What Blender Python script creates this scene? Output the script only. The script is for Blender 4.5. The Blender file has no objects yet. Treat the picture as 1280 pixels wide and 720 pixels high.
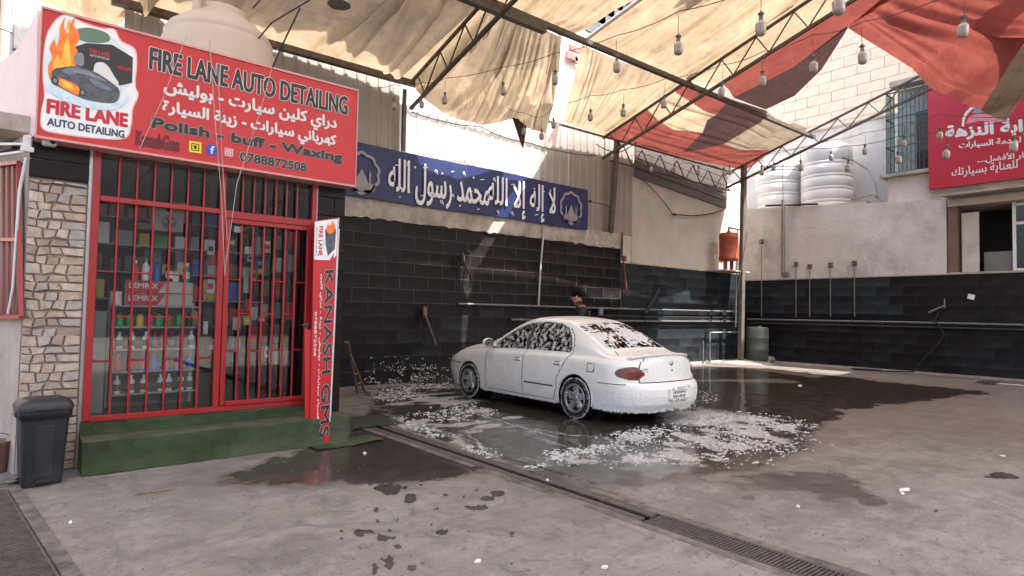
import bpy, math, random, unicodedata
import numpy as np
from mathutils import Vector, Matrix
random.seed(7); RNG = np.random.default_rng(7)
SC = bpy.context.scene
COL = SC.collection
PI = math.pi

# ------------------------------------------------------------------ camera
FPX, YAW, PITCH, ROLL, EYE = 760.96, 0.878628819, 0.0403075415, 0.0181037048, 1.42
cy_, sy_ = math.cos(YAW), math.sin(YAW)
fw = Vector((cy_ * math.cos(PITCH), sy_ * math.cos(PITCH), math.sin(PITCH)))
rt = Vector((sy_, -cy_, 0)); up = rt.cross(fw)
R_ = rt * math.cos(ROLL) + up * math.sin(ROLL)
U_ = -rt * math.sin(ROLL) + up * math.cos(ROLL)
cam = bpy.data.objects.new('camera', bpy.data.cameras.new('camera'))
COL.objects.link(cam); SC.camera = cam
cam.data.sensor_width = 36; cam.data.lens = FPX * 36 / 1280
cam.data.clip_start = 0.05; cam.data.clip_end = 2000
M_ = Matrix((R_, U_, -fw)).transposed().to_4x4(); M_.translation = Vector((0, 0, EYE))
cam.matrix_world = M_

# ------------------------------------------------------------------ light
SUN_EL, SUN_AZ = math.radians(60), math.radians(165)   # azimuth as a compass angle from +Y, clockwise
w = bpy.data.worlds.new('World'); SC.world = w; w.use_nodes = True
nt = w.node_tree; bg = nt.nodes['Background']
sky = nt.nodes.new('ShaderNodeTexSky'); sky.sky_type = 'NISHITA'; sky.sun_disc = False
sky.sun_elevation = SUN_EL; sky.sun_rotation = SUN_AZ; sky.dust_density = 5.0; sky.air_density = 1.0; sky.ozone_density = 0.6
nt.links.new(sky.outputs[0], bg.inputs[0]); bg.inputs[1].default_value = 0.15
sd = bpy.data.lights.new('sun', 'SUN'); sd.energy = 3.6; sd.angle = math.radians(.6); sd.color = (1, .97, .93)
sun = bpy.data.objects.new('sun', sd); COL.objects.link(sun)
sdir = Vector((math.sin(SUN_AZ) * math.cos(SUN_EL), math.cos(SUN_AZ) * math.cos(SUN_EL), math.sin(SUN_EL)))
sun.rotation_euler = sdir.to_track_quat('Z', 'Y').to_euler()
SC.view_settings.view_transform = 'Standard'; SC.view_settings.look = 'None'
SC.view_settings.exposure = 2.05; SC.view_settings.gamma = 1.0
SC.render.engine = 'CYCLES'
SC.cycles.max_bounces = 8; SC.cycles.diffuse_bounces = 5; SC.cycles.transparent_max_bounces = 12
SC.cycles.caustics_reflective = False; SC.cycles.caustics_refractive = False

# ------------------------------------------------------------------ measuring: a photo point on a world plane
def ray(px, py):
    return (R_ * ((px - 640) / FPX) + U_ * (-(py - 360) / FPX) + fw)
CAMP = Vector((0, 0, EYE))
def at_ax(px, py, ax, v):
    d = ray(px, py); return CAMP + d * ((v - CAMP[ax]) / d[ax])
def at_x(px, py, v): return at_ax(px, py, 0, v)
def at_y(px, py, v): return at_ax(px, py, 1, v)
def at_z(px, py, v): return at_ax(px, py, 2, v)
def at_pl(px, py, p0, n):
    d = ray(px, py); n = Vector(n); return CAMP + d * ((Vector(p0) - CAMP).dot(n) / d.dot(n))
def at_d(px, py, dist): return CAMP + ray(px, py).normalized() * dist

# ------------------------------------------------------------------ materials
MATS = {}
def mat(name, col, rough=.6, metal=0., var=.15, scale=6., bump=.1, bscale=None, spec=.5, alpha=1., trans=0., col2=None, coat=0., dirt=0., dirtcol=(.06,.05,.04), emis=None):
    m = bpy.data.materials.new(name); m.use_nodes = True; MATS[name] = m
    n = m.node_tree; b = n.nodes['Principled BSDF']; L = n.links.new
    b.inputs['Roughness'].default_value = rough; b.inputs['Metallic'].default_value = metal
    b.inputs['Specular IOR Level'].default_value = spec
    b.inputs['Coat Weight'].default_value = coat
    b.inputs['Transmission Weight'].default_value = trans
    b.inputs['Alpha'].default_value = alpha
    tc = n.nodes.new('ShaderNodeTexCoord')
    no = n.nodes.new('ShaderNodeTexNoise'); no.inputs['Scale'].default_value = scale; no.inputs['Detail'].default_value = 6; no.inputs['Roughness'].default_value = .65
    L(tc.outputs['Object'], no.inputs['Vector'])
    cr = n.nodes.new('ShaderNodeValToRGB')
    c2 = col2 or tuple(max(0, c * (1 - var * 2)) for c in col)
    cr.color_ramp.elements[0].position = .3; cr.color_ramp.elements[0].color = (*c2, 1)
    cr.color_ramp.elements[1].position = .68; cr.color_ramp.elements[1].color = (*col, 1)
    L(no.outputs['Fac'], cr.inputs['Fac'])
    out = cr.outputs['Color']
    if dirt > 0:
        n2 = n.nodes.new('ShaderNodeTexNoise'); n2.inputs['Scale'].default_value = scale * .37; n2.inputs['Detail'].default_value = 8; n2.inputs['Roughness'].default_value = .75
        L(tc.outputs['Object'], n2.inputs['Vector'])
        r2 = n.nodes.new('ShaderNodeMapRange'); r2.inputs['From Min'].default_value = .5; r2.inputs['From Max'].default_value = .72; r2.inputs['To Max'].default_value = dirt
        L(n2.outputs['Fac'], r2.inputs['Value'])
        mx = n.nodes.new('ShaderNodeMixRGB'); mx.inputs[2].default_value = (*dirtcol, 1)
        L(r2.outputs[0], mx.inputs[0]); L(out, mx.inputs[1]); out = mx.outputs[0]
    L(out, b.inputs['Base Color'])
    if bump > 0:
        bn = n.nodes.new('ShaderNodeTexNoise'); bn.inputs['Scale'].default_value = bscale or scale * 8; bn.inputs['Detail'].default_value = 4
        L(tc.outputs['Object'], bn.inputs['Vector'])
        bu = n.nodes.new('ShaderNodeBump'); bu.inputs['Strength'].default_value = bump; bu.inputs['Distance'].default_value = .02
        L(bn.outputs['Fac'], bu.inputs['Height']); L(bu.outputs[0], b.inputs['Normal'])
    if emis:
        b.inputs['Emission Color'].default_value = (*emis[:3], 1); b.inputs['Emission Strength'].default_value = emis[3]
    return m

def cloth_mat(name, col, dark, transl=.45):
    m = bpy.data.materials.new(name); m.use_nodes = True; MATS[name] = m
    n = m.node_tree; L = n.links.new
    n.nodes.remove(n.nodes['Principled BSDF']); out = n.nodes['Material Output']
    tc = n.nodes.new('ShaderNodeTexCoord')
    no = n.nodes.new('ShaderNodeTexNoise'); no.inputs['Scale'].default_value = 1.3; no.inputs['Detail'].default_value = 7; no.inputs['Roughness'].default_value = .6
    L(tc.outputs['Object'], no.inputs['Vector'])
    cr = n.nodes.new('ShaderNodeValToRGB'); cr.color_ramp.elements[0].position = .3; cr.color_ramp.elements[1].position = .7
    cr.color_ramp.elements[0].color = (*dark, 1); cr.color_ramp.elements[1].color = (*col, 1)
    L(no.outputs['Fac'], cr.inputs['Fac'])
    w_ = n.nodes.new('ShaderNodeTexWave'); w_.inputs['Scale'].default_value = 60; w_.inputs['Distortion'].default_value = 1
    L(tc.outputs['Object'], w_.inputs['Vector'])
    bu = n.nodes.new('ShaderNodeBump'); bu.inputs['Strength'].default_value = .15; bu.inputs['Distance'].default_value = .005
    L(w_.outputs['Fac'], bu.inputs['Height'])
    d = n.nodes.new('ShaderNodeBsdfDiffuse'); t = n.nodes.new('ShaderNodeBsdfTranslucent'); mx = n.nodes.new('ShaderNodeMixShader')
    mx.inputs[0].default_value = transl
    n3 = n.nodes.new('ShaderNodeTexNoise'); n3.inputs['Scale'].default_value = 3.5; n3.inputs['Detail'].default_value = 12; n3.inputs['Roughness'].default_value = .8
    L(tc.outputs['Object'], n3.inputs['Vector']); r3 = n.nodes.new('ShaderNodeMapRange'); r3.inputs['From Min'].default_value = .5; r3.inputs['From Max'].default_value = .68; r3.inputs['To Max'].default_value = .55; L(n3.outputs['Fac'], r3.inputs['Value'])
    m3 = n.nodes.new('ShaderNodeMixRGB'); m3.inputs[2].default_value = (*[c*.5 for c in dark], 1); L(r3.outputs[0], m3.inputs[0]); L(cr.outputs[0], m3.inputs[1]); cr = m3
    L(cr.outputs[0], d.inputs[0]); L(cr.outputs[0], t.inputs[0]); L(bu.outputs[0], d.inputs['Normal'])
    L(d.outputs[0], mx.inputs[1]); L(t.outputs[0], mx.inputs[2]); L(mx.outputs[0], out.inputs[0])
    return m

red = mat('red_paint', (.34, .011, .013), .35, 0, .1, 9, .05, dirt=.25)
red_sign = mat('red_sign_vinyl', (.52, .011, .015), .38, 0, .06, 2, .02, dirt=.12, dirtcol=(.3,.03,.03))
white_print = mat('white_print', (.68, .68, .68), .5, 0, .03, 3, 0)
dark_print = mat('dark_print', (.022, .018, .022), .5, 0, .03, 3, 0)
navy_print = mat('navy_print', (.02, .03, .09), .5, 0, .03, 3, 0)
red_print = mat('red_print', (.5, .01, .03), .5, 0, .03, 3, 0)
maroon_print = mat('maroon_print', (.12, .004, .008), .5, 0, .03, 3, 0)
yellow_print = mat('yellow_print', (.75, .7, .02), .5, 0, .03, 3, 0)
blue_print = mat('blue_print', (.02, .07, .4), .5, 0, .03, 3, 0)
purple_print = mat('purple_print', (.5, .06, .35), .5, 0, .3, 60, 0, col2=(.7, .25, .05))
orange_print = mat('orange_print', (.9, .3, .02), .5, 0, .03, 8, 0, col2=(.85, .1, .01))
flame_print = mat('flame_print', (.95, .6, .08), .5, 0, .03, 8, 0, col2=(.95, .3, .02))
sky_print = mat('sky_print', (.5, .66, .72), .5, 0, .1, 8, 0, col2=(.75, .8, .8))
green_print = mat('green_print', (.12, .2, .14), .5, 0, .1, 8, 0)
silver_print = mat('silver_print', (.72, .72, .74), .35, 0, .06, 3, 0)
banner_blue = mat('banner_blue', (.014, .026, .11), .45, 0, .2, 1.2, .03, dirt=.2, dirtcol=(.03,.03,.06))
tile_dark = mat('dark_wall_tile', (.019, .0145, .0155), .4, 0, .3, 1.3, .16, 14, dirt=.8, dirtcol=(.042, .038, .04), spec=.14)
tile_low = mat('sooty_wall_tile', (.022, .022, .026), .32, 0, .35, .9, .16, 14, dirt=.9, dirtcol=(.05, .057, .066), spec=.2)
tile_teal = mat('blue_black_wall_tile', (.028, .036, .042), .34, 0, .3, .8, .12, 22, dirt=.85, dirtcol=(.06, .075, .082), spec=.18)
tile_dark2 = mat('worn_dark_tile', (.026, .021, .022), .45, 0, .3, 2.2, .2, 12, dirt=.9, dirtcol=(.05, .046, .047), spec=.14)
tile_dark3 = mat('black_wall_tile', (.014, .0115, .013), .36, 0, .3, 1.6, .16, 14, dirt=.6, dirtcol=(.03, .03, .033), spec=.18)
grout = mat('grey_grout', (.10, .085, .085), .9, 0, .3, 5, .3)
grout_d = mat('dark_grout', (.03, .032, .034), .9, 0, .3, 5, .3)
concrete = mat('raw_concrete', (.5, .44, .39), .9, 0, .25, 3, .5, 30, dirt=.55, dirtcol=(.16, .13, .11))
plaster = mat('white_plaster', (.62, .585, .54), .85, 0, .12, 1.2, .35, 9, dirt=.9, dirtcol=(.24, .215, .2))
plaster_w = mat('aged_cream_plaster', (.52, .46, .40), .85, 0, .12, 1.2, .3, 12, dirt=.5, dirtcol=(.34, .3, .26))
cream_stone = mat('cream_limestone', (.72, .62, .49), .85, 0, .1, 2.2, .25, 14)
cream_joint = mat('pale_mortar', (.64, .55, .43), .95, 0, .1, 3, .2)
steel_dark = mat('brown_painted_steel', (.13, .10, .075), .6, .3, .3, 8, .2, dirt=.5, dirtcol=(.12, .07, .04))
steel_beam = mat('grey_brown_beam', (.14, .115, .09), .6, .2, .3, 8, .2)
sheet = mat('corrugated_white_sheet', (.5, .5, .49), .45, .25, .1, 2, .05, dirt=.35, dirtcol=(.36, .32, .28))
sheet_b = mat('corrugated_tan_sheet', (.32, .285, .25), .5, .2, .1, 2, .05, dirt=.4, dirtcol=(.2, .17, .14))
sheet_m = mat('corrugated_dull_sheet', (.34, .315, .29), .5, .2, .1, 2, .05, dirt=.4, dirtcol=(.3,.26,.22))
sheet_g = mat('dark_grey_sheet', (.12, .105, .1), .55, .2, .15, 3, .05, dirt=.3)
galv = mat('grey_pipe', (.22, .22, .22), .45, .5, .2, 12, .1)
pipe_black = mat('black_pipe', (.02, .02, .022), .45, 0, .2, 12, .1)
rubber = mat('black_rubber', (.012, .012, .013), .7, 0, .2, 12, .1)
bin_mat = mat('charcoal_plastic', (.018, .021, .025), .45, 0, .2, 6, .12, 60, dirt=.35, dirtcol=(.1, .1, .1))
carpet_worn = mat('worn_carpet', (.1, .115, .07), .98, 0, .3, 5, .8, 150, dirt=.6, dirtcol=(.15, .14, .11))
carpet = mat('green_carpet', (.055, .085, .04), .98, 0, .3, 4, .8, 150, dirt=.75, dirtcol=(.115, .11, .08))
tank_mat = mat('white_tank_plastic', (.6, .58, .55), .5, 0, .06, 2, .05, dirt=.3, dirtcol=(.42, .38, .34))
tank_tan = mat('dusty_tank_plastic', (.55, .45, .38), .6, 0, .08, 2, .08, dirt=.3, dirtcol=(.4, .32, .26))
wood = mat('weathered_wood', (.28, .2, .13), .8, 0, .3, 9, .3)
heater_red = mat('orange_red_tank', (.34, .07, .03), .6, 0, .2, 6, .1, dirt=.4, dirtcol=(.16, .05, .03))
barrel_mat = mat('grey_barrel', (.085, .1, .1), .5, .1, .2, 5, .1, dirt=.5, dirtcol=(.04, .04, .04))
bulb_mat = mat('dusty_bulb', (.3, .24, .2), .3, 0, .15, 20, .05, trans=.15)
bulb_sock = mat('bulb_socket', (.12, .1, .09), .6, 0, .2, 20, .05)
wire_mat = mat('dark_wire', (.06, .05, .045), .7, 0, .2, 20, 0)
string_mat = mat('pale_string', (.5, .45, .4), .8, 0, .2, 20, 0)
room_mat = mat('dark_room_wall', (.2, .19, .18), .9, 0, .2, 3, .1)
shelf_mat = mat('white_shelf', (.45, .45, .44), .5, 0, .1, 5, .05)
alu = mat('aluminium', (.4, .4, .4), .35, .7, .1, 5, .05)
green_iron = mat('green_iron', (.04, .12, .08), .55, .1, .2, 8, .1)
foam_mat = mat('soap_foam', (.54, .54, .55), .75, 0, .06, 40, .5, 90)
foam_mat.node_tree.nodes['Principled BSDF'].inputs['Subsurface Weight'].default_value = 0.0
black_void = mat('void_black', (.01, .01, .011), .8, 0, .2, 4, 0)
cloth_tan = cloth_mat('tan_canvas', (.43, .325, .215), (.27, .2, .13), .48)
cloth_grey = cloth_mat('grey_white_canvas', (.52, .47, .41), (.43, .385, .335), .45)  # neutral tone picked to cool the light under the unseen canopy
cloth_red = cloth_mat('faded_red_canvas', (.27, .072, .056), (.17, .046, .038), .36)
cloth_dark = cloth_mat('brown_shadow_canvas', (.1, .055, .05), (.07, .04, .04), .25)  # shade of the doubled fold put into the colour; also brown patches
cloth_tan2 = cloth_mat('dull_tan_canvas', (.34, .27, .19), (.25, .19, .14), .3)
pinkwhite = mat('pale_pink_panel', (.75, .6, .6), .6, 0, .06, 3, .05)
steel_grate = mat('rusty_grate_steel', (.16, .14, .13), .6, .5, .3, 20, .2)
litter_mat = mat('white_litter', (.75, .73, .7), .7, 0, .08, 30, .2)
rock_mat = mat('grey_rock', (.24, .21, .18), .9, 0, .3, 12, .6)

# glass
def glass_mat(name, tint=(.8, .85, .85), rough=.02, refl=.12, foam=0., fscale=60., clear=.85):
    m = bpy.data.materials.new(name); m.use_nodes = True; MATS[name] = m
    n = m.node_tree; L = n.links.new; n.nodes.remove(n.nodes['Principled BSDF']); out = n.nodes['Material Output']
    tr = n.nodes.new('ShaderNodeBsdfTransparent'); tr.inputs[0].default_value = (*[t * clear for t in tint], 1)
    gl = n.nodes.new('ShaderNodeBsdfGlossy'); gl.inputs['Roughness'].default_value = rough; gl.inputs[0].default_value = (*[.9 if foam == 0 else .4]*3, 1)
    fr = n.nodes.new('ShaderNodeFresnel'); fr.inputs[0].default_value = 1.5
    mr = n.nodes.new('ShaderNodeMath'); mr.operation = 'ADD'; mr.inputs[1].default_value = refl; mr.use_clamp = True
    L(fr.outputs[0], mr.inputs[0])
    mx = n.nodes.new('ShaderNodeMixShader'); L(mr.outputs[0], mx.inputs[0]); L(tr.outputs[0], mx.inputs[1]); L(gl.outputs[0], mx.inputs[2])
    last = mx.outputs[0]
    if foam > 0:
        tc = n.nodes.new('ShaderNodeTexCoord')
        a = n.nodes.new('ShaderNodeTexNoise'); a.inputs['Scale'].default_value = fscale; a.inputs['Detail'].default_value = 3; a.inputs['Distortion'].default_value = .6
        b = n.nodes.new('ShaderNodeTexNoise'); b.inputs['Scale'].default_value = fscale * .16; b.inputs['Detail'].default_value = 2
        L(tc.outputs['Object'], a.inputs['Vector']); L(tc.outputs['Object'], b.inputs['Vector'])
        ad = n.nodes.new('ShaderNodeMath'); ad.operation = 'ADD'; L(a.outputs['Fac'], ad.inputs[0])
        sc_ = n.nodes.new('ShaderNodeMath'); sc_.operation = 'MULTIPLY'; sc_.inputs[1].default_value = .9; L(b.outputs['Fac'], sc_.inputs[0]); L(sc_.outputs[0], ad.inputs[1])
        r = n.nodes.new('ShaderNodeMapRange'); r.inputs['From Min'].default_value = 1.02 - foam; r.inputs['From Max'].default_value = 1.06 - foam
        L(ad.outputs[0], r.inputs['Value'])
        df = n.nodes.new('ShaderNodeBsdfDiffuse'); df.inputs[0].default_value = (.57, .57, .58, 1)
        bu = n.nodes.new('ShaderNodeBump'); bu.inputs['Strength'].default_value = .8; bu.inputs['Distance'].default_value = .01; L(ad.outputs[0], bu.inputs['Height']); L(bu.outputs[0], df.inputs['Normal'])
        m2 = n.nodes.new('ShaderNodeMixShader'); L(r.outputs[0], m2.inputs[0]); L(last, m2.inputs[1]); L(df.outputs[0], m2.inputs[2]); last = m2.outputs[0]
    L(last, out.inputs[0]); return m
shop_glass = glass_mat('shop_glass', tint=(.97,.98,.98), refl=.0, clear=1.)
car_glass = glass_mat('car_side_glass_with_foam', (.25, .28, .28), .04, -.02, foam=.035, fscale=105, clear=.35)
car_glass_rear = glass_mat('car_rear_glass_with_foam', (.3, .33, .32), .05, -.02, foam=.115, fscale=17, clear=.35)
lens_clear = glass_mat('window_glass', (.5, .52, .52), .02, .0, clear=.6)

# ------------------------------------------------------------------ geometry helper
class MB:
    def __init__(s): s.v = []; s.f = []; s.sm = []; s.mi = []; s.cur = 0
    def add(s, vs, fs, smooth=False, mi=None):
        b = len(s.v); s.v += [tuple(p) for p in vs]
        for f in fs: s.f.append([i + b for i in f]); s.sm.append(smooth); s.mi.append(s.cur if mi is None else mi)
    def box(s, x0, x1, y0, y1, z0, z1, ch=0):
        if x0 > x1: x0, x1 = x1, x0
        if y0 > y1: y0, y1 = y1, y0
        if z0 > z1: z0, z1 = z1, z0
        s.obox(((x0+x1)/2, (y0+y1)/2, (z0+z1)/2), ((x1-x0)/2,0,0), (0,(y1-y0)/2,0), (0,0,(z1-z0)/2), ch)
    def obox(s, c, a, b, d, ch=0):
        c, a, b, d = map(Vector, (c, a, b, d))
        if ch <= 0:
            vs = [c + a*i + b*j + d*k for k in (-1,1) for j in (-1,1) for i in (-1,1)]
            s.add(vs, [(0,2,3,1),(4,5,7,6),(0,1,5,4),(2,6,7,3),(0,4,6,2),(1,3,7,5)])
            return
        la, lb, ld = a.length, b.length, d.length
        ca, cb, cd = 1-min(.9, ch/la), 1-min(.9, ch/lb), 1-min(.9, ch/ld)
        vs = []; idx = {}
        for k in (-1,1):
            for j in (-1,1):
                for i in (-1,1):
                    for t, (x, y, z) in enumerate(((1,cb,cd),(ca,1,cd),(ca,cb,1))):
                        idx[i,j,k,t] = len(vs); vs.append(c + a*(i*x) + b*(j*y) + d*(k*z))
        fs = []
        for sgn in (-1,1):
            def q(l): fs.append(l if sgn > 0 else l[::-1])
            q([idx[sgn,-1,-1,0], idx[sgn,1,-1,0], idx[sgn,1,1,0], idx[sgn,-1,1,0]])
            q([idx[1,sgn,-1,1], idx[-1,sgn,-1,1], idx[-1,sgn,1,1], idx[1,sgn,1,1]])
            q([idx[-1,-1,sgn,2], idx[1,-1,sgn,2], idx[1,1,sgn,2], idx[-1,1,sgn,2]])
        for j in (-1,1):
            for k in (-1,1):
                l=[idx[-1,j,k,1], idx[1,j,k,1], idx[1,j,k,2], idx[-1,j,k,2]]; fs.append(l if j*k>0 else l[::-1])
        for i in (-1,1):
            for k in (-1,1):
                l=[idx[i,-1,k,2], idx[i,1,k,2], idx[i,1,k,0], idx[i,-1,k,0]]; fs.append(l if i*k>0 else l[::-1])
        for i in (-1,1):
            for j in (-1,1):
                l=[idx[i,j,-1,0], idx[i,j,1,0], idx[i,j,1,1], idx[i,j,-1,1]]; fs.append(l if i*j>0 else l[::-1])
        for k in (-1,1):
            for j in (-1,1):
                for i in (-1,1):
                    l=[idx[i,j,k,0], idx[i,j,k,1], idx[i,j,k,2]]; fs.append(l if i*j*k>0 else l[::-1])
        s.add(vs, fs)
    def bar(s, p, q, w, h=None, ch=0):
        p, q = Vector(p), Vector(q); h = h or w; d = q - p
        u = d.normalized(); ref = Vector((0,0,1)) if abs(u.z) < .95 else Vector((0,1,0))
        a = u.cross(ref).normalized(); b = a.cross(u)
        s.obox((p+q)/2, a*(w/2), d/2, b*(h/2), ch)
    def tube(s, pts, r, n=8, cap=True):
        pts = [Vector(p) for p in pts]; rs = r if isinstance(r, (list, tuple)) else [r]*len(pts)
        vs = []; prev = None
        for i, p in enumerate(pts):
            t = (pts[min(i+1, len(pts)-1)] - pts[max(i-1, 0)])
            t = t.normalized() if t.length > 1e-9 else Vector((0,0,1))
            if prev is None:
                ref = Vector((0,0,1)) if abs(t.z) < .9 else Vector((1,0,0)); a = t.cross(ref).normalized()
            else:
                a = (prev - t * prev.dot(t)); a = a.normalized() if a.length > 1e-6 else t.orthogonal().normalized()
            prev = a; b = t.cross(a)
            for k in range(n):
                th = 2*PI*k/n; vs.append(p + a*(rs[i]*math.cos(th)) + b*(rs[i]*math.sin(th)))
        fs = [(i*n+k, i*n+(k+1)%n, (i+1)*n+(k+1)%n, (i+1)*n+k) for i in range(len(pts)-1) for k in range(n)]
        s.add(vs, fs, True)
        if cap: s.add(vs[:n], [list(range(n))[::-1]]); s.add(vs[-n:], [list(range(n))])
    def lathe(s, prof, c=(0,0,0), n=16, smooth=True, M=None, cap=True):
        vs = []; c = Vector(c)
        for r, z in prof:
            for k in range(n):
                p = Vector((r*math.cos(2*PI*k/n), r*math.sin(2*PI*k/n), z))
                if M: p = M @ p
                vs.append(p + c)
        m = len(prof)
        s.add(vs, [(i*n+k, i*n+(k+1)%n, (i+1)*n+(k+1)%n, (i+1)*n+k) for i in range(m-1) for k in range(n)], smooth)
        if cap and prof[0][0] > 1e-4: s.add(vs[:n], [list(range(n))[::-1]])
        if cap and prof[-1][0] > 1e-4: s.add(vs[-n:], [list(range(n))])
    def prism(s, poly, N):
        """extrude a planar 3-D polygon by the vector N"""
        P = [Vector(p) for p in poly]; N = Vector(N); n = len(P)
        s.add(P + [p + N for p in P], [list(range(n))[::-1], [i + n for i in range(n)]] + [(i, (i+1)%n, (i+1)%n+n, i+n) for i in range(n)])
    def mesh(s, name, off=(0,0,0)):
        me = bpy.data.meshes.new(name)
        o = Vector(off); me.from_pydata([(a-o.x, b-o.y, c-o.z) for a, b, c in s.v], [], s.f)
        me.polygons.foreach_set('use_smooth', s.sm); me.polygons.foreach_set('material_index', s.mi)
        me.update(); return me
    def build(s, name, m, parent=None, kind=None, local=False):
        """vertices are world positions unless local=True"""
        off = (0,0,0)
        if parent is not None and not local: off = world_loc(parent)
        me = s.mesh(name, off)
        for x in (m if isinstance(m, (list, tuple)) else [m]): me.materials.append(x)
        o = bpy.data.objects.new(name, me); COL.objects.link(o)
        if parent is not None: o.parent = parent
        if kind: o['kind'] = kind
        return o
def world_loc(o):
    v = Vector(o.location)
    while o.parent is not None: o = o.parent; v += Vector(o.location)
    return v
def thing(name, label, cat, loc=(0,0,0), rz=0, group=None):
    o = bpy.data.objects.new(name, None); COL.objects.link(o); o.location = loc; o.rotation_euler = (0,0,rz)
    o.empty_display_size = .1
    tag(o, label, cat, group); return o
def tag(o, label, cat, group=None):
    o['label'] = label; o['category'] = cat
    if group: o['group'] = group
    return o
def whole(name, mb, m, label, cat, loc, group=None):
    """a thing that is one mesh, its origin at loc"""
    me = mb.mesh(name, loc)
    for x in (m if isinstance(m, (list, tuple)) else [m]): me.materials.append(x)
    o = bpy.data.objects.new(name, me); COL.objects.link(o); o.location = loc
    return tag(o, label, cat, group)
def dup_tree(root, loc=None, label=None, rz=None, group=None):
    r = root.copy(); COL.objects.link(r)
    if loc is not None: r.location = loc
    if rz is not None: r.rotation_euler = (0,0,rz)
    if label: r['label'] = label
    if group: r['group'] = group
    for ch in list(root.children):
        c = ch.copy(); COL.objects.link(c); c.parent = r
        for g in list(ch.children):
            d = g.copy(); COL.objects.link(d); d.parent = c
    return r
def inst(me, name, parent, loc, rot=(0,0,0), scale=(1,1,1)):
    o = bpy.data.objects.new(name, me); COL.objects.link(o); o.parent = parent
    o.location = Vector(loc) - world_loc(parent); o.rotation_euler = rot; o.scale = scale
    return o

# ------------------------------------------------------------------ lettering
FORMS = {}
for c_ in list(range(0xFE70, 0xFEFF)) + list(range(0xFB50, 0xFBFF)):
    d_ = unicodedata.decomposition(chr(c_)).split()
    if len(d_) >= 2 and d_[0] in ('<isolated>', '<initial>', '<medial>', '<final>'):
        FORMS[(tuple(int(x, 16) for x in d_[1:]), d_[0][1:-1])] = chr(c_)
def arabic(t):
    cps = []; i = 0
    while i < len(t):
        if t[i] == '\u0644' and i+1 < len(t) and t[i+1] in '\u0627\u0622\u0623\u0625': cps.append((ord(t[i]), ord(t[i+1]))); i += 2
        else: cps.append((ord(t[i]),)); i += 1
    out = []
    for k, c in enumerate(cps):
        p = cps[k-1] if k else None; n = cps[k+1] if k+1 < len(cps) else None
        jp = p is not None and (p, 'initial') in FORMS and (c, 'final') in FORMS
        jn = n is not None and (c, 'initial') in FORMS and (n, 'final') in FORMS
        f = 'medial' if jp and jn and (c, 'medial') in FORMS else 'final' if jp else 'initial' if jn else 'isolated'
        out.append(FORMS.get((c, f), ''.join(map(chr, c))))
    return ''.join(reversed(out))
def text_geo(s):
    c = bpy.data.curves.new('lettering', 'FONT'); c.body = s; c.size = 1; c.resolution_u = 3; c.extrude = 0
    o = bpy.data.objects.new('lettering', c); COL.objects.link(o)
    dg = bpy.context.evaluated_depsgraph_get(); me = bpy.data.meshes.new_from_object(o.evaluated_get(dg))
    v = np.array([x.co[:2] for x in me.vertices]); f = [list(p.vertices) for p in me.polygons]
    bpy.data.objects.remove(o); bpy.data.curves.remove(c); bpy.data.meshes.remove(me)
    lo = v.min(0); hi = v.max(0)
    return (v - lo) / (hi - lo), f, (hi - lo)
def put_text(mb, s, O, U, V, N, bold=0., z=0., mi=0):
    """letters stretched over the parallelogram O, U, V; bold = stroke growth in metres"""
    O, U, V, N = map(Vector, (O, U, V, N)); v, f, _ = text_geo(s)
    u1, v1 = U.normalized(), V.normalized()
    offs = [(0, 0)] if bold <= 0 else [(math.cos(a)*bold, math.sin(a)*bold) for a in [k*PI/4 for k in range(8)]]
    for k, (a, b) in enumerate(offs):
        mb.add([O + U*p[0] + V*p[1] + u1*a + v1*b + N*(z + k*.00012) for p in v], f, False, mi)
print('helpers ok')
# ================================================================== GROUND
def vnoise(x, y, sc, seed=0):
    r = np.random.default_rng(seed).random((256, 256)); x = x*sc + 1000; y = y*sc + 1000
    xi = np.floor(x).astype(int); yi = np.floor(y).astype(int); fx = x-xi; fy = y-yi
    fx = fx*fx*(3-2*fx); fy = fy*fy*(3-2*fy)
    g = lambda a, b: r[a & 255, b & 255]
    return (g(xi,yi)*(1-fx)+g(xi+1,yi)*fx)*(1-fy)+(g(xi,yi+1)*(1-fx)+g(xi+1,yi+1)*fx)*fy
def fbm(x, y, sc, seed=0, o=4):
    return sum(vnoise(x, y, sc*2**k, seed+k)/2**k for k in range(o)) / sum(1/2**k for k in range(o))
def gpoly(px): return [tuple(at_z(a, b, 0)[:2]) for a, b in px]
def inpoly(x, y, P):
    c = np.zeros(x.shape, bool); n = len(P)
    for i in range(n):
        x0, y0 = P[i]; x1, y1 = P[(i+1) % n]
        if y0 == y1: continue
        m = ((y0 > y) != (y1 > y)) & (x < (x1-x0)*(y-y0)/(y1-y0)+x0); c ^= m
    return c
def sdf(x, y, P):
    d = np.full(x.shape, 1e9); n = len(P)
    for i in range(n):
        ax, ay = P[i]; bx, by = P[(i+1) % n]; vx, vy = bx-ax, by-ay
        t = np.clip(((x-ax)*vx+(y-ay)*vy)/(vx*vx+vy*vy+1e-12), 0, 1)
        d = np.minimum(d, np.hypot(x-ax-t*vx, y-ay-t*vy))
    return np.where(inpoly(x, y, P), d, -d)
WET = [gpoly([(285,590),(340,572),(390,558),(440,535),(470,505),(520,535),(575,560),(640,585),(600,592),(540,598),(470,606),(400,604),(345,612)]),
       gpoly([(448,486),(560,474),(885,457),(960,461),(1180,484),(1240,489),(1190,499),(1100,507),(1050,520),(1030,548),(970,585),(900,592),(830,602),(790,614),(740,612),(690,600),(600,575),(500,530)]),
       gpoly([(600,570),(660,578),(835,640),(800,652),(700,622),(640,600)]),
       gpoly([(900,592),(960,592),(1040,588),(1112,628),(1040,634),(1000,617),(940,612)])]
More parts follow.
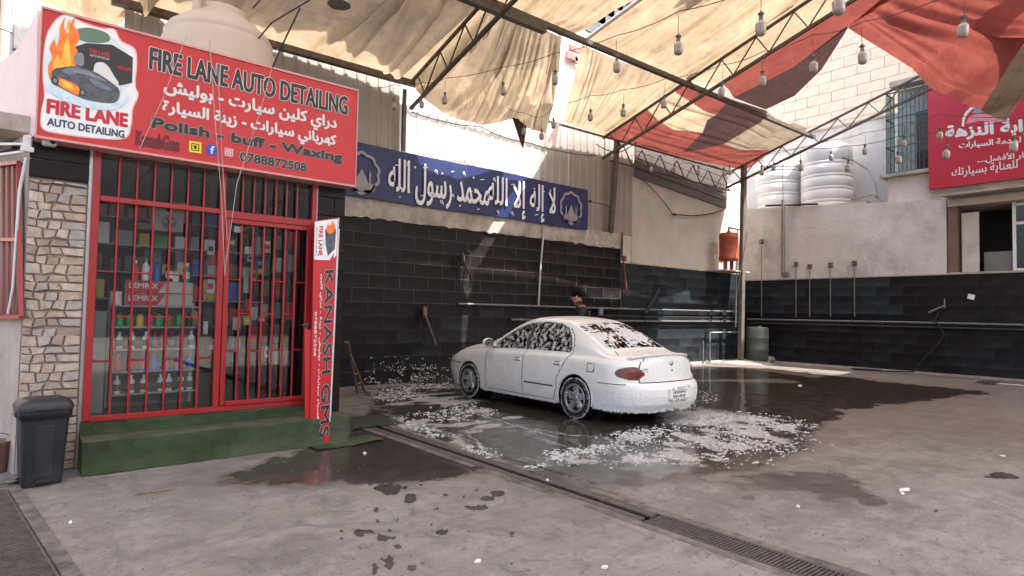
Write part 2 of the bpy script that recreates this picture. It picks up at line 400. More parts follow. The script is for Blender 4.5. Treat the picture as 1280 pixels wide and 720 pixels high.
BLOT = [(485,598,22,7),(483,612,17,8),(513,625,9,7),(607,624,9,3),(622,617,10,4),(596,636,18,3),(553,667,12,5),(470,640,5,4),(462,666,7,3),(487,702,7,12),(468,712,5,8),(515,712,7,4),(498,684,5,3),(528,706,4,3),(640,668,3,5),(450,668,9,6),(478,674,10,4),(1252,595,26,5),(1090,628,26,5),(935,622,12,3),(1235,478,18,3),(640,520,14,3),(730,565,20,4),(640,706,4,2),(1170,640,4,3),(1008,600,14,3)]
BROWN = gpoly([(868,470),(905,456),(960,459),(1130,478),(1235,488),(1190,508),(1110,520),(1060,545),(960,570),(890,565),(860,520)])
DARKB = gpoly([(880,462),(960,462),(1100,480),(1240,492),(1180,500),(1060,492),(960,480),(900,474)])
SWIRL = gpoly([(560,520),(700,540),(800,560),(740,580),(660,588),(625,582),(610,560),(570,540)])
MILK = gpoly([(835,512),(870,510),(930,517),(960,524),(900,530),(850,532),(820,525)])
FOAML = gpoly([(450,486),(520,479),(572,478),(600,498),(690,527),(650,540),(560,540),(480,512)])
def axis(lo, hi, step, outer):
    a = np.arange(lo, hi+1e-6, step); n = 14
    l = lo - np.geomspace(step*1.5, lo+outer, n)[::-1]; r = hi + np.geomspace(step*1.5, outer-hi, n)
    return np.concatenate([l, a, r])
gx = np.unique(np.round(np.concatenate([axis(-2.0, 19.0, .05, 70.), np.arange(0, 6.4, .025)]), 5)); gy = np.unique(np.round(np.concatenate([axis(-.5, 10.8, .05, 70.), np.arange(1, 7, .025)]), 5))
gx = gx[np.concatenate([[True], np.diff(gx) > .012])]; gy = gy[np.concatenate([[True], np.diff(gy) > .012])]
DR0, DR1 = 3.42, 3.65
gx = np.sort(np.concatenate([gx[(np.abs(gx-DR0) > .012) & (np.abs(gx-DR1) > .012)], [DR0, DR1]]))
DY1 = 7.85
gy = np.sort(np.concatenate([gy[np.abs(gy-DY1) > .026], [DY1]]))
NX, NY = len(gx), len(gy)
X, Y = np.meshgrid(gx, gy)
h = (fbm(X, Y, .5, 3)-.5)*.03 + (fbm(X, Y, 4., 9)-.5)*.006
h *= np.clip((np.hypot(X-6, Y-4) < 16).astype(float), 0, 1)
inside = (X > -2) & (X < 19) & (Y > -.5)
h = np.where(inside, h, 0) - .0
h = np.where((np.abs(X-3.535) < .3) & (Y < 8), h*.2, h)
h = np.where(sdf(X, Y, SWIRL) > 0, h - .004, h)
idx = np.arange(NX*NY).reshape(NY, NX)
q = np.stack([idx[:-1,:-1], idx[:-1,1:], idx[1:,1:], idx[1:,:-1]], -1)
cxm = (gx[:-1]+gx[1:])/2; cym = (gy[:-1]+gy[1:])/2
keep = ~((cxm[None,:] > DR0) & (cxm[None,:] < DR1) & (cym[:,None] < DY1) & (cym[:,None] > -6))
q = q[keep]
me = bpy.data.meshes.new('ground')
me.vertices.add(NX*NY); me.vertices.foreach_set('co', np.stack([X, Y, h], -1).ravel())
me.loops.add(len(q)*4); me.loops.foreach_set('vertex_index', q.ravel().astype(np.int32))
me.polygons.add(len(q)); me.polygons.foreach_set('loop_start', np.arange(0, len(q)*4, 4, dtype=np.int32))
me.polygons.foreach_set('use_smooth', np.ones(len(q), bool)); me.update(); me.validate()
wx = X + (fbm(X, Y, 1.5, 21)-.5)*.55 + (fbm(X, Y, 6, 25)-.5)*.22; wy = Y + (fbm(X, Y, 1.5, 31)-.5)*.55 + (fbm(X, Y, 6, 35)-.5)*.22
def soft(P, w_): return np.clip(.5 + sdf(wx, wy, P)/w_, 0, 1)
wet = np.zeros(X.shape)
for P in WET: wet = np.maximum(wet, soft(P, .38)*.9)
_q = random.Random(31)
BLOT = BLOT + [(cx_+_q.gauss(0, sx_), cy2_+_q.gauss(0, sy2_), _q.uniform(1.5, 6), _q.uniform(1, 3)) for cx_, cy2_, sx_, sy2_, n_ in ((487,608,22,10,14),(470,665,25,16,14),(560,655,40,15,8),(600,628,25,8,8),(500,705,25,10,8)) for _ in range(n_)]
for (a, b, ra, rb) in BLOT:
    c = at_z(a, b, 0); e1 = at_z(a+ra, b, 0)-c; e2 = at_z(a, b+rb, 0)-c
    Mi = np.linalg.inv(np.array([[e1.x, e2.x], [e1.y, e2.y]]))
    ra_s = 1.15; u = (Mi[0,0]*(X-c.x)+Mi[0,1]*(Y-c.y))*ra_s; v = Mi[1,0]*(X-c.x)+Mi[1,1]*(Y-c.y)
    n_ = fbm(X, Y, 9, 50)*1.1
    wet = np.maximum(wet, np.clip((1.25-np.hypot(u, v)-(n_-.4))*3, 0, 1)*.95)
brown = soft(BROWN, 2.2); darkb = soft(DARKB, .9)
brown = np.maximum(brown*.9, darkb); brown = np.maximum(brown, soft(gpoly([(880,458),(1010,462),(1280,480),(1280,505),(1120,540),(960,575)]), 3.)*.6); brown = np.maximum(brown, np.clip((X-7)/8, 0, .34)); wet = np.maximum(wet, darkb*np.clip((fbm(X, Y, 1.2, 71)-.36)*5, 0, 1)*.7); wet = np.maximum(wet, brown*.45)
milk = soft(MILK, .5)*.75
sw = soft(SWIRL, .25)
band = .5+.5*np.sin(10*(fbm(X, Y, .7, 81))*4 + 3*X)
milk = np.maximum(milk, sw*(.18+.4*band*fbm(X, Y, 2.2, 85)))
fl = soft(FOAML, .4); milk = np.maximum(milk, fl*np.clip((fbm(X*.6, Y*1.7, 2.5, 91)-.5)*5, 0, .8))
ring = np.exp(-((sdf(wx, wy, SWIRL)+.03)/.05)**2)*.5; milk = np.maximum(milk, ring*(Y < 7))
line = np.exp(-((X-(5.05+.12*np.sin(Y)))/.035)**2)*((Y > 5.0) & (Y < 9.5)); milk = np.maximum(milk, line*.55)
damp = np.zeros(X.shape)
for P in WET: damp = np.maximum(damp, soft(P, 2.2))
damp = np.maximum(damp, .35*np.clip((fbm(X, Y, .6, 97)-.4)*5, 0, 1))
damp = np.maximum(damp, soft(gpoly([(860,462),(1280,480),(1280,520),(1150,560),(1040,600),(1110,640),(900,640),(760,600)]), 2.5)*.8)
damp = np.maximum(damp, np.clip((X-5.0)/5, 0, 1.))
FP = [gpoly(p) for p in ([(680,578),(760,552),(860,522),(940,520),(1020,530),(980,560),(900,575),(800,580),(720,586)], [(655,582),(700,562),(780,540),(860,522),(862,529),(790,552),(710,574),(665,588)], [(500,520),(620,568),(600,575),(500,532)])]
for P in FP: milk = np.maximum(milk, soft(P, .5)*np.clip((fbm(X*1.3, Y*1.3, 3.2, 95)-.45)*6, 0, .8))
for nm, arr in (('wet', wet), ('brown', brown), ('milk', milk), ('damp', damp)):
    at = me.attributes.new(nm, 'FLOAT', 'POINT'); at.data.foreach_set('value', arr.ravel().astype(np.float32))
ground = bpy.data.objects.new('ground', me); COL.objects.link(ground); ground['kind'] = 'structure'
m = bpy.data.materials.new('old_concrete_floor'); m.use_nodes = True
n = m.node_tree; L = n.links.new; b = n.nodes['Principled BSDF']
tc = n.nodes.new('ShaderNodeTexCoord')
def noise(sc, det=8, ro=.65, dist=0, vec=None):
    t = n.nodes.new('ShaderNodeTexNoise'); t.inputs['Scale'].default_value = sc; t.inputs['Detail'].default_value = det; t.inputs['Roughness'].default_value = ro; t.inputs['Distortion'].default_value = dist
    L(vec or tc.outputs['Object'], t.inputs['Vector']); return t.outputs['Fac']
def rng_(v, a, b_, c=0., d=1.):
    t = n.nodes.new('ShaderNodeMapRange'); t.inputs['From Min'].default_value = a; t.inputs['From Max'].default_value = b_; t.inputs['To Min'].default_value = c; t.inputs['To Max'].default_value = d
    L(v, t.inputs['Value']); return t.outputs[0]
def mixc(f, a, c, typ='MIX'):
    t = n.nodes.new('ShaderNodeMixRGB'); t.blend_type = typ
    for k, v in ((0, f), (1, a), (2, c)):
        if isinstance(v, (int, float)): t.inputs[k].default_value = v
        elif isinstance(v, tuple): t.inputs[k].default_value = (*v, 1)
        else: L(v, t.inputs[k])
    return t.outputs[0]
def mth(op, a, c):
    t = n.nodes.new('ShaderNodeMath'); t.operation = op
    for k, v in ((0, a), (1, c)):
        if isinstance(v, (int, float)): t.inputs[k].default_value = v
        else: L(v, t.inputs[k])
    return t.outputs[0]
def attr(nm):
    t = n.nodes.new('ShaderNodeAttribute'); t.attribute_name = nm; return t.outputs['Fac']
mp = n.nodes.new('ShaderNodeMapping'); mp.inputs['Rotation'].default_value = (0,0,.6); mp.inputs['Scale'].default_value = (.35,2.2,1); L(tc.outputs['Object'], mp.inputs['Vector'])
base = mixc(rng_(noise(.7), .3, .7), (.168,.157,.145), (.262,.247,.229))
base = mixc(rng_(noise(3.2, 10, .7), .45, .75, 0, .65), base, (.35,.335,.31))
base = mixc(rng_(noise(1.4, 12, .78, 1.2), .53, .60, 0, .75), base, (.145,.135,.125))
base = mixc(rng_(noise(4.5, 12, .82, 2.), .54, .60, 0, .7), base, (.10,.095,.09))
base = mixc(rng_(noise(2.6, 12, .8, 0, mp.outputs[0]), .47, .66, 0, .75), base, (.16,.145,.14))
base = mixc(rng_(noise(38, 6, .85), .54, .7, 0, .75), base, (.09,.083,.08))
base = mixc(rng_(noise(14, 8, .85), .57, .68, 0, .6), base, (.45,.42,.38))
# fine cracks and scratches
vo = n.nodes.new('ShaderNodeTexVoronoi'); vo.feature = 'DISTANCE_TO_EDGE'; vo.inputs['Scale'].default_value = .55
wv = mixc(.22, tc.outputs['Object'], n.nodes.new('ShaderNodeTexNoise').outputs['Color']); L(wv, vo.inputs['Vector'])
crack = mth('MULTIPLY', rng_(vo.outputs['Distance'], .0, .012, 1, 0), rng_(noise(.9, 4), .5, .62, 0, .45))
base = mixc(crack, base, (.06,.055,.05))
A_br, A_wet, A_mk = attr('brown'), attr('wet'), attr('milk')
dmp = rng_(mth('ADD', attr('damp'), rng_(noise(2.2, 10, .75, .8), .3, .7, -.35, .35)), .25, .8, 0, .78)
base = mixc(dmp, base, mixc(1., base, (.5,.47,.45), 'MULTIPLY'))
base = mixc(mth('MULTIPLY', mth('MULTIPLY', A_br, rng_(noise(1.1, 10, .75, .8, mp.outputs[0]), .35, .6, .35, 1.)), .75), base, (.135,.092,.064))
wn = mth('ADD', A_wet, rng_(noise(5, 12, .8), .3, .7, -.36, .36))
wetm = mth('MULTIPLY', rng_(wn, .40, .72), rng_(A_wet, .02, .2))
base = mixc(mth('MULTIPLY', wetm, .92), base, mixc(1., base, (.3,.285,.275), 'MULTIPLY'))
mn = mth('ADD', A_mk, rng_(noise(13, 12, .85, 1.5), .3, .7, -.5, .5))
lace = rng_(noise(55, 5, .8, 1.), .36, .6, .15, 1.)
mk = mth('MULTIPLY', mth('MULTIPLY', rng_(mn, .3, .62, 0, .8), lace), rng_(A_mk, .02, .2))
base = mixc(mk, base, (.66,.66,.67))
L(base, b.inputs['Base Color'])
rough = mixc(wetm, (.82,.82,.82), mixc(rng_(noise(5, 6), .4, .62), (.03,.03,.03), (.22,.22,.22)))
L(mixc(mk, rough, (.5,.5,.5)), b.inputs['Roughness'])
b.inputs['Specular IOR Level'].default_value = .5
hgt = mth('ADD', mth('MULTIPLY', noise(60, 6, .8), .35), noise(7, 10, .7))
hgt = mth('SUBTRACT', hgt, mth('MULTIPLY', crack, 1.2))
bu = n.nodes.new('ShaderNodeBump'); bu.inputs['Distance'].default_value = .014
L(mixc(wetm, (.9,.9,.9), (.07,.07,.07)), bu.inputs['Strength'])
L(hgt, bu.inputs['Height']); L(bu.outputs[0], b.inputs['Normal'])
me.materials.append(m); ground_mat = m

# drain channel under the grates
mb = MB(); mb.box(DR0-.002, DR1+.002, -6, DY1, -.16, -.14); mb.box(DR0-.02, DR0-.0005, -6, DY1, -.16, -.03); mb.box(DR1+.0005, DR1+.02, -6, DY1, -.16, -.03); mb.box(DR0, DR1, DY1, DY1+.02, -.16, -.03)
o = mb.build('drain_channel', mat('wet_channel_concrete', (.05,.045,.04), .4, 0, .3, 5, .3)); o['kind'] = 'structure'
mb = MB()
for x in (DR0-.05, DR1+.05):
    yy = -1.
    while yy < DY1:
        l = random.uniform(.5, 1.4); mb.box(x-.04, x+.04, yy, min(DY1, yy+l)-.004, -.03, .003+random.uniform(-.003,.003), .003); yy += l
o = mb.build('drain_kerb', mat('drain_edge_concrete', (.2,.182,.168), .85, 0, .4, 6, .5, 40, dirt=.9, dirtcol=(.07,.062,.058))); o['kind'] = 'structure'

def grate(x0, x1, y0, y1, label, group, cover=False):
    t = thing('drain_grate', label, 'drain grate', ((x0+x1)/2, y0, 0), 0, group)
    f = MB(); z0, z1 = -.03, .004
    f.box(x0+.002, x0+.014, y0+.002, y1-.002, z0, z1); f.box(x1-.014, x1-.002, y0+.002, y1-.002, z0, z1)
    f.box(x0+.014, x1-.014, y0+.002, y0+.012, z0, z1-.001); f.box(x0+.014, x1-.014, y1-.012, y1-.002, z0, z1-.001)
    f.build('frame', steel_grate, t)
    s = MB(); y = y0+.025
    while y < y1-.02:
        s.box(x0+.014, x1-.014, y, y+.011, z0, z1-.002); y += .025
    s.build('bars', steel_grate, t)['kind'] = 'stuff'
yy = 0.72; k = 0
GL = ['nearest the bottom edge of the photo', 'second up the drain from the photo edge', 'third up the drain from the photo edge', 'just below the open slot of the channel']
for k in range(3):
    grate(DR0, DR1, .4+k*.76, .4+k*.76+.755, 'slotted steel drain grate across the yard channel, ' + GL[k], 'grates over the yard drain channel')
# open slot covered by two long flat steel strips further up
for s_, (xa, xb) in enumerate(((DR0+.004, DR0+.085), (DR1-.085, DR1-.004))):
    mb = MB(); mb.box(xa, xb, 2.72, 7.82, -.02, .002, .003)
    whole('drain_cover_strip', mb, steel_grate, ['long flat steel strip on the shop side of the drain slot', 'long flat steel strip on the car side of the drain slot'][s_], 'drain cover', ((xa+xb)/2, 2.72, 0), 'steel strips along the drain slot')
# rotated grate at the left edge of the photo
pA, pB = at_z(72, 720, 0), at_z(7, 613, 0); dv = (pB-pA).normalized(); nv = Vector((-dv.y, dv.x, 0))
p0 = pB
for k in range(4):
    a = pB - dv*(.02+.72*k+.72); org = a
    t = thing('drain_grate', 'wide slotted drain grate at the left edge, ' + ['next to the rock', 'second from the rock', 'third from the rock', 'farthest from the rock'][k], 'drain grate', (a.x, a.y, 0), 0, 'wide grates at the left edge')
    f = MB(); W_ = .42; c = a + nv*(W_/2) + dv*.355
    f.obox(c+Vector((0,0,.004)), dv*.355, nv*(W_/2), (0,0,.002)); f.build('channel_shadow', black_void, t)  # black sheet painted in for the shade under the bars
    f = MB()
    for off in (0.008, W_-.008): f.obox(a+nv*off+dv*.355+Vector((0,0,.013)), dv*.355, nv*.007, (0,0,.007))
    for off in (.01, .70): f.obox(a+nv*(W_/2)+dv*off+Vector((0,0,.0125)), dv*.007, nv*(W_/2-.015), (0,0,.006))
    f.build('frame', steel_grate, t)
    s = MB()
    for j in range(26): s.obox(a+nv*(W_/2)+dv*(.03+.0262*j)+Vector((0,0,.012)), dv*.0055, nv*(W_/2-.015), (0,0,.005))
    s.build('bars', steel_grate, t)['kind'] = 'stuff'
mb = MB()
for k in range(5): mb.obox(pB-dv*(.35+.7*k)-nv*.05+Vector((0,0,.006)), dv*.345, nv*.04, (0,0,.008), .004)
o = mb.build('drain_rim', MATS['drain_edge_concrete']); o['kind'] = 'structure'

# ================================================================== TILED WALLS
def tile_mesh(w_, h_, t_=.012):
    b_ = MB(); b_.obox((0,0,0), (w_/2,0,0), (0,t_/2,0), (0,0,h_/2), .004); return b_.mesh('tile')
def tile_wall(parent, run0, run1, z0, z1, tw, th, place, mats, rz, gap=.008, seed=1, zsoot=1.4):
    """place(s, z) gives the world point of the tile centre; s runs along the wall"""
    cache = {}; rnd = random.Random(seed); rows = int((z1-z0)/th+.6); th = (z1-z0)/rows
    for r in range(rows):
        s = run0 - (tw/2 if r % 2 else 0)
        while s < run1-.02:
            a, b_ = max(s, run0), min(s+tw, run1)
            if b_-a > .05:
                m_ = mats(( a+b_)/2, z0+(r+.5)*th, rnd)
                key = (round(b_-a, 3), m_.name)
                if key not in cache:
                    cache[key] = tile_mesh(b_-a-gap, th-gap); cache[key].materials.append(m_)
                o = inst(cache[key], 'tile', parent, place((a+b_)/2, z0+(r+.5)*th), (rnd.uniform(-.004,.004), 0, rz+rnd.uniform(-.004,.004)))
            s += tw
YW = 10.6
bw = thing('tiled_wall', 'tall dark tiled wall behind the foam covered car with a raw concrete beam on top', 'wall', (8, YW, 0))
mb = MB(); mb.box(2.0, 12.53, YW+.0025, YW+.25, -.2, 3.16); mb.build('wall_core', grout, bw)
mb = MB(); mb.box(2.0, 12.53, YW+.0015, YW+.0024, 0, 1.44); mb.build('sooty_joint_layer', grout_d, bw)
def m1(s, z, r): return r.choice([tile_low, tile_low, tile_dark3]) if z < 1.2+.35*math.sin(s*.9) else r.choice([tile_dark, tile_dark, tile_dark3, tile_dark2 if r.random() < .5 else tile_dark])
tile_wall(bw, 2.95, 12.53, .0, 3.15, .66, .262, lambda s, z: (s, YW+.006, z), m1, 0)
# ragged concrete beam
mb = MB(); nb = 90; v = []; 
for i in range(nb+1):
    x = 2.0 + i*(12.53-2.0)/nb; j1 = random.uniform(-.02,.02); j2 = random.uniform(-.035,.015)
    v += [(x, YW-.05+random.uniform(-.012,.01), 3.17+j2), (x, YW-.06+random.uniform(-.012,.01), 3.35), (x, YW-.05, 3.55+j1), (x, YW+.3, 3.55+j1), (x, YW+.3, 3.17)]
f = [(i*5+k, i*5+(k+1)%5, i*5+5+(k+1)%5, i*5+5+k) for i in range(nb) for k in range(5)]
mb.add(v, f); mb.add(v[:5], [(4,3,2,1,0)]); mb.add(v[-5:], [(0,1,2,3,4)]); mb.build('concrete_beam', concrete, bw)
bw2 = thing('tiled_wall', 'lower blue-black tiled wall between the tall wall and the corner post, red tank on it', 'wall', (15.6, YW, 0))
mb = MB(); mb.box(12.535, 18.75, YW+.0025, YW+.25, -.2, 2.80); mb.build('wall_core', grout_d, bw2)
tile_wall(bw2, 12.55, 18.74, 0, 2.8, .66, .255, lambda s, z: (s, YW+.006, z), lambda s, z, r: r.choice([tile_teal, tile_teal, tile_low]), 0, .006, 3)
XR = 18.75
rw = thing('tiled_wall', 'long black tiled wall on the right side under white plaster', 'wall', (XR, 5, 0))
mb = MB(); mb.box(XR+.0025, XR+.3, -3, YW+.25, -.2, 2.6); mb.build('wall_core', grout_d, rw)
tile_wall(rw, 2.0, 10.58, 0, 2.6, .66, .26, lambda s, z: (XR+.006, s, z), lambda s, z, r: r.choice([tile_low, tile_dark3]) if z < 1.5 else (r.choice([tile_teal, tile_teal, tile_low]) if s > 6 else r.choice([tile_dark, tile_dark3])), PI/2, .006, 5)
mb = MB(); mb.box(XR-.0, XR+.01, -3, 2.0, 0, 2.6); mb.build('plain_end', tile_dark, rw)
# low cement fillet at the foot of the far walls
mb = MB()
def fillet(pts, wdt=.28, hh=.05):
    vs = []; fs = []
    for i, (p, nrm) in enumerate(pts):
        p = Vector(p); nrm = Vector(nrm); ww = wdt*random.uniform(.7,1.3)
        vs += [p+Vector((0,0,hh)), p+nrm*ww*.4+Vector((0,0,hh*.8)), p+nrm*ww+Vector((0,0,-.02))]
    for i in range(len(pts)-1):
        for k in range(2): fs.append((i*3+k, i*3+k+1, i*3+4+k, i*3+3+k))
    mb.add(vs, fs, True)
fillet([((XR, 2+.2*i, 0), (-1,0,0)) for i in range(44)]); fillet([((13+.2*i, YW, 0), (0,-1,0)) for i in range(29)], .2)
o = mb.build('cement_fillet', mat('pale_cement', (.3,.27,.235), .85, 0, .25, 4, .4, 40, dirt=.4)); o['kind'] = 'structure'
mb = MB(); mb.lathe([(.9,-.03),(.7,.03),(.4,.07),(.0,.09)], (17.7, 9.9, 0), 18); o = mb.build('cement_mound', MATS['pale_cement']); o['kind'] = 'structure'

# ---- upper part of the left/back wall
YB = 10.7
cl = thing('metal_cladding', 'corrugated metal cladding above the blue banner', 'cladding', (8, YB, 3.5))
def corr(x0, x1, z0, z1, m_, y, parent, rib=.27, skew=0., name='corrugated_sheet'):
    b_ = MB(); pr = []; x = x0
    while x < x1-.001:
        for dx, dy in ((0,0),(.13,0),(.15,-.02),(.2,-.02),(.22,0)):
            if x+dx < x1: pr.append((x+dx, y+dy))
        x += rib
    pr.append((x1, y)); n_ = len(pr)
    vs = [(a, c, z0+(a-x0)*skew) for a, c in pr] + [(a, c, z1) for a, c in pr] + [(a, c+.004, z0+(a-x0)*skew) for a, c in pr] + [(a, c+.004, z1) for a, c in pr]
    fs = [(i, i+1, n_+i+1, n_+i) for i in range(n_-1)] + [(2*n_+i, 3*n_+i, 3*n_+i+1, 2*n_+i+1) for i in range(n_-1)]
    b_.add(vs, fs); return b_.build(name, m_, parent)
xs = 1.2; i = 0
while xs < 12.0:
    xe = min(xs+.95, 12.0)
    if xs < 5.7: mm, zt = sheet_b, 6.3
    else: mm, zt = sheet, 5.55 if xs < 7.4 else 5.75 if xs < 9.3 else 6.15
    if xs < 5.87 and xe > 5.9: xe = 5.88
    corr(xs, xe, 3.5, zt, mm if xs < 9.4 else sheet_m if xs < 10.4 else sheet_b, YB+(i % 2)*.006, cl, .25); xs = xe; i += 1
corr(11.95, 13.08, 3.55, 6.3, sheet_b, YB-.02, cl, .25)
mb = MB(); mb.box(12.56, 13.05, YB-.0, YB+.1, 2.80, 3.52); mb.box(1.2, 12.2, YB+.14, YB+.2, 3.4, 3.6); mb.build('backing_panel', plaster_w, cl)
# purlin rails in front of the sheets
pw = thing('plaster_wall', 'cream plastered upper wall beside the red tank, under slanted grey boards', 'wall', (15.8, YB, 2.8))
mb = MB(); mb.box(13.1, 18.75, YB, YB+.3, 2.80, 5.6); mb.build('wall_face', plaster_w, pw)
mb = MB(); mb.box(13.0, 18.74, YB-.09, YB-.001, 2.8, 2.835); mb.build('ledge', concrete, pw)
# slanted grey boards
gb = thing('slanted_cladding', 'slanted dark grey board cladding under the red canopy corner', 'cladding', (15.3, YB-.1, 5.3))
zL, zR = 5.22, 4.90
for k in range(8):
    a0 = k*.24; b_ = MB()
    b_.prism([(13.12, YB-.06-.008*k, zL+a0), (17.75, YB-.06-.008*k, zR+a0), (17.75, YB-.06-.008*k, zR+a0+.225), (13.12, YB-.06-.008*k, zL+a0+.225)], (0, .035, 0))
    b_.build('board', sheet_g, gb)
# plain tarp rail
# right wall plaster
rp = thing('plaster_wall', 'white plastered wall with patches and drip marks above the black tiles on the right', 'wall', (XR, 8, 2.6))
b_ = MB(); n_ = 60; vs = []; fs = []
for i in range(n_+1):
    y = 4.95 + i*(YB-.002-4.95)/n_; zt = 4.58 + (y-4.95)*.075 + random.uniform(-.012,.012)
    vs += [(XR+.02+random.uniform(-.004,.004), y, 2.62), (XR+.02, y, 3.6), (XR+.03, y, zt), (XR+.33, y, zt), (XR+.33, y, 2.62)]
for i in range(n_):
    for k in range(4): fs.append((i*5+k, i*5+k+1, i*5+6+k, i*5+5+k))
b_.add(vs, fs); b_.add(vs[:5], [(4,3,2,1,0)]); b_.add([(XR+.019, 4.95, 2.6), (XR+.33, 4.95, 2.6)], []) ; b_.build('wall_face', plaster, rp)
b_ = MB(); b_.box(XR-.01, XR+.33, 4.9, YB, 2.6, 2.63); b_.build('ledge', mat('ledge_cement', (.42,.38,.33), .9, 0, .2, 6, .4), rp)
# ================================================================== SHOP
YS = 6.5
shop = thing('shop', 'small car care shop with stone and dark tile pillars behind a barred glass front', 'shop', (1.5, YS, 0))
# left facade runs away to the back left
LD = Vector((-.22, .975, 0)).normalized(); LN = Vector((-LD.y, LD.x, 0))
P0 = Vector((.1, YS, 0))
mb = MB()   # masonry behind the facings
mb.prism([P0+Vector((.012,.015,0)), P0+Vector((.43,.015,0)), P0+Vector((.43,.015,0))+Vector((0,.35,0)), P0+LD*3.9+Vector((.3,0,0)), P0+LD*3.9+Vector((.012,0,0))], (0,0,2.85))
mb.build('left_wall', mat('beige_plaster', (.5,.42,.36), .85, 0, .2, 3, .2, dirt=.4, dirtcol=(.36,.3,.26)), shop)
mb = MB(); mb.box(2.56, 2.905, YS+.014, YS+3.95, 0, 2.82); mb.build('right_pillar_core', grout_d, shop)
mb = MB(); mb.box(.5, 2.6, YS+3.9, YS+4.05, 0, 2.85); mb.box(.5, .56, YS+.4, YS+3.9, .4, 2.85); mb.build('room_wall', room_mat, shop)
mb = MB(); mb.box(.5, 2.56, YS+.05, YS+3.9, .0, .395); mb.build('shop_floor', mat('dark_floor', (.12,.11,.1), .35, 0, .2, 3, .05), shop)
mb = MB(); mb.box(-.3, 2.9, YS+.02, YS+3.98, 2.86, 3.0); mb.build('roof', concrete, shop)
for i in range(4):
    for j in range(5):
        mb = MB(); mb.box(.57+i*.5, .57+i*.5+.49, YS+.1+j*.75, YS+.1+j*.75+.74, 2.80, 2.815); mb.build('ceiling_panel', mat('ceiling_panel', (.3,.3,.29), .8, 0, .05, 3, .05) if 'ceiling_panel' not in MATS else MATS['ceiling_panel'], shop)
# stone cladding on the left pillar : irregular ashlar
stone_cols = [mat('stone_%s' % n_, c_, .8, 0, .18, 14, .5, 60, dirt=.35, dirtcol=(.2,.17,.15)) for n_, c_ in (('buff', (.52,.41,.34)), ('grey', (.44,.39,.36)), ('tan', (.50,.38,.31)), ('pale', (.56,.47,.41)), ('brown', (.38,.29,.24)))]
rnd = random.Random(4)
def stone(poly, m_, t_):
    """poly: (u, z) on the pillar face, chamfered"""
    b_ = MB(); n_ = len(poly); cx = sum(p[0] for p in poly)/n_; cz = sum(p[1] for p in poly)/n_
    A = [Vector((u, YS+.012, z)) for u, z in poly]
    B = [Vector((u+(cx-u)*.03, YS-t_+.006, z+(cz-z)*.03)) for u, z in poly]
    Cc = [Vector((u+(cx-u)*.2, YS-t_-rnd.uniform(.0,.008), z+(cz-z)*.2)) for u, z in poly]
    b_.add(A+B+Cc, [(i, (i+1)%n_, n_+(i+1)%n_, n_+i) for i in range(n_)] + [(n_+i, n_+(i+1)%n_, 2*n_+(i+1)%n_, 2*n_+i) for i in range(n_)] + [[2*n_+i for i in range(n_)]])
    b_.build('stone', m_, shop)
u0, u1 = .105, .512
# the same four-course slab repeats up the pillar as in the photo
rows = []; z = .02
REP = .305
pat = []
lines = [0, .08, .15, .235, .305]
for r in range(4):
    cuts = [0]; 
    while cuts[-1] < .30: cuts.append(cuts[-1]+rnd.uniform(.065,.13))
    cuts[-1] = .407
    pat.append(cuts)
def jit(i, r, side): 
    q_ = random.Random(i*31+r*17+side*7); return q_.uniform(-.016,.016), q_.uniform(-.014,.014)
zb = .0
rep = 0
while zb < 2.46:
    for r in range(4):
        za, zc = zb+lines[r], zb+lines[r+1]
        if za > 2.44: break
        cs = pat[r]
        for i in range(len(cs)-1):
            g = .0025
            def X_(k, top): 
                if k == 0 or k == len(cs)-1: return u0+cs[k]
                return u0+cs[k]+jit(k, r, top)[0]
            def Z_(k, top): 
                row = r+top
                base_ = zb+lines[row]
                return min(2.475, base_ + (random.Random(int(round(1000*cs[k]))+ (row % 4)*77).uniform(-.013,.013) if True else 0))
            p = [(X_(i,0)+g, Z_(i,0)+g), (X_(i+1,0)-g, Z_(i+1,0)+g)]
            mid = ((X_(i,0)+X_(i+1,0))/2+rnd.uniform(-.02,.02))
            p.append((X_(i+1,1)-g, min(Z_(i+1,1)-g, 2.47)))
            p.append((mid, min((Z_(i,1)+Z_(i+1,1))/2-g+rnd.uniform(-.008,.004), 2.475)))
            p.append((X_(i,1)+g, min(Z_(i,1)-g, 2.47)))
            stone(p, rnd.choice(stone_cols), rnd.uniform(.004,.02))
    zb += REP; rep += 1
mb = MB(); mb.box(.1, .515, YS+.008, YS+.02, 0, 2.49); mb.build('mortar_bed', mat('brown_mortar', (.34,.27,.23), .95, 0, .3, 8, .4), shop)
for k, (a, c) in enumerate(((2.49, 2.64), (2.646, 2.85))):
    mb = MB(); mb.obox((.307, YS+.0, (a+c)/2), (.207,0,0), (0,.02,0), (0,0,(c-a)/2-.003), .004); mb.build('dark_tile', tile_dark, shop)
mb = MB(); mb.box(.515, .545, YS-.012, YS+.1, .3, 2.84); mb.build('metal_trim', alu, shop)
mb = MB(); mb.box(2.556, 2.578, YS-.03, YS+.1, .3, 2.84); mb.build('metal_trim', alu, shop)
z = 0.0; r = 0
while z < 2.8:
    hh = min(.205, 2.82-z)
    cuts = [2.582, 2.904] if r % 2 else [2.582, 2.78, 2.904]
    for i in range(len(cuts)-1):
        mb = MB(); mb.obox(((cuts[i]+cuts[i+1])/2, YS+.004, z+hh/2), ((cuts[i+1]-cuts[i])/2-.003,0,0), (0,.012,0), (0,0,hh/2-.003), .003); mb.build('dark_tile', tile_dark, shop)
    mb = MB(); mb.obox((2.906, YS+.2, z+hh/2), (.006,0,0), (0,.19,0), (0,0,hh/2-.003)); mb.build('dark_tile', tile_dark, shop)
    z += .205; r += 1
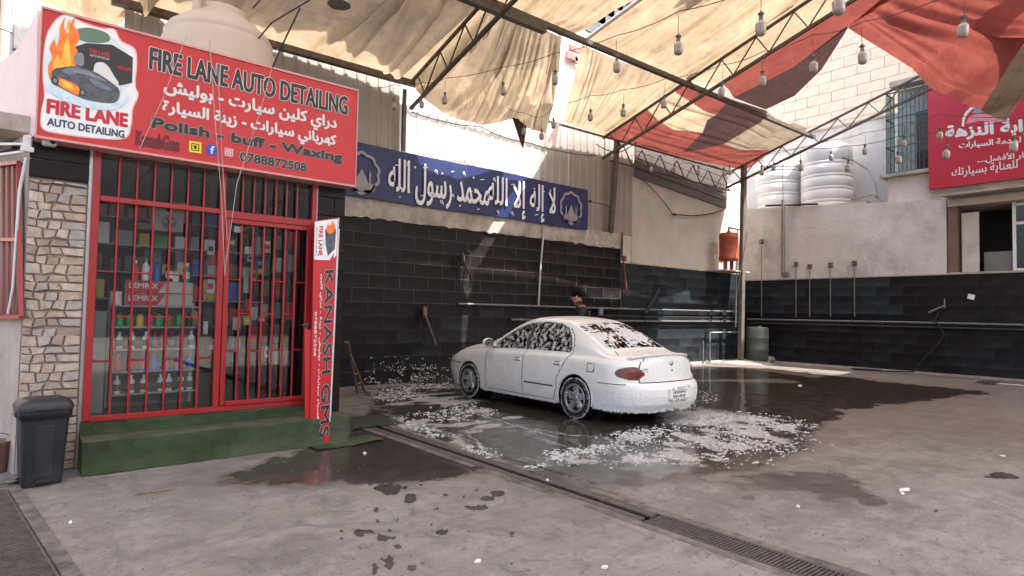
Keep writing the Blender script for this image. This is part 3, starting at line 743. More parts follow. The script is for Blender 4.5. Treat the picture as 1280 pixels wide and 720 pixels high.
# step and platform with green carpet, a bit uneven
st = thing('carpeted_step', 'low entrance step covered in worn green carpet below the barred shop front', 'step', (1.7, 6.3, 0))
def lump(x0, x1, y0, y1, z0, z1, flare, nx=60, amp=.006):
    b_ = MB(); vs = []; prof = [(y1, z1), ((y0+y1)/2, z1), (y0+.012, z1-.003), (y0, z1-.016), (y0-.004, (z0+z1)/2), (y0-.006, z0+.03), (y0-flare, z0+.008)]
    for i in range(nx+1):
        x = x0+(x1-x0)*i/nx
        for k, (yy, zz) in enumerate(prof):
            a = amp*math.sin(x*7+k)+random.uniform(-1,1)*amp*.5
            vs.append((x, yy+(a if k > 1 else 0)-(random.uniform(0,.02) if k == 6 else 0), zz+(a*.4 if 0 < k < 4 else 0)))
    m_ = len(prof); fs = [(i*m_+k, i*m_+k+1, (i+1)*m_+k+1, (i+1)*m_+k) for i in range(nx) for k in range(m_-1)]
    b_.add(vs, fs, True)
    for e in (0, nx):
        ring_ = [e*m_+k for k in range(m_)]; c0 = len(b_.v); xe = x0 if e == 0 else x1
        b_.v += [(xe, y1, z0)]; b_.f.append((ring_+[c0]) if e == 0 else (ring_+[c0])[::-1]); b_.sm.append(False); b_.mi.append(0)
    return b_
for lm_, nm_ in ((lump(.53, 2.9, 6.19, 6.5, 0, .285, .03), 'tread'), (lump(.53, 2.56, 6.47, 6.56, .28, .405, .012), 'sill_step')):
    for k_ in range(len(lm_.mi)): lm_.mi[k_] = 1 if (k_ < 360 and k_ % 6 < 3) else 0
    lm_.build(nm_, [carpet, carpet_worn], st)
mb = MB(); mb.box(.56, 2.88, 6.215, 6.49, 0, .27); mb.build('step_core', concrete, st)
mb = MB()
vs = []; fs = []
for i in range(25):
    for j in range(7):
        x = 2.45+i*.033; y = 6.02+j*.06; vs.append((x + (random.uniform(-.012,.012) if j in (0,6) else 0), y+(random.uniform(-.015,.015) if j in (0,6) else 0) + .06*math.sin(x*2), .012+.006*math.sin(x*9+y*5)))
fs = [(i*7+j, i*7+7+j, i*7+8+j, i*7+j+1) for i in range(24) for j in range(6)]
mb.add(vs, fs, True); whole('door_mat', mb, carpet, 'flat loose piece of green carpet on the wet floor under the leaning red sign', 'mat', (2.8, 6.2, .01))
mb = MB(); vs = []
for i in range(20):
    for j in range(12):
        x = 2.95+i*.05; y = 6.75+j*.07; vs.append((x+random.uniform(-.006,.006), y+random.uniform(-.006,.006), .014+.005*math.sin(x*7+y*6)))
mb.add(vs, [(i*12+j, i*12+12+j, i*12+13+j, i*12+j+1) for i in range(19) for j in range(11)], True)
whole('floor_carpet', mb, mat('muddy_carpet', (.05,.06,.035), .95, 0, .3, 6, .6, 120), 'muddy dark green carpet lying beside the shop corner near the ladder', 'mat', (3.4, 7.1, .01))

# ---- signboard
SY = 6.3
sg = thing('shop_sign', 'big red shop signboard with flame car picture, white and black lettering', 'sign', (1.5, SY, 2.8))
sx0, sx1, sz0, sz1 = .135, 2.925, 2.80, 3.86
mb = MB(); mb.box(sx0, sx1, SY+.002, SY+.2, sz0, sz1); mb.build('panel', red_sign, sg)
mb = MB()
for a in (((sx0-.012, SY+.1, sz0-.01), (sx1+.012, SY+.1, sz0-.01)), ((sx0-.012, SY+.1, sz1+.01), (sx1+.012, SY+.1, sz1+.01))): mb.bar(a[0], a[1], .22, .02)
mb.box(sx0-.012, sx0-.001, SY-.008, SY+.2, sz0, sz1); mb.box(sx1+.001, sx1+.012, SY-.008, SY+.2, sz0, sz1)
mb.build('frame', mat('pinkish_frame', (.62,.3,.28), .45, .1, .1, 8, .05), sg)
def S(px, py): p = at_y(px, py, SY); return Vector((p.x, SY, p.z))
def sign_line(s, xl, xr, yb_l, yt_l, mats, bolds, z=.002, slant=None):
    """xl..xr photo columns, yb_l / yt_l bottom and top rows at the left end"""
    O = S(xl, yb_l); T = S(xl, yt_l); ux = S(xr, 200).x
    ln = ux-O.x; h_ = T.z-O.z
    for k, (m_, bo) in enumerate(zip(mats, bolds)):
        b_ = MB(); put_text(b_, s, O, (ln,0,0), (0,0,h_), (0,-1,0), bo, z+.0025*k)
        b_.build('lettering', m_, sg)
sign_line('FIRE LANE AUTO DETAILING', 187, 432, 86, 59, (white_print, dark_print), (.013, .007))
sign_line(arabic('دراي كلين سيارت - بوليش'), 205, 419, 122, 98, (white_print,), (.006,))
sign_line(arabic('كهرباني سيارات - زينة السيارة'), 203, 419, 146, 124, (white_print,), (.006,))
sign_line('Polish - buff - Waxing', 190, 427, 163, 147, (mat('grey_outline', (.45,.42,.42), .5, 0, .03, 3, 0), dark_print), (.012, .008))
sign_line('KanashGms', 170, 223, 181, 163, (maroon_print,), (.006,))
sign_line('0788872508', 300, 383, 201, 190, (MATS['grey_outline'], dark_print), (.008, .0035))
def disc(b_, c, rx, rz, n_=20, y=0): b_.add([(c.x+rx*math.cos(2*PI*k/n_), SY-y, c.z+rz*math.sin(2*PI*k/n_)) for k in range(n_)], [list(range(n_))[::-1]])
# yellow square, blue f disc, purple camera icon
c = S(244, 184); mb = MB(); mb.box(c.x-.052, c.x+.052, SY-.003, SY+.002, c.z-.052, c.z+.052); mb.build('icon', yellow_print, sg)
mb = MB()
for q_ in range(4): a = q_*PI/2; mb.obox((c.x+.03*math.cos(a), SY-.004, c.z+.03*math.sin(a)), (.004+.026*abs(math.sin(a)),0,0), (0,.001,0), (0,0,.004+.026*abs(math.cos(a))))
mb.box(c.x-.012, c.x+.012, SY-.005, SY-.003, c.z-.016, c.z+.016); mb.build('icon_mark', dark_print, sg)
c = S(265, 187.5); mb = MB(); disc(mb, c, .055, .055, 24, .003); mb.build('icon', blue_print, sg)
mb = MB(); put_text(mb, 'f', (c.x-.014, SY, c.z-.035), (.032,0,0), (0,0,.07), (0,-1,0), .004, .0045); mb.build('icon_mark', white_print, sg)
c = S(286, 190.5); mb = MB(); mb.obox((c.x, SY, c.z), (.043,0,0), (0,.003,0), (0,0,.043)); mb.build('icon', purple_print, sg)
mb = MB(); n_ = 20
for (ra, rb) in ((.012,.019),): mb.add([(c.x+r_*math.cos(2*PI*k/n_), SY-.0045, c.z+r_*math.sin(2*PI*k/n_)) for r_ in (ra, rb) for k in range(n_)], [(k, (k+1)%n_, n_+(k+1)%n_, n_+k) for k in range(n_)])
for sx in (-1, 1): mb.box(c.x+sx*.031-.003, c.x+sx*.031+.003, SY-.0045, SY-.0035, c.z-.031, c.z+.031); mb.box(c.x-.031, c.x+.031, SY-.0045, SY-.0035, c.z+sx*.031-.003, c.z+sx*.031+.003)
mb.build('icon_mark', white_print, sg)
# picture on the left of the board
def smooth_ring(P, k_=5):
    n_ = len(P); out = []
    for i in range(n_):
        a, b__, c, d = P[i-1], P[i], P[(i+1) % n_], P[(i+2) % n_]
        for k in range(k_):
            s_ = k/k_; out.append(tuple(.5*(2*b__[j]+(-a[j]+c[j])*s_+(2*a[j]-5*b__[j]+4*c[j]-d[j])*s_*s_+(-a[j]+3*b__[j]-3*c[j]+d[j])*s_**3) for j in (0,1)))
    return out
def flat(px, m_, lay, name='picture_patch', parent=None):
    if m_ not in (dark_print,): px = smooth_ring(px)
    b_ = MB(); b_.add([S(a, b__)+Vector((0,-.002*lay,0)) for a, b__ in px], [list(range(len(px)))]); return b_.build(name, m_, parent or sg)
halo = [(54,160),(52,140),(56,118),(54,95),(56,60),(62,38),(75,22),(88,20),(100,28),(125,36),(142,38),(150,52),(167,62),(170,80),(168,105),(172,118),(165,135),(163,155),(155,172),(120,172),(80,167)]
flat([(a-(1 if a < 100 else -1.5), c-(1.5 if c < 100 else -1.5)) for a, c in halo], mat('pink_glow_print', (.85,.45,.45), .5, 0, .05, 3, 0), 1)
flat(halo, mat('white_card_print', (.8,.8,.8), .5, 0, .03, 4, 0, col2=(.72,.76,.78)), 1.6)
flat([(56,112),(57,70),(66,48),(85,34),(130,42),(150,56),(164,75),(166,100),(150,118),(135,128),(100,126),(75,118)], sky_print, 2)
flat([(95,38),(112,35),(134,42),(136,52),(118,54),(100,50)], green_print, 2.4)
flat([(91,68),(95,58),(108,54),(140,56),(166,72),(165,104),(150,107),(120,100),(92,92)], dark_print, 2.8)            # van
flat([(91,68),(98,66),(104,68),(104,82),(94,80)], mat('van_grey_print', (.2,.22,.25), .5, 0, .05, 6, 0), 3.1)
flat([(118,82),(126,78),(134,82),(143,96),(148,106),(134,112),(118,104)], white_print, 3.2)
flat([(63,100),(60,84),(65,72),(62,60),(68,50),(70,58),(74,48),(75,34),(81,22),(80,34),(85,42),(88,30),(94,22),(92,32),(98,40),(99,50),(94,58),(97,64),(92,72),(95,86),(88,98),(75,104)], orange_print, 3.4)   # flames
flat([(68,98),(66,84),(72,68),(76,76),(81,56),(85,46),(87,60),(88,74),(89,86),(82,98)], flame_print, 3.7)
flat([(64,96),(66,88),(74,85),(92,83),(103,85),(122,92),(140,104),(149,113),(148,124),(140,129),(118,127),(100,122),(76,110),(65,104)], mat('car_black_print', (.02,.022,.03), .35, 0, .4, 20, 0, col2=(.1,.11,.14)), 4)
flat([(78,88),(92,85),(104,88),(96,92),(84,93)], mat('screen_print', (.14,.17,.22), .3, 0, .1, 6, 0), 4.3)
flat([(84,30),(88,24),(87,34),(84,38)], flame_print, 3.8); flat([(90,90),(106,88),(122,95),(134,103),(124,100),(108,94)], MATS['van_grey_print'], 4.35); flat([(60,112),(72,114),(90,120),(110,128),(135,132),(152,126),(160,118),(156,130),(138,138),(105,134),(75,124)], mat('ice_blue_print', (.35,.6,.75), .5, 0, .3, 30, 0, col2=(.75,.82,.85)), 3.9)
flat([(72,98),(84,101),(98,109),(97,119),(84,113),(73,106)], orange_print, 4.3)
flat([(76,100),(84,103),(92,109),(90,113),(80,108)], flame_print, 4.6)
for (a, c_) in ((69,101),(103,116)):
    b_ = MB(); q_ = S(a, c_); disc(b_, q_, .024, .036, 16, .0098); b_.build('picture_patch', dark_print, sg)
    b_ = MB(); disc(b_, q_, .013, .02, 14, .0104); b_.build('picture_patch', MATS['van_grey_print'], sg)
flat([(112,98),(128,104),(140,113),(130,112),(116,105)], mat('hood_sheen_print', (.12,.16,.24), .3, 0, .1, 6, 0), 4.8)
def sl2(s, xl, xr, yb, yt, m_, bo, lay): 
    O = S(xl, yb); T = S(xl, yt); b_ = MB(); put_text(b_, s, O, (S(xr,150).x-O.x,0,0), (0,0,T.z-O.z), (0,-1,0), bo, lay); b_.build('lettering', m_, sg)
sl2('FIRE LANE', 59, 159, 141, 124, red_print, .007, .006)
sl2('AUTO DETAILING', 59, 156, 156.5, 147, navy_print, .0025, .006)
sl2('FIRE LANE', 112, 133, 66, 61, red_print, .0015, .0072); sl2('AUTO DETAILING', 112, 133, 70, 67.5, white_print, 0, .0072); sl2('FIRE LANE', 147, 161, 86, 82, red_print, .001, .0072)
# pale panel on the left side of the sign
pl_ = MB(); nL = LN
def LF(px, py, off=0): return at_pl(px, py, P0-nL*off if False else P0+Vector((0,0,0)), nL)
poly = [LF(47,12), LF(44,168), LF(22,182), LF(-25,196), LF(-25,110), LF(0,77), LF(14,68), LF(24,58)]
pl_.prism(poly, Vector((.03,.0,0))); whole('side_banner', pl_, pinkwhite, 'pale pink and white banner stretched along the left side of the shop roof', 'banner', poly[2])
# red window bars and pipe on the left facade
wg = thing('barred_window', 'dark red barred window on the left side wall of the shop', 'window', LF(20, 395))
mb = MB(); mb.prism([LF(-40,212), LF(27,204), LF(29,394), LF(-40,404)], Vector((.02,.0,0))); mb.build('pane', mat('maroon_dark', (.05,.015,.02), .4, 0, .1, 4, 0), wg)
mb = MB()
for a, c in (((27,204),(30,396)), ((-40,398),(30,396)), ((-40,212),(27,204)), ((-40,300),(28,300))):
    mb.bar(LF(*a)-Vector((.02,.02,0)), LF(*c)-Vector((.02,.02,0)), .03)
for x in (-8, 1, 8, 15, 21): mb.bar(LF(x,208)-Vector((.015,.015,0)), LF(x+1,397)-Vector((.015,.015,0)), .014)
mb.build('bars', red, wg)
wp = MB(); wp.tube([LF(38,200)+Vector((-.03,-.06,0)), LF(30,240)+Vector((-.03,-.06,0)), LF(22,360)+Vector((-.03,-.06,0)), LF(16,392)+Vector((-.03,-.06,0))], .012, 8)
whole('white_pipe', wp, white_print, 'thin white pipe bracket beside the barred side window', 'pipe', LF(22, 360))
bk = MB(); q_ = LF(36,182)+Vector((-.01,-.06,0)); bk.obox(q_, (.03,0,0), (0,.03,0), (0,0,.07), .01); bk.obox(q_+Vector((.0,-.03,-.05)), (.045,0,0), (0,.012,0), (0,0,.02), .004); bk.bar(q_+Vector((-.2,.1,-.02)), q_, .02); bk.bar(q_+Vector((-.28,.1,-.14)), q_+Vector((0,0,-.06)), .018)
whole('awning_bracket', bk, white_print, 'white metal awning arm bracket at the shop corner beside the camera', 'bracket', q_)
aw = MB(); aw.prism([LF(-40,205)+Vector((-.05,-.05,0)), LF(-40,193)+Vector((-.05,-.05,0)), LF(23,180)+Vector((-.05,-.05,0)), LF(23,188)+Vector((-.05,-.05,0))], Vector((.04,.03,0))); whole('awning', aw, pipe_black, 'dark awning bar above the barred side window', 'awning', LF(-40, 200))
# camera under the sign
cm = thing('security_camera', 'small white security camera under the sign at the stone pillar', 'camera', (.24, 6.42, 2.72))
q_ = at_y(62, 178, 6.4); mb = MB(); mb.obox(q_, (.05,0,0), (0,.05,0), (0,0,.03), .012); mb.build('housing', white_print, cm)
mb = MB(); mb.lathe([(.018,0),(.018,.02),(.0,.022)], q_+Vector((.02,-.05,-.004)), 14, True, Matrix.Rotation(PI/2, 3, 'X')); mb.build('lens', black_void, cm)
mb = MB(); mb.bar(q_+Vector((-.02,.04,.02)), (q_.x-.02, 6.52, q_.z+.05), .02); mb.build('mount', white_print, cm)

# ---- barred front: frames, bars, glass
gt = thing('barred_shop_front', 'red barred steel shop front with glass and a closed door on its right', 'gate', (1.55, 6.5, .4))
GY = 6.49
gx0, gxm, gx1 = .57, 1.615, 2.545; gz0, gzt, gz1 = .405, 2.37, 2.82
def fr(name, p, q, w_, h_, m_=red, par=gt): b_ = MB(); b_.bar(p, q, w_, h_, .004); return b_.build(name, m_, par)
fr('post', (gx0, GY, gz0), (gx0, GY, gz1), .06, .05); fr('post', (gx1, GY, gz0), (gx1, GY, gz1), .05, .05)
fr('post', (gxm, GY, gz0+.03), (gxm, GY, gz1), .055, .05)
fr('rail', (gx0+.03, GY, gz0+.015), (gx1-.025, GY, gz0+.015), .05, .05); fr('rail', (gx0+.03, GY, gzt), (gxm-.028, GY, gzt), .045, .05); fr('rail', (gxm+.028, GY, gzt-.02), (gx1-.026, GY, gzt-.02), .045, .075)
fr('rail', (gx0+.03, GY, gz1-.01), (gx1-.026, GY, gz1-.01), .045, .03)
dr = bpy.data.objects.new('door', None); COL.objects.link(dr); dr.parent = gt; dr.location = (.1, 0, 0)
dz0, dz1 = gz0+.045, gzt-.065
for p, q in (((gxm+.055, GY-.01, dz0), (gxm+.055, GY-.01, dz1)), ((gx1-.05, GY-.01, dz0), (gx1-.05, GY-.01, dz1)), ((gxm+.08, GY-.01, dz0+.02), (gx1-.075, GY-.01, dz0+.02)), ((gxm+.08, GY-.01, dz1-.02), (gx1-.075, GY-.01, dz1-.02))):
    fr('door_frame', p, q, .045, .045, red, dr)
nL_, nR_ = 6, 6
lx = [gx0+.03+(gxm-gx0-.058)*(k+1)/(nL_+1) for k in range(nL_)]; rx = [gxm+.08+(gx1-gxm-.155)*(k+1)/(nR_+1) for k in range(nR_)]
for i, x in enumerate(lx):
    fr('bar', (x, GY+.005, gz0+.035), (x, GY+.005, gz1-.025), .018, .018)
for i, x in enumerate(rx):
    fr('bar', (x, GY, gzt+.02), (x, GY, gz1-.025), .018, .018); fr('door_bar', (x, GY-.005, dz0+.042), (x, GY-.005, dz1-.042), .018, .018, red, dr)
xs_ = [gx0+.03]+lx+[gxm-.028]
for i in range(len(xs_)-1):
    for z in ((1.72, .92) if i % 2 == 0 else (1.32,)):
        if i in (0, 2, 4, 6) or z == 1.32: fr('link', (xs_[i], GY+.005, z), (xs_[i+1], GY+.005, z), .014, .014)
xs_ = [gxm+.078]+rx+[gx1-.073]
for i in range(len(xs_)-1):
    for z in ((1.7, .98) if i % 2 == 0 else (1.36,)): fr('door_link', (xs_[i], GY-.005, z), (xs_[i+1], GY-.005, z), .014, .014, red, dr)
b_ = MB(); b_.obox((gx1-.05, GY-.045, 1.22), (.012,0,0), (0,.01,0), (0,0,.05), .004); b_.tube([(gx1-.05, GY-.05, 1.25),(gx1-.05, GY-.085, 1.25),(gx1-.12, GY-.085, 1.25)], .008, 8); b_.build('handle', galv, dr)
b_ = MB(); b_.box(gx0+.03, gxm-.03, GY+.04, GY+.046, gz0+.035, gzt-.02); b_.build('glass_pane', shop_glass, gt)
b_ = MB(); b_.box(gxm+.03, gx1-.03, GY+.04, GY+.046, gz0+.04, gzt-.06); b_.build('glass_pane', shop_glass, gt)
b_ = MB(); b_.box(gx0+.03, gx1-.03, GY+.04, GY+.046, gzt+.03, gz1-.03); b_.build('glass_pane', shop_glass, gt)

# ---- leaning red sign
ts = thing('leaning_sign', 'tall narrow red signboard leaning upright at the shop door, lettering running down it', 'sign', (2.6, 6.2, 0))
TA, TB, TC, TD = at_y(393,276,6.32), at_y(423,272,6.27), at_y(411,557,6.17), at_y(387,552,6.2)
tn = (TB-TA).cross(TD-TA).normalized(); 
if tn.y > 0: tn = -tn
b_ = MB(); b_.prism([TA,TB,TC,TD], -tn*.035); b_.build('board', red_sign, ts)
b_ = MB(); e_ = (TA-TB)*.06; b_.prism([TB+tn*.001, TB-e_*.6+tn*.001, TC-e_*.5+tn*.001+Vector((0,0,.25)), TC+tn*.001+Vector((0,0,.25))], -tn*.03); b_.build('edge_strip', white_print, ts)
dn = (TD-TA); ac = (TB-TA)
def tp(u, v, z=.002): return TA+ac*u*(1-v)+(TC-TD)*u*v+dn*v+tn*z
def tq(P, m_, z, name='picture_patch'): b_ = MB(); b_.add([tp(u, v, z) for u, v in P], [list(range(len(P)))]); b_.build(name, m_, ts)
tq([(0.02,.005),(.97,.005),(.98,.17),(.8,.19),(.3,.185),(.02,.18)], MATS['white_card_print'], .002)
tq([(.45,.05),(.7,.03),(.92,.05),(.9,.14),(.6,.17),(.5,.12)], MATS['car_black_print'], .004)
tq([(.5,.05),(.55,.02),(.65,.035),(.75,.01),(.85,.03),(.9,.05),(.75,.07),(.6,.07)], orange_print, .006)
tq([(.38,.09),(.6,.09),(.5,.13),(.4,.14)], sky_print, .003)
def tdown(s, u_l, u_r, v0, v1, mats, bolds, z0=.004):
    """text that reads downward: its up direction points to the right of the board"""
    O = tp(u_l, v0, 0); Uv = tp(u_l, v1, 0)-O; Vv = tp(u_r, v0, 0)-O
    for k, (m_, bo) in enumerate(zip(mats, bolds)):
        b_ = MB(); put_text(b_, s, O, Uv, Vv, tn, bo, z0+.0025*k); b_.build('lettering', m_, ts)
tdown('FIRE LANE', .2, .36, .03, .165, (red_print,), (.002,)); tdown('AUTO DETAILING', .07, .14, .03, .165, (navy_print,), (0,))
tdown('KANASH GMS', .52, .88, .235, .975, (white_print, dark_print), (.007, .0045))
tdown(arabic('كهرباء سيارات - بوليش - زينة - دراي كلين'), .3, .42, .25, .9, (white_print,), (.0015,)); tdown('0788872508', .1, .2, .42, .62, (white_print,), (.001,))
b_ = MB(); b_.prism([tp(1.02,.05,-.05), tp(1.12,.05,-.05), tp(1.1,.9,-.05), tp(1.0,.9,-.05)], -tn*.02); b_.build('back_batten', white_print, ts)
b_ = MB(); b_.prism([tp(-.32,.5,-.03), tp(-.0,.5,-.03), tp(-.0,.93,-.03), tp(-.22,.93,-.03)], -tn*.02); b_.build('side_board', red_sign, ts)

# ---- roof tank of the shop
tk = thing('water_tank', 'dusty round water tank on the shop roof behind the red signboard', 'water tank', (1.78, 7.5, 3.0))
cc = Vector((1.80, 7.62, 0)); rT = .60
b_ = MB(); b_.lathe([(rT,3.0),(rT,3.5),(rT+.012,3.53),(rT,3.56),(rT,4.05),(rT+.012,4.08),(rT,4.11),(rT,4.42),(rT-.02,4.47),(rT-.03,4.5),(rT-.02,4.53),(rT-.06,4.6),(rT-.2,4.72),(.3,4.8),(.28,4.82)], cc, 48); b_.build('tank_body', tank_tan, tk)
b_ = MB(); b_.lathe([(.29,4.8),(.3,4.86),(.27,4.88),(0,4.9)], cc, 32); b_.build('lid', tank_tan, tk)
b_ = MB(); q_ = at_y(322, 10, 7.45); b_.lathe([(.085,0),(.07,.2),(.04,.3),(0,.31)], (q_.x-.05, 7.45, 4.46), 20); b_.build('vent_knob', tank_tan, tk)
b_ = MB(); b_.tube([(cc.x-.3, 7.4, 4.7), (cc.x-.3, 7.4, 5.3)], .045, 12); b_.build('fill_pipe', tank_tan, tk)

# ---- things at the left edge : bin, bucket, rock
bn = thing('wheeled_bin', 'charcoal plastic pedal bin standing by the stone pillar', 'bin', (.26, 6.16, 0), .1)
prof = [(.125,.0),(.135,.04),(.15,.3),(.158,.56),(.165,.585)]
def rrect(w_, d_, r, n_=5):
    pts = []
    for sx, sy, a0 in ((1,1,0),(-1,1,PI/2),(-1,-1,PI),(1,-1,3*PI/2)):
        for k in range(n_+1): a = a0+PI/2*k/n_; pts.append((sx*(w_-r)+r*math.cos(a), sy*(d_-r)+r*math.sin(a)))
    return pts
def rloft(levels, b_, n_=5, smooth=True):
    rings = []
    for w_, d_, r, z, yo in levels: rings.append([(x, y+yo, z) for x, y in rrect(w_, d_, r, n_)])
    m_ = len(rings[0]); vs = [p for R__ in rings for p in R__]
    b_.add(vs, [(i*m_+k, i*m_+(k+1)%m_, (i+1)*m_+(k+1)%m_, (i+1)*m_+k) for i in range(len(rings)-1) for k in range(m_)], smooth)
    b_.add(rings[0], [list(range(m_))[::-1]]); b_.add(rings[-1], [list(range(m_))])
b_ = MB(); rloft([(.125,.12,.03,0,0),(.13,.125,.035,.02,0),(.155,.15,.04,.5,0),(.16,.155,.04,.53,0),(.172,.166,.04,.535,0),(.172,.166,.04,.585,0)], b_); b_.build('body', bin_mat, bn, local=True)
b_ = MB(); rloft([(.178,.172,.045,.588,0),(.18,.174,.045,.62,0),(.165,.16,.05,.655,0),(.12,.115,.05,.675,.0)], b_); b_.build('lid', bin_mat, bn, local=True)
b_ = MB(); b_.obox((0,-.15,.60), (.07,0,0), (0,.03,0), (0,0,.012), .006); b_.build('lid_handle', bin_mat, bn, local=True)
b_ = MB(); b_.obox((0,-.13,.035), (.055,0,0), (0,.03,0), (0,0,.014), .008); b_.build('pedal', rubber, bn, local=True)
b_ = MB(); b_.obox((0,-.137,.27), (.06,0,0), (0,.006,.001), (0,-.01,.2), .004); b_.build('front_rib', bin_mat, bn, local=True)
for s_ in (-1,1):
    b_ = MB(); b_.obox((s_*.17,0,.56), (.012,0,0), (0,.05,0), (0,0,.02), .005); b_.build('side_grip', bin_mat, bn, local=True)
bk_ = thing('bucket', 'pinkish brown plastic bucket at the far left beside the bin', 'bucket', (-.02, 6.75, 0))
b_ = MB(); b_.lathe([(.07,0),(.075,.02),(.1,.24),(.108,.25),(.108,.262),(.094,.262),(.07,.03),(0,.03)], (0,0,0), 24); b_.build('pail', mat('brown_pink_plastic', (.25,.13,.11), .5, 0, .2, 8, .1), bk_, local=True)
b_ = MB(); b_.tube([(.1*math.cos(t), 0, .255+.0*t+.07*math.sin(t)) for t in [PI*k/12 for k in range(13)]], .004, 6); b_.build('handle', galv, bk_, local=True)
def rock(name, label, loc, r, m_, seed, cat='rock', flat_=.5, group=None):
    q_ = random.Random(seed); b_ = MB(); vs = []; n1, n2 = 7, 10
    for i in range(n1+1):
        for k in range(n2):
            th = PI*i/n1; ph = 2*PI*k/n2; rr = r*(.8+q_.uniform(-.15,.3)) if 0 < i < n1 else r*.85
            vs.append((loc[0]+rr*math.sin(th)*math.cos(ph)*1.2, loc[1]+rr*math.sin(th)*math.sin(ph), loc[2]+max(-.01, rr*math.cos(th)*flat_+r*flat_*.5)))
    b_.add(vs, [(i*n2+k, i*n2+(k+1)%n2, (i+1)*n2+(k+1)%n2, (i+1)*n2+k) for i in range(n1) for k in range(n2)])
    return whole(name, b_, m_, label, cat, loc, group)
rock('rock', 'rough grey brown rock beside the bin at the left edge', at_z(6, 606, 0), .075, rock_mat, 3)
rock('rock', 'small rubble pile next to the grey barrel in the far corner', at_z(958, 453, 0), .28, rock_mat, 8, 'rock', .55)

# ================================================================== SHOP INTERIOR
ds = thing('display_shelf', 'white shop display shelf with bottles behind the left glass', 'shelf', (1.2, 7.15, .4))
dx0, dx1, dyf, dyb = .80, 1.56, 7.0, 7.3
for x in (dx0, dx1):
    b_ = MB(); b_.box(x-.012, x+.012, dyf, dyf+.024, .4, 1.46); b_.build('upright', shelf_mat, ds)
    b_ = MB(); b_.box(x-.012, x+.012, dyb, dyb+.02, .4, 1.46); b_.build('upright', shelf_mat, ds)
zsh = [.565, .785, 1.0, 1.22, 1.43]
for z in zsh:
    b_ = MB(); b_.box(dx0+.013, dx1-.013, dyf, dyb, z-.022, z-.006, .002); b_.build('shelf_board', shelf_mat, ds)
b_ = MB(); b_.box(dx0, dx1, dyb+.021, dyb+.035, .4, 1.45); b_.build('back_panel', mat('grey_panel', (.2,.2,.2), .6, 0, .1, 4, .05), ds)
pm = {n_: mat(n_+'_plastic', c_, .35, 0, .08, 9, .02) for n_, c_ in dict(white=(.8,.8,.78), red=(.6,.03,.03), blue=(.03,.12,.55), green=(.04,.42,.12), yellow=(.75,.5,.04), magenta=(.55,.03,.22), black=(.02,.02,.02), grey=(.25,.25,.25), brown=(.25,.12,.06), cyan=(.05,.3,.35)).items()}
def bottle(x, y, z, h_, r, bm, cm_, lm, label, group, first=[None]):
    t = thing('bottle', label, 'bottle', (x, y, z), 0, group)
    b_ = MB(); b_.lathe([(r*.9,0),(r,.01),(r,h_*.62),(r*.85,h_*.72),(r*.38,h_*.8),(r*.36,h_*.85)], (0,0,0), 14); b_.build('body', bm, t, local=True)
    b_ = MB(); b_.lathe([(r*.42,h_*.83),(r*.42,h_*.97),(r*.3,h_),(0,h_)], (0,0,0), 10); b_.build('cap', cm_, t, local=True)
    b_ = MB(); b_.lathe([(r*1.015,h_*.16),(r*1.015,h_*.52)], (0,0,0), 14); b_.build('paper_label', lm, t, local=True)
ordn = ['first','second','third','fourth','fifth','sixth','seventh','eighth','ninth']
def nth(k): return (ordn+['tenth','eleventh','twelfth','thirteenth','fourteenth','fifteenth','sixteenth','seventeenth','eighteenth','nineteenth','twentieth'])[k-1]
lab = mat('brown_label', (.3,.16,.12), .6, 0, .3, 30, 0)
xsb = [.86,.98,1.085,1.235,1.31,1.42,1.5]
for i, x in enumerate(xsb): bottle(x, 7.06, zsh[0]-.006, .175, .03, pm['white'], pm['white'], lab, 'white bottle with brown label, %s from the left on the lowest shelf' % ordn[i], 'white bottles on the lowest shelf')
cols = ['red','black','blue','blue','blue','blue','blue']
for i in range(7): bottle(.86+i*.105, 7.06, zsh[1]-.006, .165, .034, pm[cols[i]], pm['red'], pm['red'] if i % 3 else pm[cols[i]], '%s can with red cap, %s from the left on the second lowest shelf' % (cols[i], ordn[i]), 'cans on the second lowest shelf')
for i, (x, c_) in enumerate([(.865,'white'),(.97,'white'),(1.09,'white'),(1.17,'black'),(1.24,'red'),(1.32,'black'),(1.40,'red'),(1.5,'white')]): bottle(x, 7.06, zsh[2]-.006, .17, .031, pm[c_], pm['white' if c_ == 'white' else 'red'], lab, '%s bottle, %s from the left on the middle shelf' % (c_, ordn[i]), 'bottles on the middle shelf')
for i, (x, c_) in enumerate([(.86,'green'),(.95,'green'),(1.035,'yellow'),(1.12,'magenta'),(1.2,'green'),(1.3,'brown'),(1.39,'green'),(1.48,'black')]): bottle(x, 7.08, zsh[3]-.006, .15, .036, pm[c_], pm['black'], pm[c_], '%s jug, %s from the left on the fourth shelf up' % (c_, ordn[i]), 'coloured jugs on the fourth shelf')
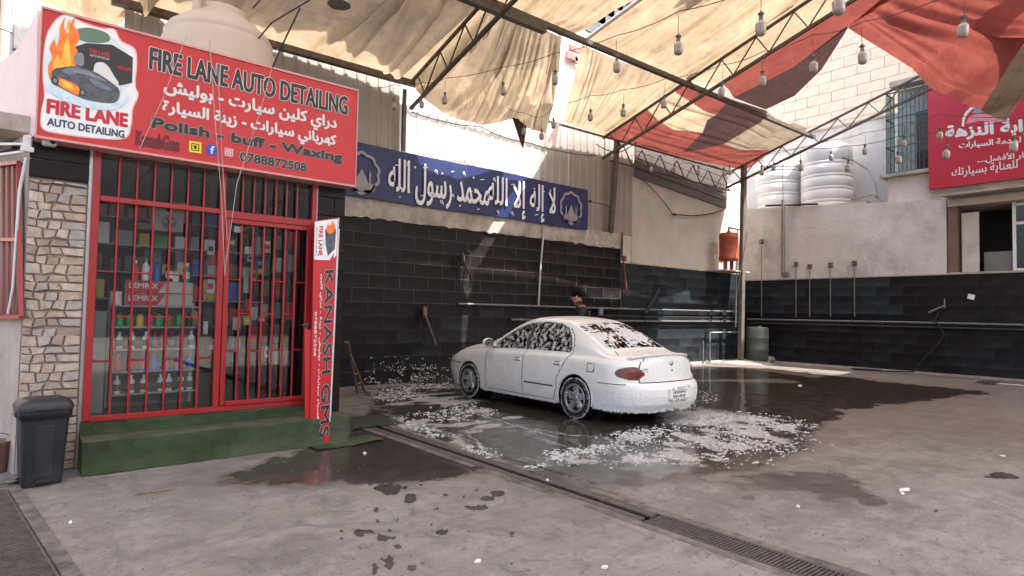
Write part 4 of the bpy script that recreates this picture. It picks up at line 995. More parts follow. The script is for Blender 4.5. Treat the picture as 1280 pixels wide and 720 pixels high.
for k in range(2):
    z = zsh[4]-.004+k*.125; t = thing('carton', ['lower', 'upper'][k]+' red and white cardboard carton on top of the display shelf', 'box', (1.19, 7.1, z), 0, 'cartons on the display shelf')
    b_ = MB(); b_.obox((1.19, 7.12, z+.06), (.30,0,0), (0,.11,0), (0,0,.059), .003); b_.build('box_body', mat('carton_white', (.55,.53,.47), .7, 0, .08, 6, .05) if k == 0 else MATS['carton_white'], t)
    b_ = MB(); b_.add([(.892,7.008,z+.003),(1.17,7.008,z+.003),(1.24,7.008,z+.117),(.892,7.008,z+.117)], [(0,1,2,3)]); b_.build('red_print_panel', red_print, t)
    b_ = MB(); put_text(b_, 'LEMRIX', (.92,7.006,z+.045), (.25,0,0), (0,0,.05), (0,-1,0), .0015, 0); put_text(b_, 'ABC', (.915,7.006,z+.012), (.05,0,0), (0,0,.02), (0,-1,0), 0, 0) if False else None; b_.build('lettering', white_print, t)
for i, (x, c_, cp, h_) in enumerate([(.98,'red','white',.2),(1.07,'white','green',.22),(1.17,'blue','black',.2),(1.28,'black','black',.2),(1.34,'white','yellow',.12),(1.44,'cyan','white',.2)]):
    bottle(x, 7.1, zsh[4]+.247, h_, .035, pm[c_], pm[cp], pm['white'] if i % 2 else pm[c_], '%s spray bottle with %s cap standing on the upper carton' % (c_, cp), 'bottles on the cartons')
b_ = MB(); b_.lathe([(.05,0),(.05,.13),(.046,.135),(0,.135)], (.82, 7.06, 1.425), 20); whole('white_tub', b_, pm['white'], 'round white tub at the left end of the display shelf top', 'tub', (.82, 7.06, 1.425))
b_ = MB(); b_.box(.58,.74,6.95,7.6,.4,1.36); whole('side_cabinet', b_, pm['grey'], 'plain grey cabinet left of the display shelf', 'cabinet', (.66, 7.2, .4))
# back racks
rk = thing('wall_rack', 'dark wall rack of car accessories at the back of the shop', 'rack', (1.6, 7.9, .4))
for z in (.9,1.2,1.5,1.8,2.1,2.4):
    b_ = MB(); b_.box(.6, 2.52, 7.9, 8.2, z-.015, z); b_.build('rack_shelf', shelf_mat if z in (1.5,2.1) else galv, rk)
q_ = random.Random(12); kinds = ['black','grey','white','red','blue','brown','white','black','yellow','green']
k = 0
for zi, z in enumerate((.9,1.2,1.5,1.8,2.1,2.4)):
    x = .66; nx_ = 0
    while x < 2.4:
        nx_ += 1
        w__ = q_.uniform(.08,.2); h_ = q_.uniform(.1,.24); c_ = q_.choice(kinds)
        b_ = MB(); b_.obox((x+w__/2, 8.0, z+h_/2+.001), (w__/2,0,0), (0,.08,0), (0,0,h_/2), .004)
        o = whole('accessory_box', b_, pm[c_], '%s accessory box, %s from the left on the %s back rack shelf' % (c_, nth(nx_), nth(zi+1)), 'box', (x+w__/2, 8.0, z), 'boxes on the back racks'); k += 1
        x += w__+q_.uniform(.01,.08)
# pegboard with hanging packs nearer the door
pg = thing('pegboard', 'black pegboard on the right inside wall of the shop', 'pegboard', (2.5, 8, 1.5))
b_ = MB(); b_.box(2.53, 2.555, 6.8, 9.1, .5, 2.7); b_.build('panel', pm['black'], pg)
for i in range(5):
    for j in range(6):
        y = 6.95+i*.42; z = .85+j*.27; b_ = MB(); hh = q_.uniform(.08,.12); c_ = q_.choice(['white','grey','red','black','brown','grey'])
        b_.obox((2.46, y, z), (.03,0,0), (0,q_.uniform(.05,.12),0), (0,0,hh), .006)
        whole('hanging_pack', b_, pm[c_], '%s blister pack, %s in row %s up the pegboard inside the door' % (c_, nth(i+1), nth(j+1)), 'pack', (2.46, y, z), 'packs on the pegboard')
for i, (x, y, z, c_, wv, hv) in enumerate([(1.3,8.2,2.05,'grey',.17,.33),(1.62,8.3,2.0,'white',.12,.36),(1.95,8.0,1.35,'white',.09,.14),(2.12,8.0,1.2,'grey',.09,.22),(1.78,8.1,1.6,'grey',.1,.12),(2.25,7.8,1.7,'white',.06,.2),(2.3,7.6,1.1,'red',.08,.2),(2.1,7.9,.85,'black',.1,.18),(1.25,8.3,2.4,'white',.2,.14)]):
    t = thing('hanging_item', '%s item hanging inside the shop, %s of the row seen through the bars' % (c_, ordn[i]), 'shop item', (x,y,z), 0, 'items hanging inside the shop')
    b_ = MB(); b_.prism([(x-wv*.5,y,z-hv*.5),(x+wv*.5,y,z-hv*.5),(x+wv*.5,y,z+hv*.25),(x+wv*.8,y,z+hv*.2),(x+wv*.75,y,z+hv*.4),(x+wv*.25,y,z+hv*.5),(x,y,z+hv*.42),(x-wv*.25,y,z+hv*.5),(x-wv*.75,y,z+hv*.4),(x-wv*.8,y,z+hv*.2),(x-wv*.5,y,z+hv*.25)] if i in (0,1) else [(x-wv*.5,y,z-hv*.5),(x+wv*.5,y,z-hv*.5),(x+wv*.5,y,z+hv*.5),(x-wv*.5,y,z+hv*.5)], (0,.04,0)); b_.build('item', pm[c_], t)
    b_ = MB(); b_.tube([(x,y+.02,z+hv*.45),(x,y+.02,2.8)], .002, 4); b_.build('hanger_wire', galv, t)
q2 = random.Random(77)
xs22 = sorted(q2.uniform(1.7,2.42) for _ in range(22))
for i in range(22):
    x, y, z = xs22[i], q2.uniform(7.0,7.8), q2.uniform(.9,2.3); c_ = q2.choice(['white','white','grey','red','white','blue','yellow']); wv, hv = q2.uniform(.04,.1), q2.uniform(.06,.16)
    t = thing('hanging_item', '%s pack dangling loosely among others behind the barred door' % c_, 'shop item', (x,y,z), 0, 'packs dangling behind the door')
    b_ = MB(); b_.obox((x,y,z), (wv/2,0,0), (0,.015,0), (0,0,hv/2), .004); b_.build('pack', pm[c_], t)
    b_ = MB(); b_.obox((x,y-.016,z), (wv*.32,0,0), (0,.001,0), (0,0,hv*.2)); b_.build('print_patch', pm[q2.choice(['black','red','blue','white'])], t)
    b_ = MB(); b_.tube([(x,y,z+hv*.5),(x,y,2.8)], .002, 4); b_.build('hanger_wire', galv, t)
# round badge with V over W on a grey sheet
t = thing('badge_panel', 'grey panel with a round emblem hanging high inside the left glass', 'panel', (1.22, 7.5, 2.3))
c = at_y(211, 278, 7.5); b_ = MB(); b_.box(c.x-.17, c.x+.14, 7.5, 7.52, c.z-.1, c.z+.12); b_.build('sheet', pm['grey'], t)
b_ = MB(); put_text(b_, 'V', (c.x-.035, 7.495, c.z+.0), (.07,0,0), (0,0,.05), (0,-1,0), .003, 0); put_text(b_, 'W', (c.x-.055, 7.495, c.z-.05), (.11,0,0), (0,0,.05), (0,-1,0), .003, 0)
n_ = 28; b_.add([(c.x+r_*math.cos(2*PI*k/n_), 7.495, c.z+r_*math.sin(2*PI*k/n_)) for r_ in (.062,.07) for k in range(n_)], [(k, (k+1)%n_, n_+(k+1)%n_, n_+k) for k in range(n_)]); b_.build('emblem', dark_print, t)
b_ = MB(); c = at_y(356, 317, 7.2); put_text(b_, 'EXEA', (c.x, 7.2, c.z-.02), (.14,0,0), (0,0,.045), (0,-1,0), .003, 0); b_.box(c.x-.01, c.x+.15, 7.205, 7.215, c.z-.05, c.z+.05); 
t = thing('brand_tag', 'small dark tag with white lettering seen through the door bars', 'sign', (c.x, 7.2, c.z)); 
b1 = MB(); b1.box(c.x-.01, c.x+.15, 7.205, 7.215, c.z-.05, c.z+.05); b1.build('plate', pm['black'], t); b2 = MB(); put_text(b2, 'EXEA', (c.x, 7.2, c.z-.02), (.14,0,0), (0,0,.045), (0,-1,0), .003, 0); b2.build('lettering', white_print, t)

# hanging strings in front of the sign
st_ = [((258,0),(258,60),(250,150)), ((190,228),(213,168),(232,60)), ((281,335),(278,230),(262,140),(258,70)), ((281,335),(290,230),(300,120),(345,60)), ((283,300),(276,180),(268,120))]
b_ = MB()
for P in ([(233,45,5.9),(205,120,5.85),(175,185,5.85)], [(262,50,5.9),(268,140,5.85),(277,250,5.85),(281,345,5.85)], [(347,60,5.9),(325,140,5.85),(296,230,5.85),(281,340,5.85)], [(272,80,5.9),(278,200,5.86),(284,300,5.86)]):
    b_.tube([at_y(x, y, d) for x, y, d in P], .003, 5)
whole('hanging_strings', b_, string_mat, 'loose pale strings hanging in front of the red signboard and bars', 'string', at_y(281, 340, 5.86))
# ladder beyond the shop corner
ld = thing('ladder', 'narrow wooden ladder leaning beside the shop corner in front of the dark wall', 'ladder', (4.2, 9.2, 0))
A1, B1, A2, B2 = at_y(435,428,8.6), at_y(446,494,8.3), at_y(430,432,8.9), at_y(455,490,9.0)
for p, q in ((A1, at_z(447,492,0)), (A1+Vector((.03,.15,0)), at_z(456,489,0))):
    b_ = MB(); b_.bar(p, q, .035, .02); b_.build('rail', wood, ld)
ra, rb, rc, rd = A1, at_z(447,492,0), A1+Vector((.03,.15,0)), at_z(456,489,0)
for k in range(4):
    f_ = .2+.2*k; b_ = MB(); b_.bar(ra.lerp(rb, f_), rc.lerp(rd, f_), .02, .02); b_.build('rung', wood, ld)
# ================================================================== FAR BUILDINGS
# right : white block, cream stone building, sign building
wb = thing('white_building', 'plain white plastered building block behind the water tanks', 'building', (21, 9, 0))
b_ = MB(); b_.box(21, 23.5, 4.2, 16, 0, 7.75); b_.build('wall', plaster, wb)
b_ = MB(); b_.box(20.96, 23.5, 4.2, 16, 7.755, 7.83); b_.build('coping', concrete, wb)
cb = thing('stone_building', 'tall cream building of large limestone blocks seen through the canopy gap', 'building', (24, 9, 0))
b_ = MB(); b_.box(24.03, 30, -4, 24, 0, 19); b_.build('wall', cream_joint, cb)
bw_, bh_ = .92, .40; r = 0; z = 6.9; cache = {}
while z < 13.2:
    y = 4.0 + (bw_/2 if r % 2 else 0)
    while y < 15.5:
        if 'b' not in cache:
            q_ = MB(); q_.obox((0,0,0), (.02,0,0), (0,bw_/2-.006,0), (0,0,bh_/2-.006), .008); cache['b'] = q_.mesh('stone_block'); cache['b'].materials.append(cream_stone)
        c = Vector((24.01, y+bw_/2, z+bh_/2)); v = c-CAMP; dd = v.dot(fw); px = 640+FPX*v.dot(R_)/dd; py = 360-FPX*v.dot(U_)/dd
        if 925 < px < 1180 and -10 < py < 235: inst(cache['b'], 'stone_block', cb, c + Vector((random.uniform(-.006,.006),0,0)))
        y += bw_
    z += bh_; r += 1
b_ = MB(); b_.box(23.85, 24.0, 4, 16, 8.35, 8.5); b_.build('string_course', cream_stone, cb)
# sign building with caged window
sb = thing('car_service_building', 'white building with green caged window above a dark shop opening on the right', 'building', (19, 3, 0))
b_ = MB()
XB = 19.35
b_.box(XB, 21.5, -4, 4.94, 4.95, 12)                  # upper wall behind the sign
b_.box(XB, 21.5, 4.94, 5.0, 4.95, 5.35); 
b_.box(XB, 20.95, 5.0, 6.45, 4.6, 5.37)
b_.build('wall', plaster, sb)
b_ = MB(); b_.box(18.9, 19.34, 4.2, 6.35, 4.58, 5.36); b_.build('bay_base', plaster, sb)
b_ = MB(); b_.box(18.72, 19.5, 5.02, 6.5, 5.365, 5.46, .01); b_.build('sill', concrete, sb)
b_ = MB(); b_.box(18.9, 19.35, -4, 6.3, 7.95, 8.1); b_.build('lintel_slab', concrete, sb)
# window behind the cage
b_ = MB(); b_.box(19.3, 19.38, 5.1, 6.2, 5.5, 7.9); b_.build('window_reveal', mat('grey_reveal', (.35,.36,.36), .7, 0, .1, 4, .05), sb)
b_ = MB(); b_.box(19.26, 19.29, 5.05, 5.75, 5.55, 7.2); b_.build('window_pane', mat('dark_window', (.03,.03,.035), .15, 0, .1, 4, 0), sb)
cg = thing('window_cage', 'green wrought iron cage around the upper window beside the red sign', 'window cage', (18.8, 5.8, 5.5))
cx0, cx1, cy0, cy1, cz0, cz1 = 18.75, 19.3, 5.33, 6.33, 5.47, 7.72
b_ = MB()
for z in (cz0, 6.2, 7.0, cz1):
    b_.bar((cx0,cy0,z),(cx0,cy1,z),.03); b_.bar((cx0,cy1,z),(cx1,cy1,z),.03); b_.bar((cx0,cy0,z),(cx1,cy0,z),.03)
b_.build('frame', green_iron, cg)
b_ = MB()
for i in range(11): y = cy0+(cy1-cy0)*i/10; b_.bar((cx0,y,cz0),(cx0,y,cz1),.016)
for i in range(7): x = cx0+(cx1-cx0)*i/6; b_.bar((x,cy1,cz0),(x,cy1,cz1),.016)
o = b_.build('bars', green_iron, cg)
b_ = MB()
for i in range(4):
    for z in (5.85, 6.6, 7.35):
        y = cy0+.12+.25*i; b_.tube([(cx0-.01, y+.09*math.cos(a), z+.16*math.sin(a)) for a in [2*PI*k/12 for k in range(13)]], .008, 4, False)
b_.build('scrolls', green_iron, cg)['kind'] = 'stuff'
# red service sign
rs = thing('car_service_sign', 'large red car service sign with white Arabic lettering on the right building', 'sign', (18.7, 3.5, 4.88))
b_ = MB(); b_.box(18.7, 18.85, -.5, 5.31, 4.885, 9.0); b_.build('panel', mat('crimson_sign', (.43,.014,.035), .4, 0, .05, 2, .02), rs)
def rtext(s, px0, py0, px1, py1, hpx, m_, bo, lay=.004):
    """px0,py0 left baseline, px1,py1 right baseline in the photo"""
    A_ = at_x(px0, py0, 18.7); B_ = at_x(px1, py1, 18.7); T_ = at_x(px0, py0-hpx, 18.7)
    q_ = MB(); put_text(q_, s, A_, B_-A_, Vector((0,0,T_.z-A_.z)), (-1,0,0), bo, lay); q_.build('lettering', m_, rs)
rtext(arabic('بوابة النزهة'), 1183, 176, 1300, 167, 18, white_print, .02)
rtext(arabic('لخدمة السيارات'), 1199, 187, 1276, 180, 9, white_print, .006)
rtext(arabic('الخيار الأفضل....'), 1222, 205, 1300, 197, 10, white_print, .004)
rtext(arabic('للعناية بسيارتك'), 1190, 223, 1272, 213, 13, white_print, .004)
# emblem : white arch with a pink and blue car outline
def fx(P, m_, lay): q_ = MB(); q_.add([at_x(a, c, 18.7)+Vector((-.003*lay,0,0)) for a, c in P], [list(range(len(P)))]); q_.build('emblem', m_, rs)
arc = [(1202,158),(1203,148),(1207,140),(1213,134),(1222,130),(1235,129),(1248,132),(1257,140),(1262,150)]
fx(arc+[(a*.9+1233*.1, c*.88+158*.12) for a, c in arc[::-1]], white_print, 1)
fx([(1207,155),(1212,146),(1222,142),(1240,143),(1252,148),(1256,152),(1240,153),(1225,151),(1214,154)], mat('pink_car_print', (.65,.25,.3), .4, 0, .1, 6, 0), 2)
fx([(1216,142),(1220,134),(1232,132),(1244,136),(1247,142),(1232,140)], mat('cyan_print', (.1,.35,.5), .4, 0, .1, 6, 0), 1.5)
# shop recess under the sign
rc_ = thing('service_recess', 'dark shop opening with white framed window under the red service sign', 'shopfront', (19.2, 3.5, 2.7))
b_ = MB(); b_.box(20.2, 20.3, -3, 4.93, 2.55, 4.37); b_.build('back_wall', black_void, rc_)  # black back and floor paint in the shade of the unlit interior
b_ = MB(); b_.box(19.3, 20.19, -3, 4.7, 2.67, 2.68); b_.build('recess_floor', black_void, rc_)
b_ = MB(); b_.box(XR-.02, 20.3, -3, 4.93, 2.605, 2.66, .004); b_.build('counter', concrete, rc_)
b_ = MB(); b_.box(18.78, 21.4, -4, 4.93, 4.38, 4.56); b_.build('lintel', plaster_w, rc_)
b_ = MB(); b_.prism([(18.35,-4,4.66),(18.35,4.93,4.60),(21.3,4.93,4.68),(21.3,-4,4.74)], (0,0,.05)); b_.build('canopy_slab', concrete, rc_)
b_ = MB(); b_.box(18.9, 21.3, -4, 4.93, 4.56, 4.95); b_.build('upper_band', plaster, rc_)
b_ = MB(); b_.box(18.8, 20.2, 4.72, 4.92, 2.66, 4.38); b_.build('reveal', mat('rusty_plaster', (.22,.13,.1), .8, 0, .2, 5, .2), rc_)
b_ = MB(); b_.box(18.95, 19.0, 4.3, 4.66, 2.66, 4.2); b_.build('white_board', plaster, rc_)
b_ = MB()
for y in (3.62, 3.2, 2.3): b_.box(19.1, 19.17, y-.035, y+.035, 2.66, 4.38)
for z in (2.7, 3.85, 4.32): b_.box(19.105, 19.165, 1.5, 3.58, z-.035, z+.035)
b_.build('window_frame', pm['white'], rc_)['kind'] = 'stuff'
b_ = MB(); b_.box(19.12, 19.13, 1.5, 3.6, 2.7, 4.32); b_.build('window_pane', lens_clear, rc_)
b_ = MB(); b_.box(19.4, 20.0, 3.7, 4.3, 2.66, 3.2); b_.build('stored_goods', pm['grey'], rc_)
# behind the left wall : white building seen through the gap
fb = thing('white_building', 'white building seen through the slit between the tan canopy cloths', 'building', (20, 19, 0))
b_ = MB(); b_.box(10, 32, 20, 26, 0, 22); b_.build('wall', mat('bright_white_render', (.8,.79,.77), .8, 0, .04, 1, .05), fb)
for px, py, w_, h_ in ((744,28,1.5,1.2),(756,19,1.4,1.1),(768,12,1.3,1.0),(778,4,1.2,1.0)):
    c = at_y(px, py, 19.97); b_ = MB(); b_.box(c.x-w_*.45, c.x+w_*.45, 19.9, 19.98, c.z-h_/2, c.z+h_/2); b_.build('window', mat('grey_glazing', (.16,.18,.19), .3, 0, .3, 2, 0) if 'grey_glazing' not in MATS else MATS['grey_glazing'], fb)
for px, py in ((716,62),(722,78),(712,72)):
    c = at_y(px, py, 19.9); b_ = MB(); b_.box(c.x-.35, c.x+.35, 19.7, 19.85, c.z-.15, c.z+.12); b_.build('wall_fitting', mat('pinkish_fitting', (.4,.15,.14), .6, 0, .2, 5, 0) if 'pinkish_fitting' not in MATS else MATS['pinkish_fitting'], fb)
lb = thing('brick_building', 'pinkish building with a grey corner pole at the upper left edge', 'building', (-1, 14, 0))
b_ = MB(); b_.box(-6, -.28, 12.5, 20, 0, 14); b_.build('wall', mat('pink_beige_render', (.55,.42,.36), .8, 0, .1, 2, .1), lb)
b_ = MB(); b_.box(-.27, .9, 13, 20, 0, 14); b_.build('side_wall', plaster, lb)
b_ = MB(); b_.tube([(-.02,11.8,0),(-.02,11.8,9)], .11, 10); whole('utility_pole', b_, mat('pale_grey_pole', (.42,.42,.42), .6, .1, .1, 5, .05), 'pale grey pole rising behind the side of the shop sign', 'pole', (-.02, 11.8, 0))
b_ = MB(); b_.obox((.05,11.7,5.4), (.14,0,0), (0,.06,0), (0,0,.2), .02); b_.tube([(-.9,11.7,5.6),(.0,11.7,5.45),(.7,11.7,5.7)], .015, 6); whole('pole_bracket', b_, galv, 'grey clamp with wires on the pole at the upper left', 'bracket', (.05, 11.7, 5.4))
# blocks around, mostly out of frame, that close the street side
ob = thing('street_building', 'pale building across the street behind the photographer', 'building', (4, -24, 0))
b_ = MB(); b_.box(-20, 30, -30, -24, 0, 9); b_.build('wall', plaster_w, ob)

# ================================================================== WATER TANKS on the right
def ribbed_tank(px_l, px_r, py_top, x, zbase, label):
    a = at_x(px_l, 220, x); c = at_x(px_r, 220, x); mid = (a+c)/2; r = (px_r-px_l)/2/FPX*(mid-CAMP).dot(fw)*.97
    zt = at_x((px_l+px_r)/2, py_top, x).z
    t = thing('water_tank', label, 'water tank', (x, mid.y, zbase), 0, 'ribbed tanks on the right wall')
    prof = [(r,zbase)]; z = zbase+.12
    while z < zt-.3:
        for dz in (0, .1): prof += [(r,z+dz-.014),(r-.014,z+dz),(r,z+dz+.014)]
        z += .4
    prof += [(r,zt-.16),(r*.985,zt-.1),(r*.93,zt-.04),(r*.5,zt)]
    b_ = MB(); b_.lathe(prof, (x, mid.y, 0), 48); b_.build('tank_body', tank_mat, t)
    b_ = MB(); b_.lathe([(r*.4,zt-.02),(r*.4,zt+.03),(r*.36,zt+.05),(0,zt+.06)], (x, mid.y, 0), 24); b_.build('lid', tank_mat, t)
ribbed_tank(946, 1003, 206, 20.1, 4.95, 'left of the two ribbed white water tanks behind the plaster wall')
ribbed_tank(1004, 1064, 184, 20.0, 4.9, 'right and larger of the two ribbed white water tanks behind the plaster wall')
b_ = MB(); b_.box(19.1, 20.95, 7.0, 10.9, 4.6, 4.86); whole('tank_ledge', b_, concrete, 'concrete ledge carrying the two ribbed tanks', 'ledge', (20, 9, 4.6))
tb = thing('small_tank', 'small whitish drum half hidden in the corner behind the post', 'water tank', (19.7, 11.3, 4.8))
b_ = MB(); b_.lathe([(.5,4.6),(.5,5.9),(.42,6.05),(0,6.1)], (19.7, 11.6, 0), 28); b_.build('drum', tank_mat, tb)
b_ = MB(); P = [at_x(1018,188,19.9), at_x(1040,192,19.7), at_x(1066,200,19.6), at_x(1085,212,19.5), at_x(1094,228,19.3), at_x(1096,246,19.0)]; b_.tube(P, .03, 8)
b_.tube([at_x(1064,250,19.4), at_x(1080,246,19.2), at_x(1092,243,19.1), at_x(1102,252,18.95)], .02, 8); whole('curved_pipe', b_, galv, 'grey hose arching from the right tank down to the wall top', 'pipe', P[-1])
b_ = MB(); b_.tube([at_x(957,257,18.7), at_x(1022,255,18.7)], .035, 8); b_.tube([at_x(978,206,18.9), at_x(979,252,18.68)], .012, 6); whole('wall_pipe', b_, mat('rusty_pipe', (.1,.06,.045), .7, .3, .3, 10, .2), 'rusty horizontal pipe along the wall top under the tanks', 'pipe', at_x(957,257,18.7))
b_ = MB(); b_.tube([at_x(979,250,18.68), at_x(979,344,18.68)], .055, 10); b_.obox(at_x(982,343,18.66), (.05,0,0), (0,.1,0), (0,0,.09), .02); whole('down_pipe', b_, galv, 'thick grey down pipe on the white wall below the tanks', 'pipe', at_x(979,344,18.68))
rnd = random.Random(9)
taps = [(952,302,'rusty spout'),(995,330,'square box'),(1012,333,'small spout'),(1038,331,'middle spout'),(1068,329,'right spout')]
for px, py, nm in taps:
    t = thing('wall_tap', 'thin wall pipe with a tap, the %s along the black wall' % {952:'leftmost',995:'second from the left',1012:'third from the left',1038:'fourth from the left',1068:'rightmost'}[px], 'tap', at_x(px, py, 18.7), 0, 'taps on the right wall')
    p = at_x(px, py, 18.69); zb = at_x(px, 396, 18.69).z
    b_ = MB(); b_.tube([(18.69, p.y, p.z-.05), (18.69, p.y, zb)], .014, 6); b_.build('riser', galv, t)
    b_ = MB(); b_.obox(p, (.05,0,0), (0,.06,0), (0,0,.07), .02); b_.tube([p, p+Vector((-.12,.0,-.02)), p+Vector((-.14,0,-.1))], .02, 8); b_.build('tap_body', steel_dark, t)
for nm, z0_, r_, x_, m_, lb_ in (('wall_pipe', 1.34, .028, 18.64, galv, 'upper grey pipe running along the black right wall'), ('wall_pipe', 1.22, .03, 18.62, pipe_black, 'lower black pipe running along the black right wall')):
    b_ = MB(); b_.tube([(x_, 10.4, z0_), (x_, 6, z0_+.01), (x_, 2, z0_)], r_, 8)
    for k in range(7): b_.obox((x_+.06, 3+k*1.15, z0_), (.07,0,0), (0,.012,0), (0,0,.035))
    whole(nm, b_, m_, lb_, 'pipe', (x_, 6, z0_))
for z0_, x0_, x1_, m_, lb_ in ((1.58, 7.25, 18.3, galv, 'long grey water pipe across the back wall behind the car'), (1.38, 11.5, 18.3, pipe_black, 'second black pipe below the long grey one on the back wall'), (1.26, 8.7, 18.3, galv, 'lowest thin grey pipe on the back wall')):
    b_ = MB(); b_.tube([(x0_, 10.5, z0_), ((x0_+x1_)/2, 10.5, z0_-.01), (x1_, 10.5, z0_)], .026, 8)
    x = x0_+.3
    while x < x1_: b_.obox((x, 10.55, z0_), (.012,0,0), (0,.05,0), (0,0,.04)); x += 1.7
    whole('wall_pipe', b_, m_, lb_, 'pipe', (x0_, 10.5, z0_))
b_ = MB(); b_.tube([at_y(680,285,10.5), at_y(676,330,10.5), at_y(673,383,10.5)], .022, 8); whole('conduit', b_, mat('pale_conduit', (.5,.47,.43), .6, 0, .1, 6, .05), 'thin pale conduit coming down the dark wall from the blue banner', 'pipe', at_y(673,383,10.5))
b_ = MB(); b_.tube([at_y(778,290,10.5), at_y(777,322,10.5)], .03, 8); b_.tube([at_y(779,322,10.5), at_y(784,370,10.48)], .022, 8); b_.obox(at_y(780,323,10.5), (.07,0,0), (0,.05,0), (0,0,.07), .02); whole('rusty_pipe', b_, mat('orange_rusty_pipe', (.22,.08,.04), .7, .2, .3, 12, .2), 'rusty orange pipe at the end of the concrete beam', 'pipe', at_y(784,370,10.48))
b_ = MB(); q_ = at_y(889,416,10.4); b_.tube([(q_.x,10.45,0),(q_.x,10.45,q_.z),(18.2,10.45,q_.z)], .03, 8); b_.tube([(q_.x-.35,10.45,0),(q_.x-.35,10.45,q_.z-.25)], .025, 8); whole('stand_pipe', b_, galv, 'grey standpipe rising from the floor near the corner barrel', 'pipe', (q_.x, 10.45, 0))
# hose hooks with lances and coils
def hose_hook(px, py, y, label, tall=1.):
    c = at_y(px, py, y); t = thing('spray_lance', label, 'spray lance', c, 0)
    b_ = MB(); b_.obox(c, (.05,0,0), (0,.04,0), (0,0,.1), .015); b_.build('hook_plate', steel_dark, t)
    b_ = MB(); rr = random.Random(int(px)); b_.tube([c+Vector((.32*math.sin(a)*.6+.06*math.sin(3*a), -.06, .42*math.cos(a)-.2)) for a in [2*PI*k/24 for k in range(21)]], .014, 7); b_.build('hose', rubber, t)
    b_ = MB(); b_.tube([c+Vector((-.05,-.09,.0)), c+Vector((.22,-.1,-.62*tall))], [.02,.012], 8); b_.obox(c+Vector((-.06,-.09,.05)), (.03,0,0), (0,.025,0), (0,0,.09), .01); b_.build('lance', wood if px < 560 else pipe_black, t)
hose_hook(531, 392, 10.5, 'spray lance and looped hose hanging on the dark wall left of the car')
hose_hook(578, 325, 10.5, 'black lance and hose hung high on the dark wall above the car bonnet', .8)
b_ = MB(); a, c = at_y(824,362,10.45), at_y(806,393,10.4); b_.tube([a, c], [.035,.045], 8); b_.tube([c, c+Vector((.1,0,-.5)), c+Vector((.5,.0,-1.0)), c+Vector((.4,0,-1.25))], .012, 6)
whole('pressure_gun', b_, rubber, 'black pressure gun slung diagonally on the pale patch of the back wall', 'spray gun', c)
t = thing('spray_lance', 'grey and black lance with loose hose on the black right wall', 'spray lance', at_x(1175,388,18.6))
c = at_x(1175,388,18.62); b_ = MB(); b_.tube([c+Vector((0,.25,-.06)), c+Vector((0,.02,.06)), c+Vector((0,-.12,.12))], .03, 8); b_.tube([c+Vector((0,-.1,.3)), c+Vector((0,-.1,.05))], .02, 6); b_.build('lance', galv, t)
b_ = MB(); b_.tube([c, c+Vector((-.05,.1,-.25)), c+Vector((-.05,-.1,-.6)), c+Vector((-.05,.05,-.9)), c+Vector((-.08,.3,-1.2)), (18.4,5.6,.06), (18.2,6.2,.03), (18.0,6.9,.03), (18.3,7.1,.03), (18.5,6.4,.03)], .018, 7); b_.build('hose', rubber, t)
b_ = MB(); c = at_x(1214,371,18.73); b_.obox(c, (.006,0,0), (0,.07,.02), (0,-.015,.06)); whole('wall_sticker', b_, pm['white'], 'small white sticker on the black tiles under the service shop', 'sticker', c)
b_ = MB(); c = at_y(751,389,10.45); b_.obox(c, (.05,0,0), (0,.04,0), (0,0,.1), .01); whole('switch_box', b_, pm['grey'], 'small grey switch box on the pipe behind the person', 'box', c)
# red tank (water heater), barrel
ht = thing('pressure_tank', 'orange red upright tank on the wall ledge beside the corner post', 'tank', (17.4, 10.35, 2.95))
c = at_y(909, 315, 10.2); rr = .285
b_ = MB(); b_.lathe([(0,3.12),(rr*.9,3.13),(rr,3.16),(rr+.01,3.22),(rr,3.24),(rr,3.82),(rr+.01,3.84),(rr,3.86),(rr*.96,3.98),(.06,4.01),(.05,4.06)], (c.x, 10.15, 0), 32); b_.build('tank_body', heater_red, ht)
for s_ in (-.17,.17):
    b_ = MB(); b_.box(c.x+s_-.03, c.x+s_+.03, 10.1, 10.2, 2.84, 3.16); b_.build('leg', heater_red, ht)
b_ = MB(); b_.tube([(c.x,10.15,4.05),(c.x,10.15,4.16),(c.x+.75,10.15,4.16),(c.x+.75,10.2,3.2),(c.x+.75,10.2,1.5)], .028, 8); b_.build('pipe', steel_dark, ht)
b_ = MB(); b_.box(c.x-.5, c.x+.9, 9.95, 10.6, 2.80, 2.84); b_.build('base_plate', concrete, ht)
br = thing('barrel', 'grey metal barrel standing at the foot of the corner post', 'barrel', (18.15, 9.9, 0))
rr = .33; b_ = MB(); b_.lathe([(rr*.9,0.08),(rr,.12),(rr,.4),(rr+.015,.42),(rr,.44),(rr,.75),(rr+.015,.77),(rr,.79),(rr,1.05),(rr*.9,1.1),(rr*.85,1.11),(0,1.1)], (18.05, 9.75, 0), 28); b_.build('drum', barrel_mat, br)
b_ = MB(); b_.lathe([(.05,0),(.05,.04),(0,.045)], (18.1, 9.7, 1.1), 10); b_.build('bung', galv, br)
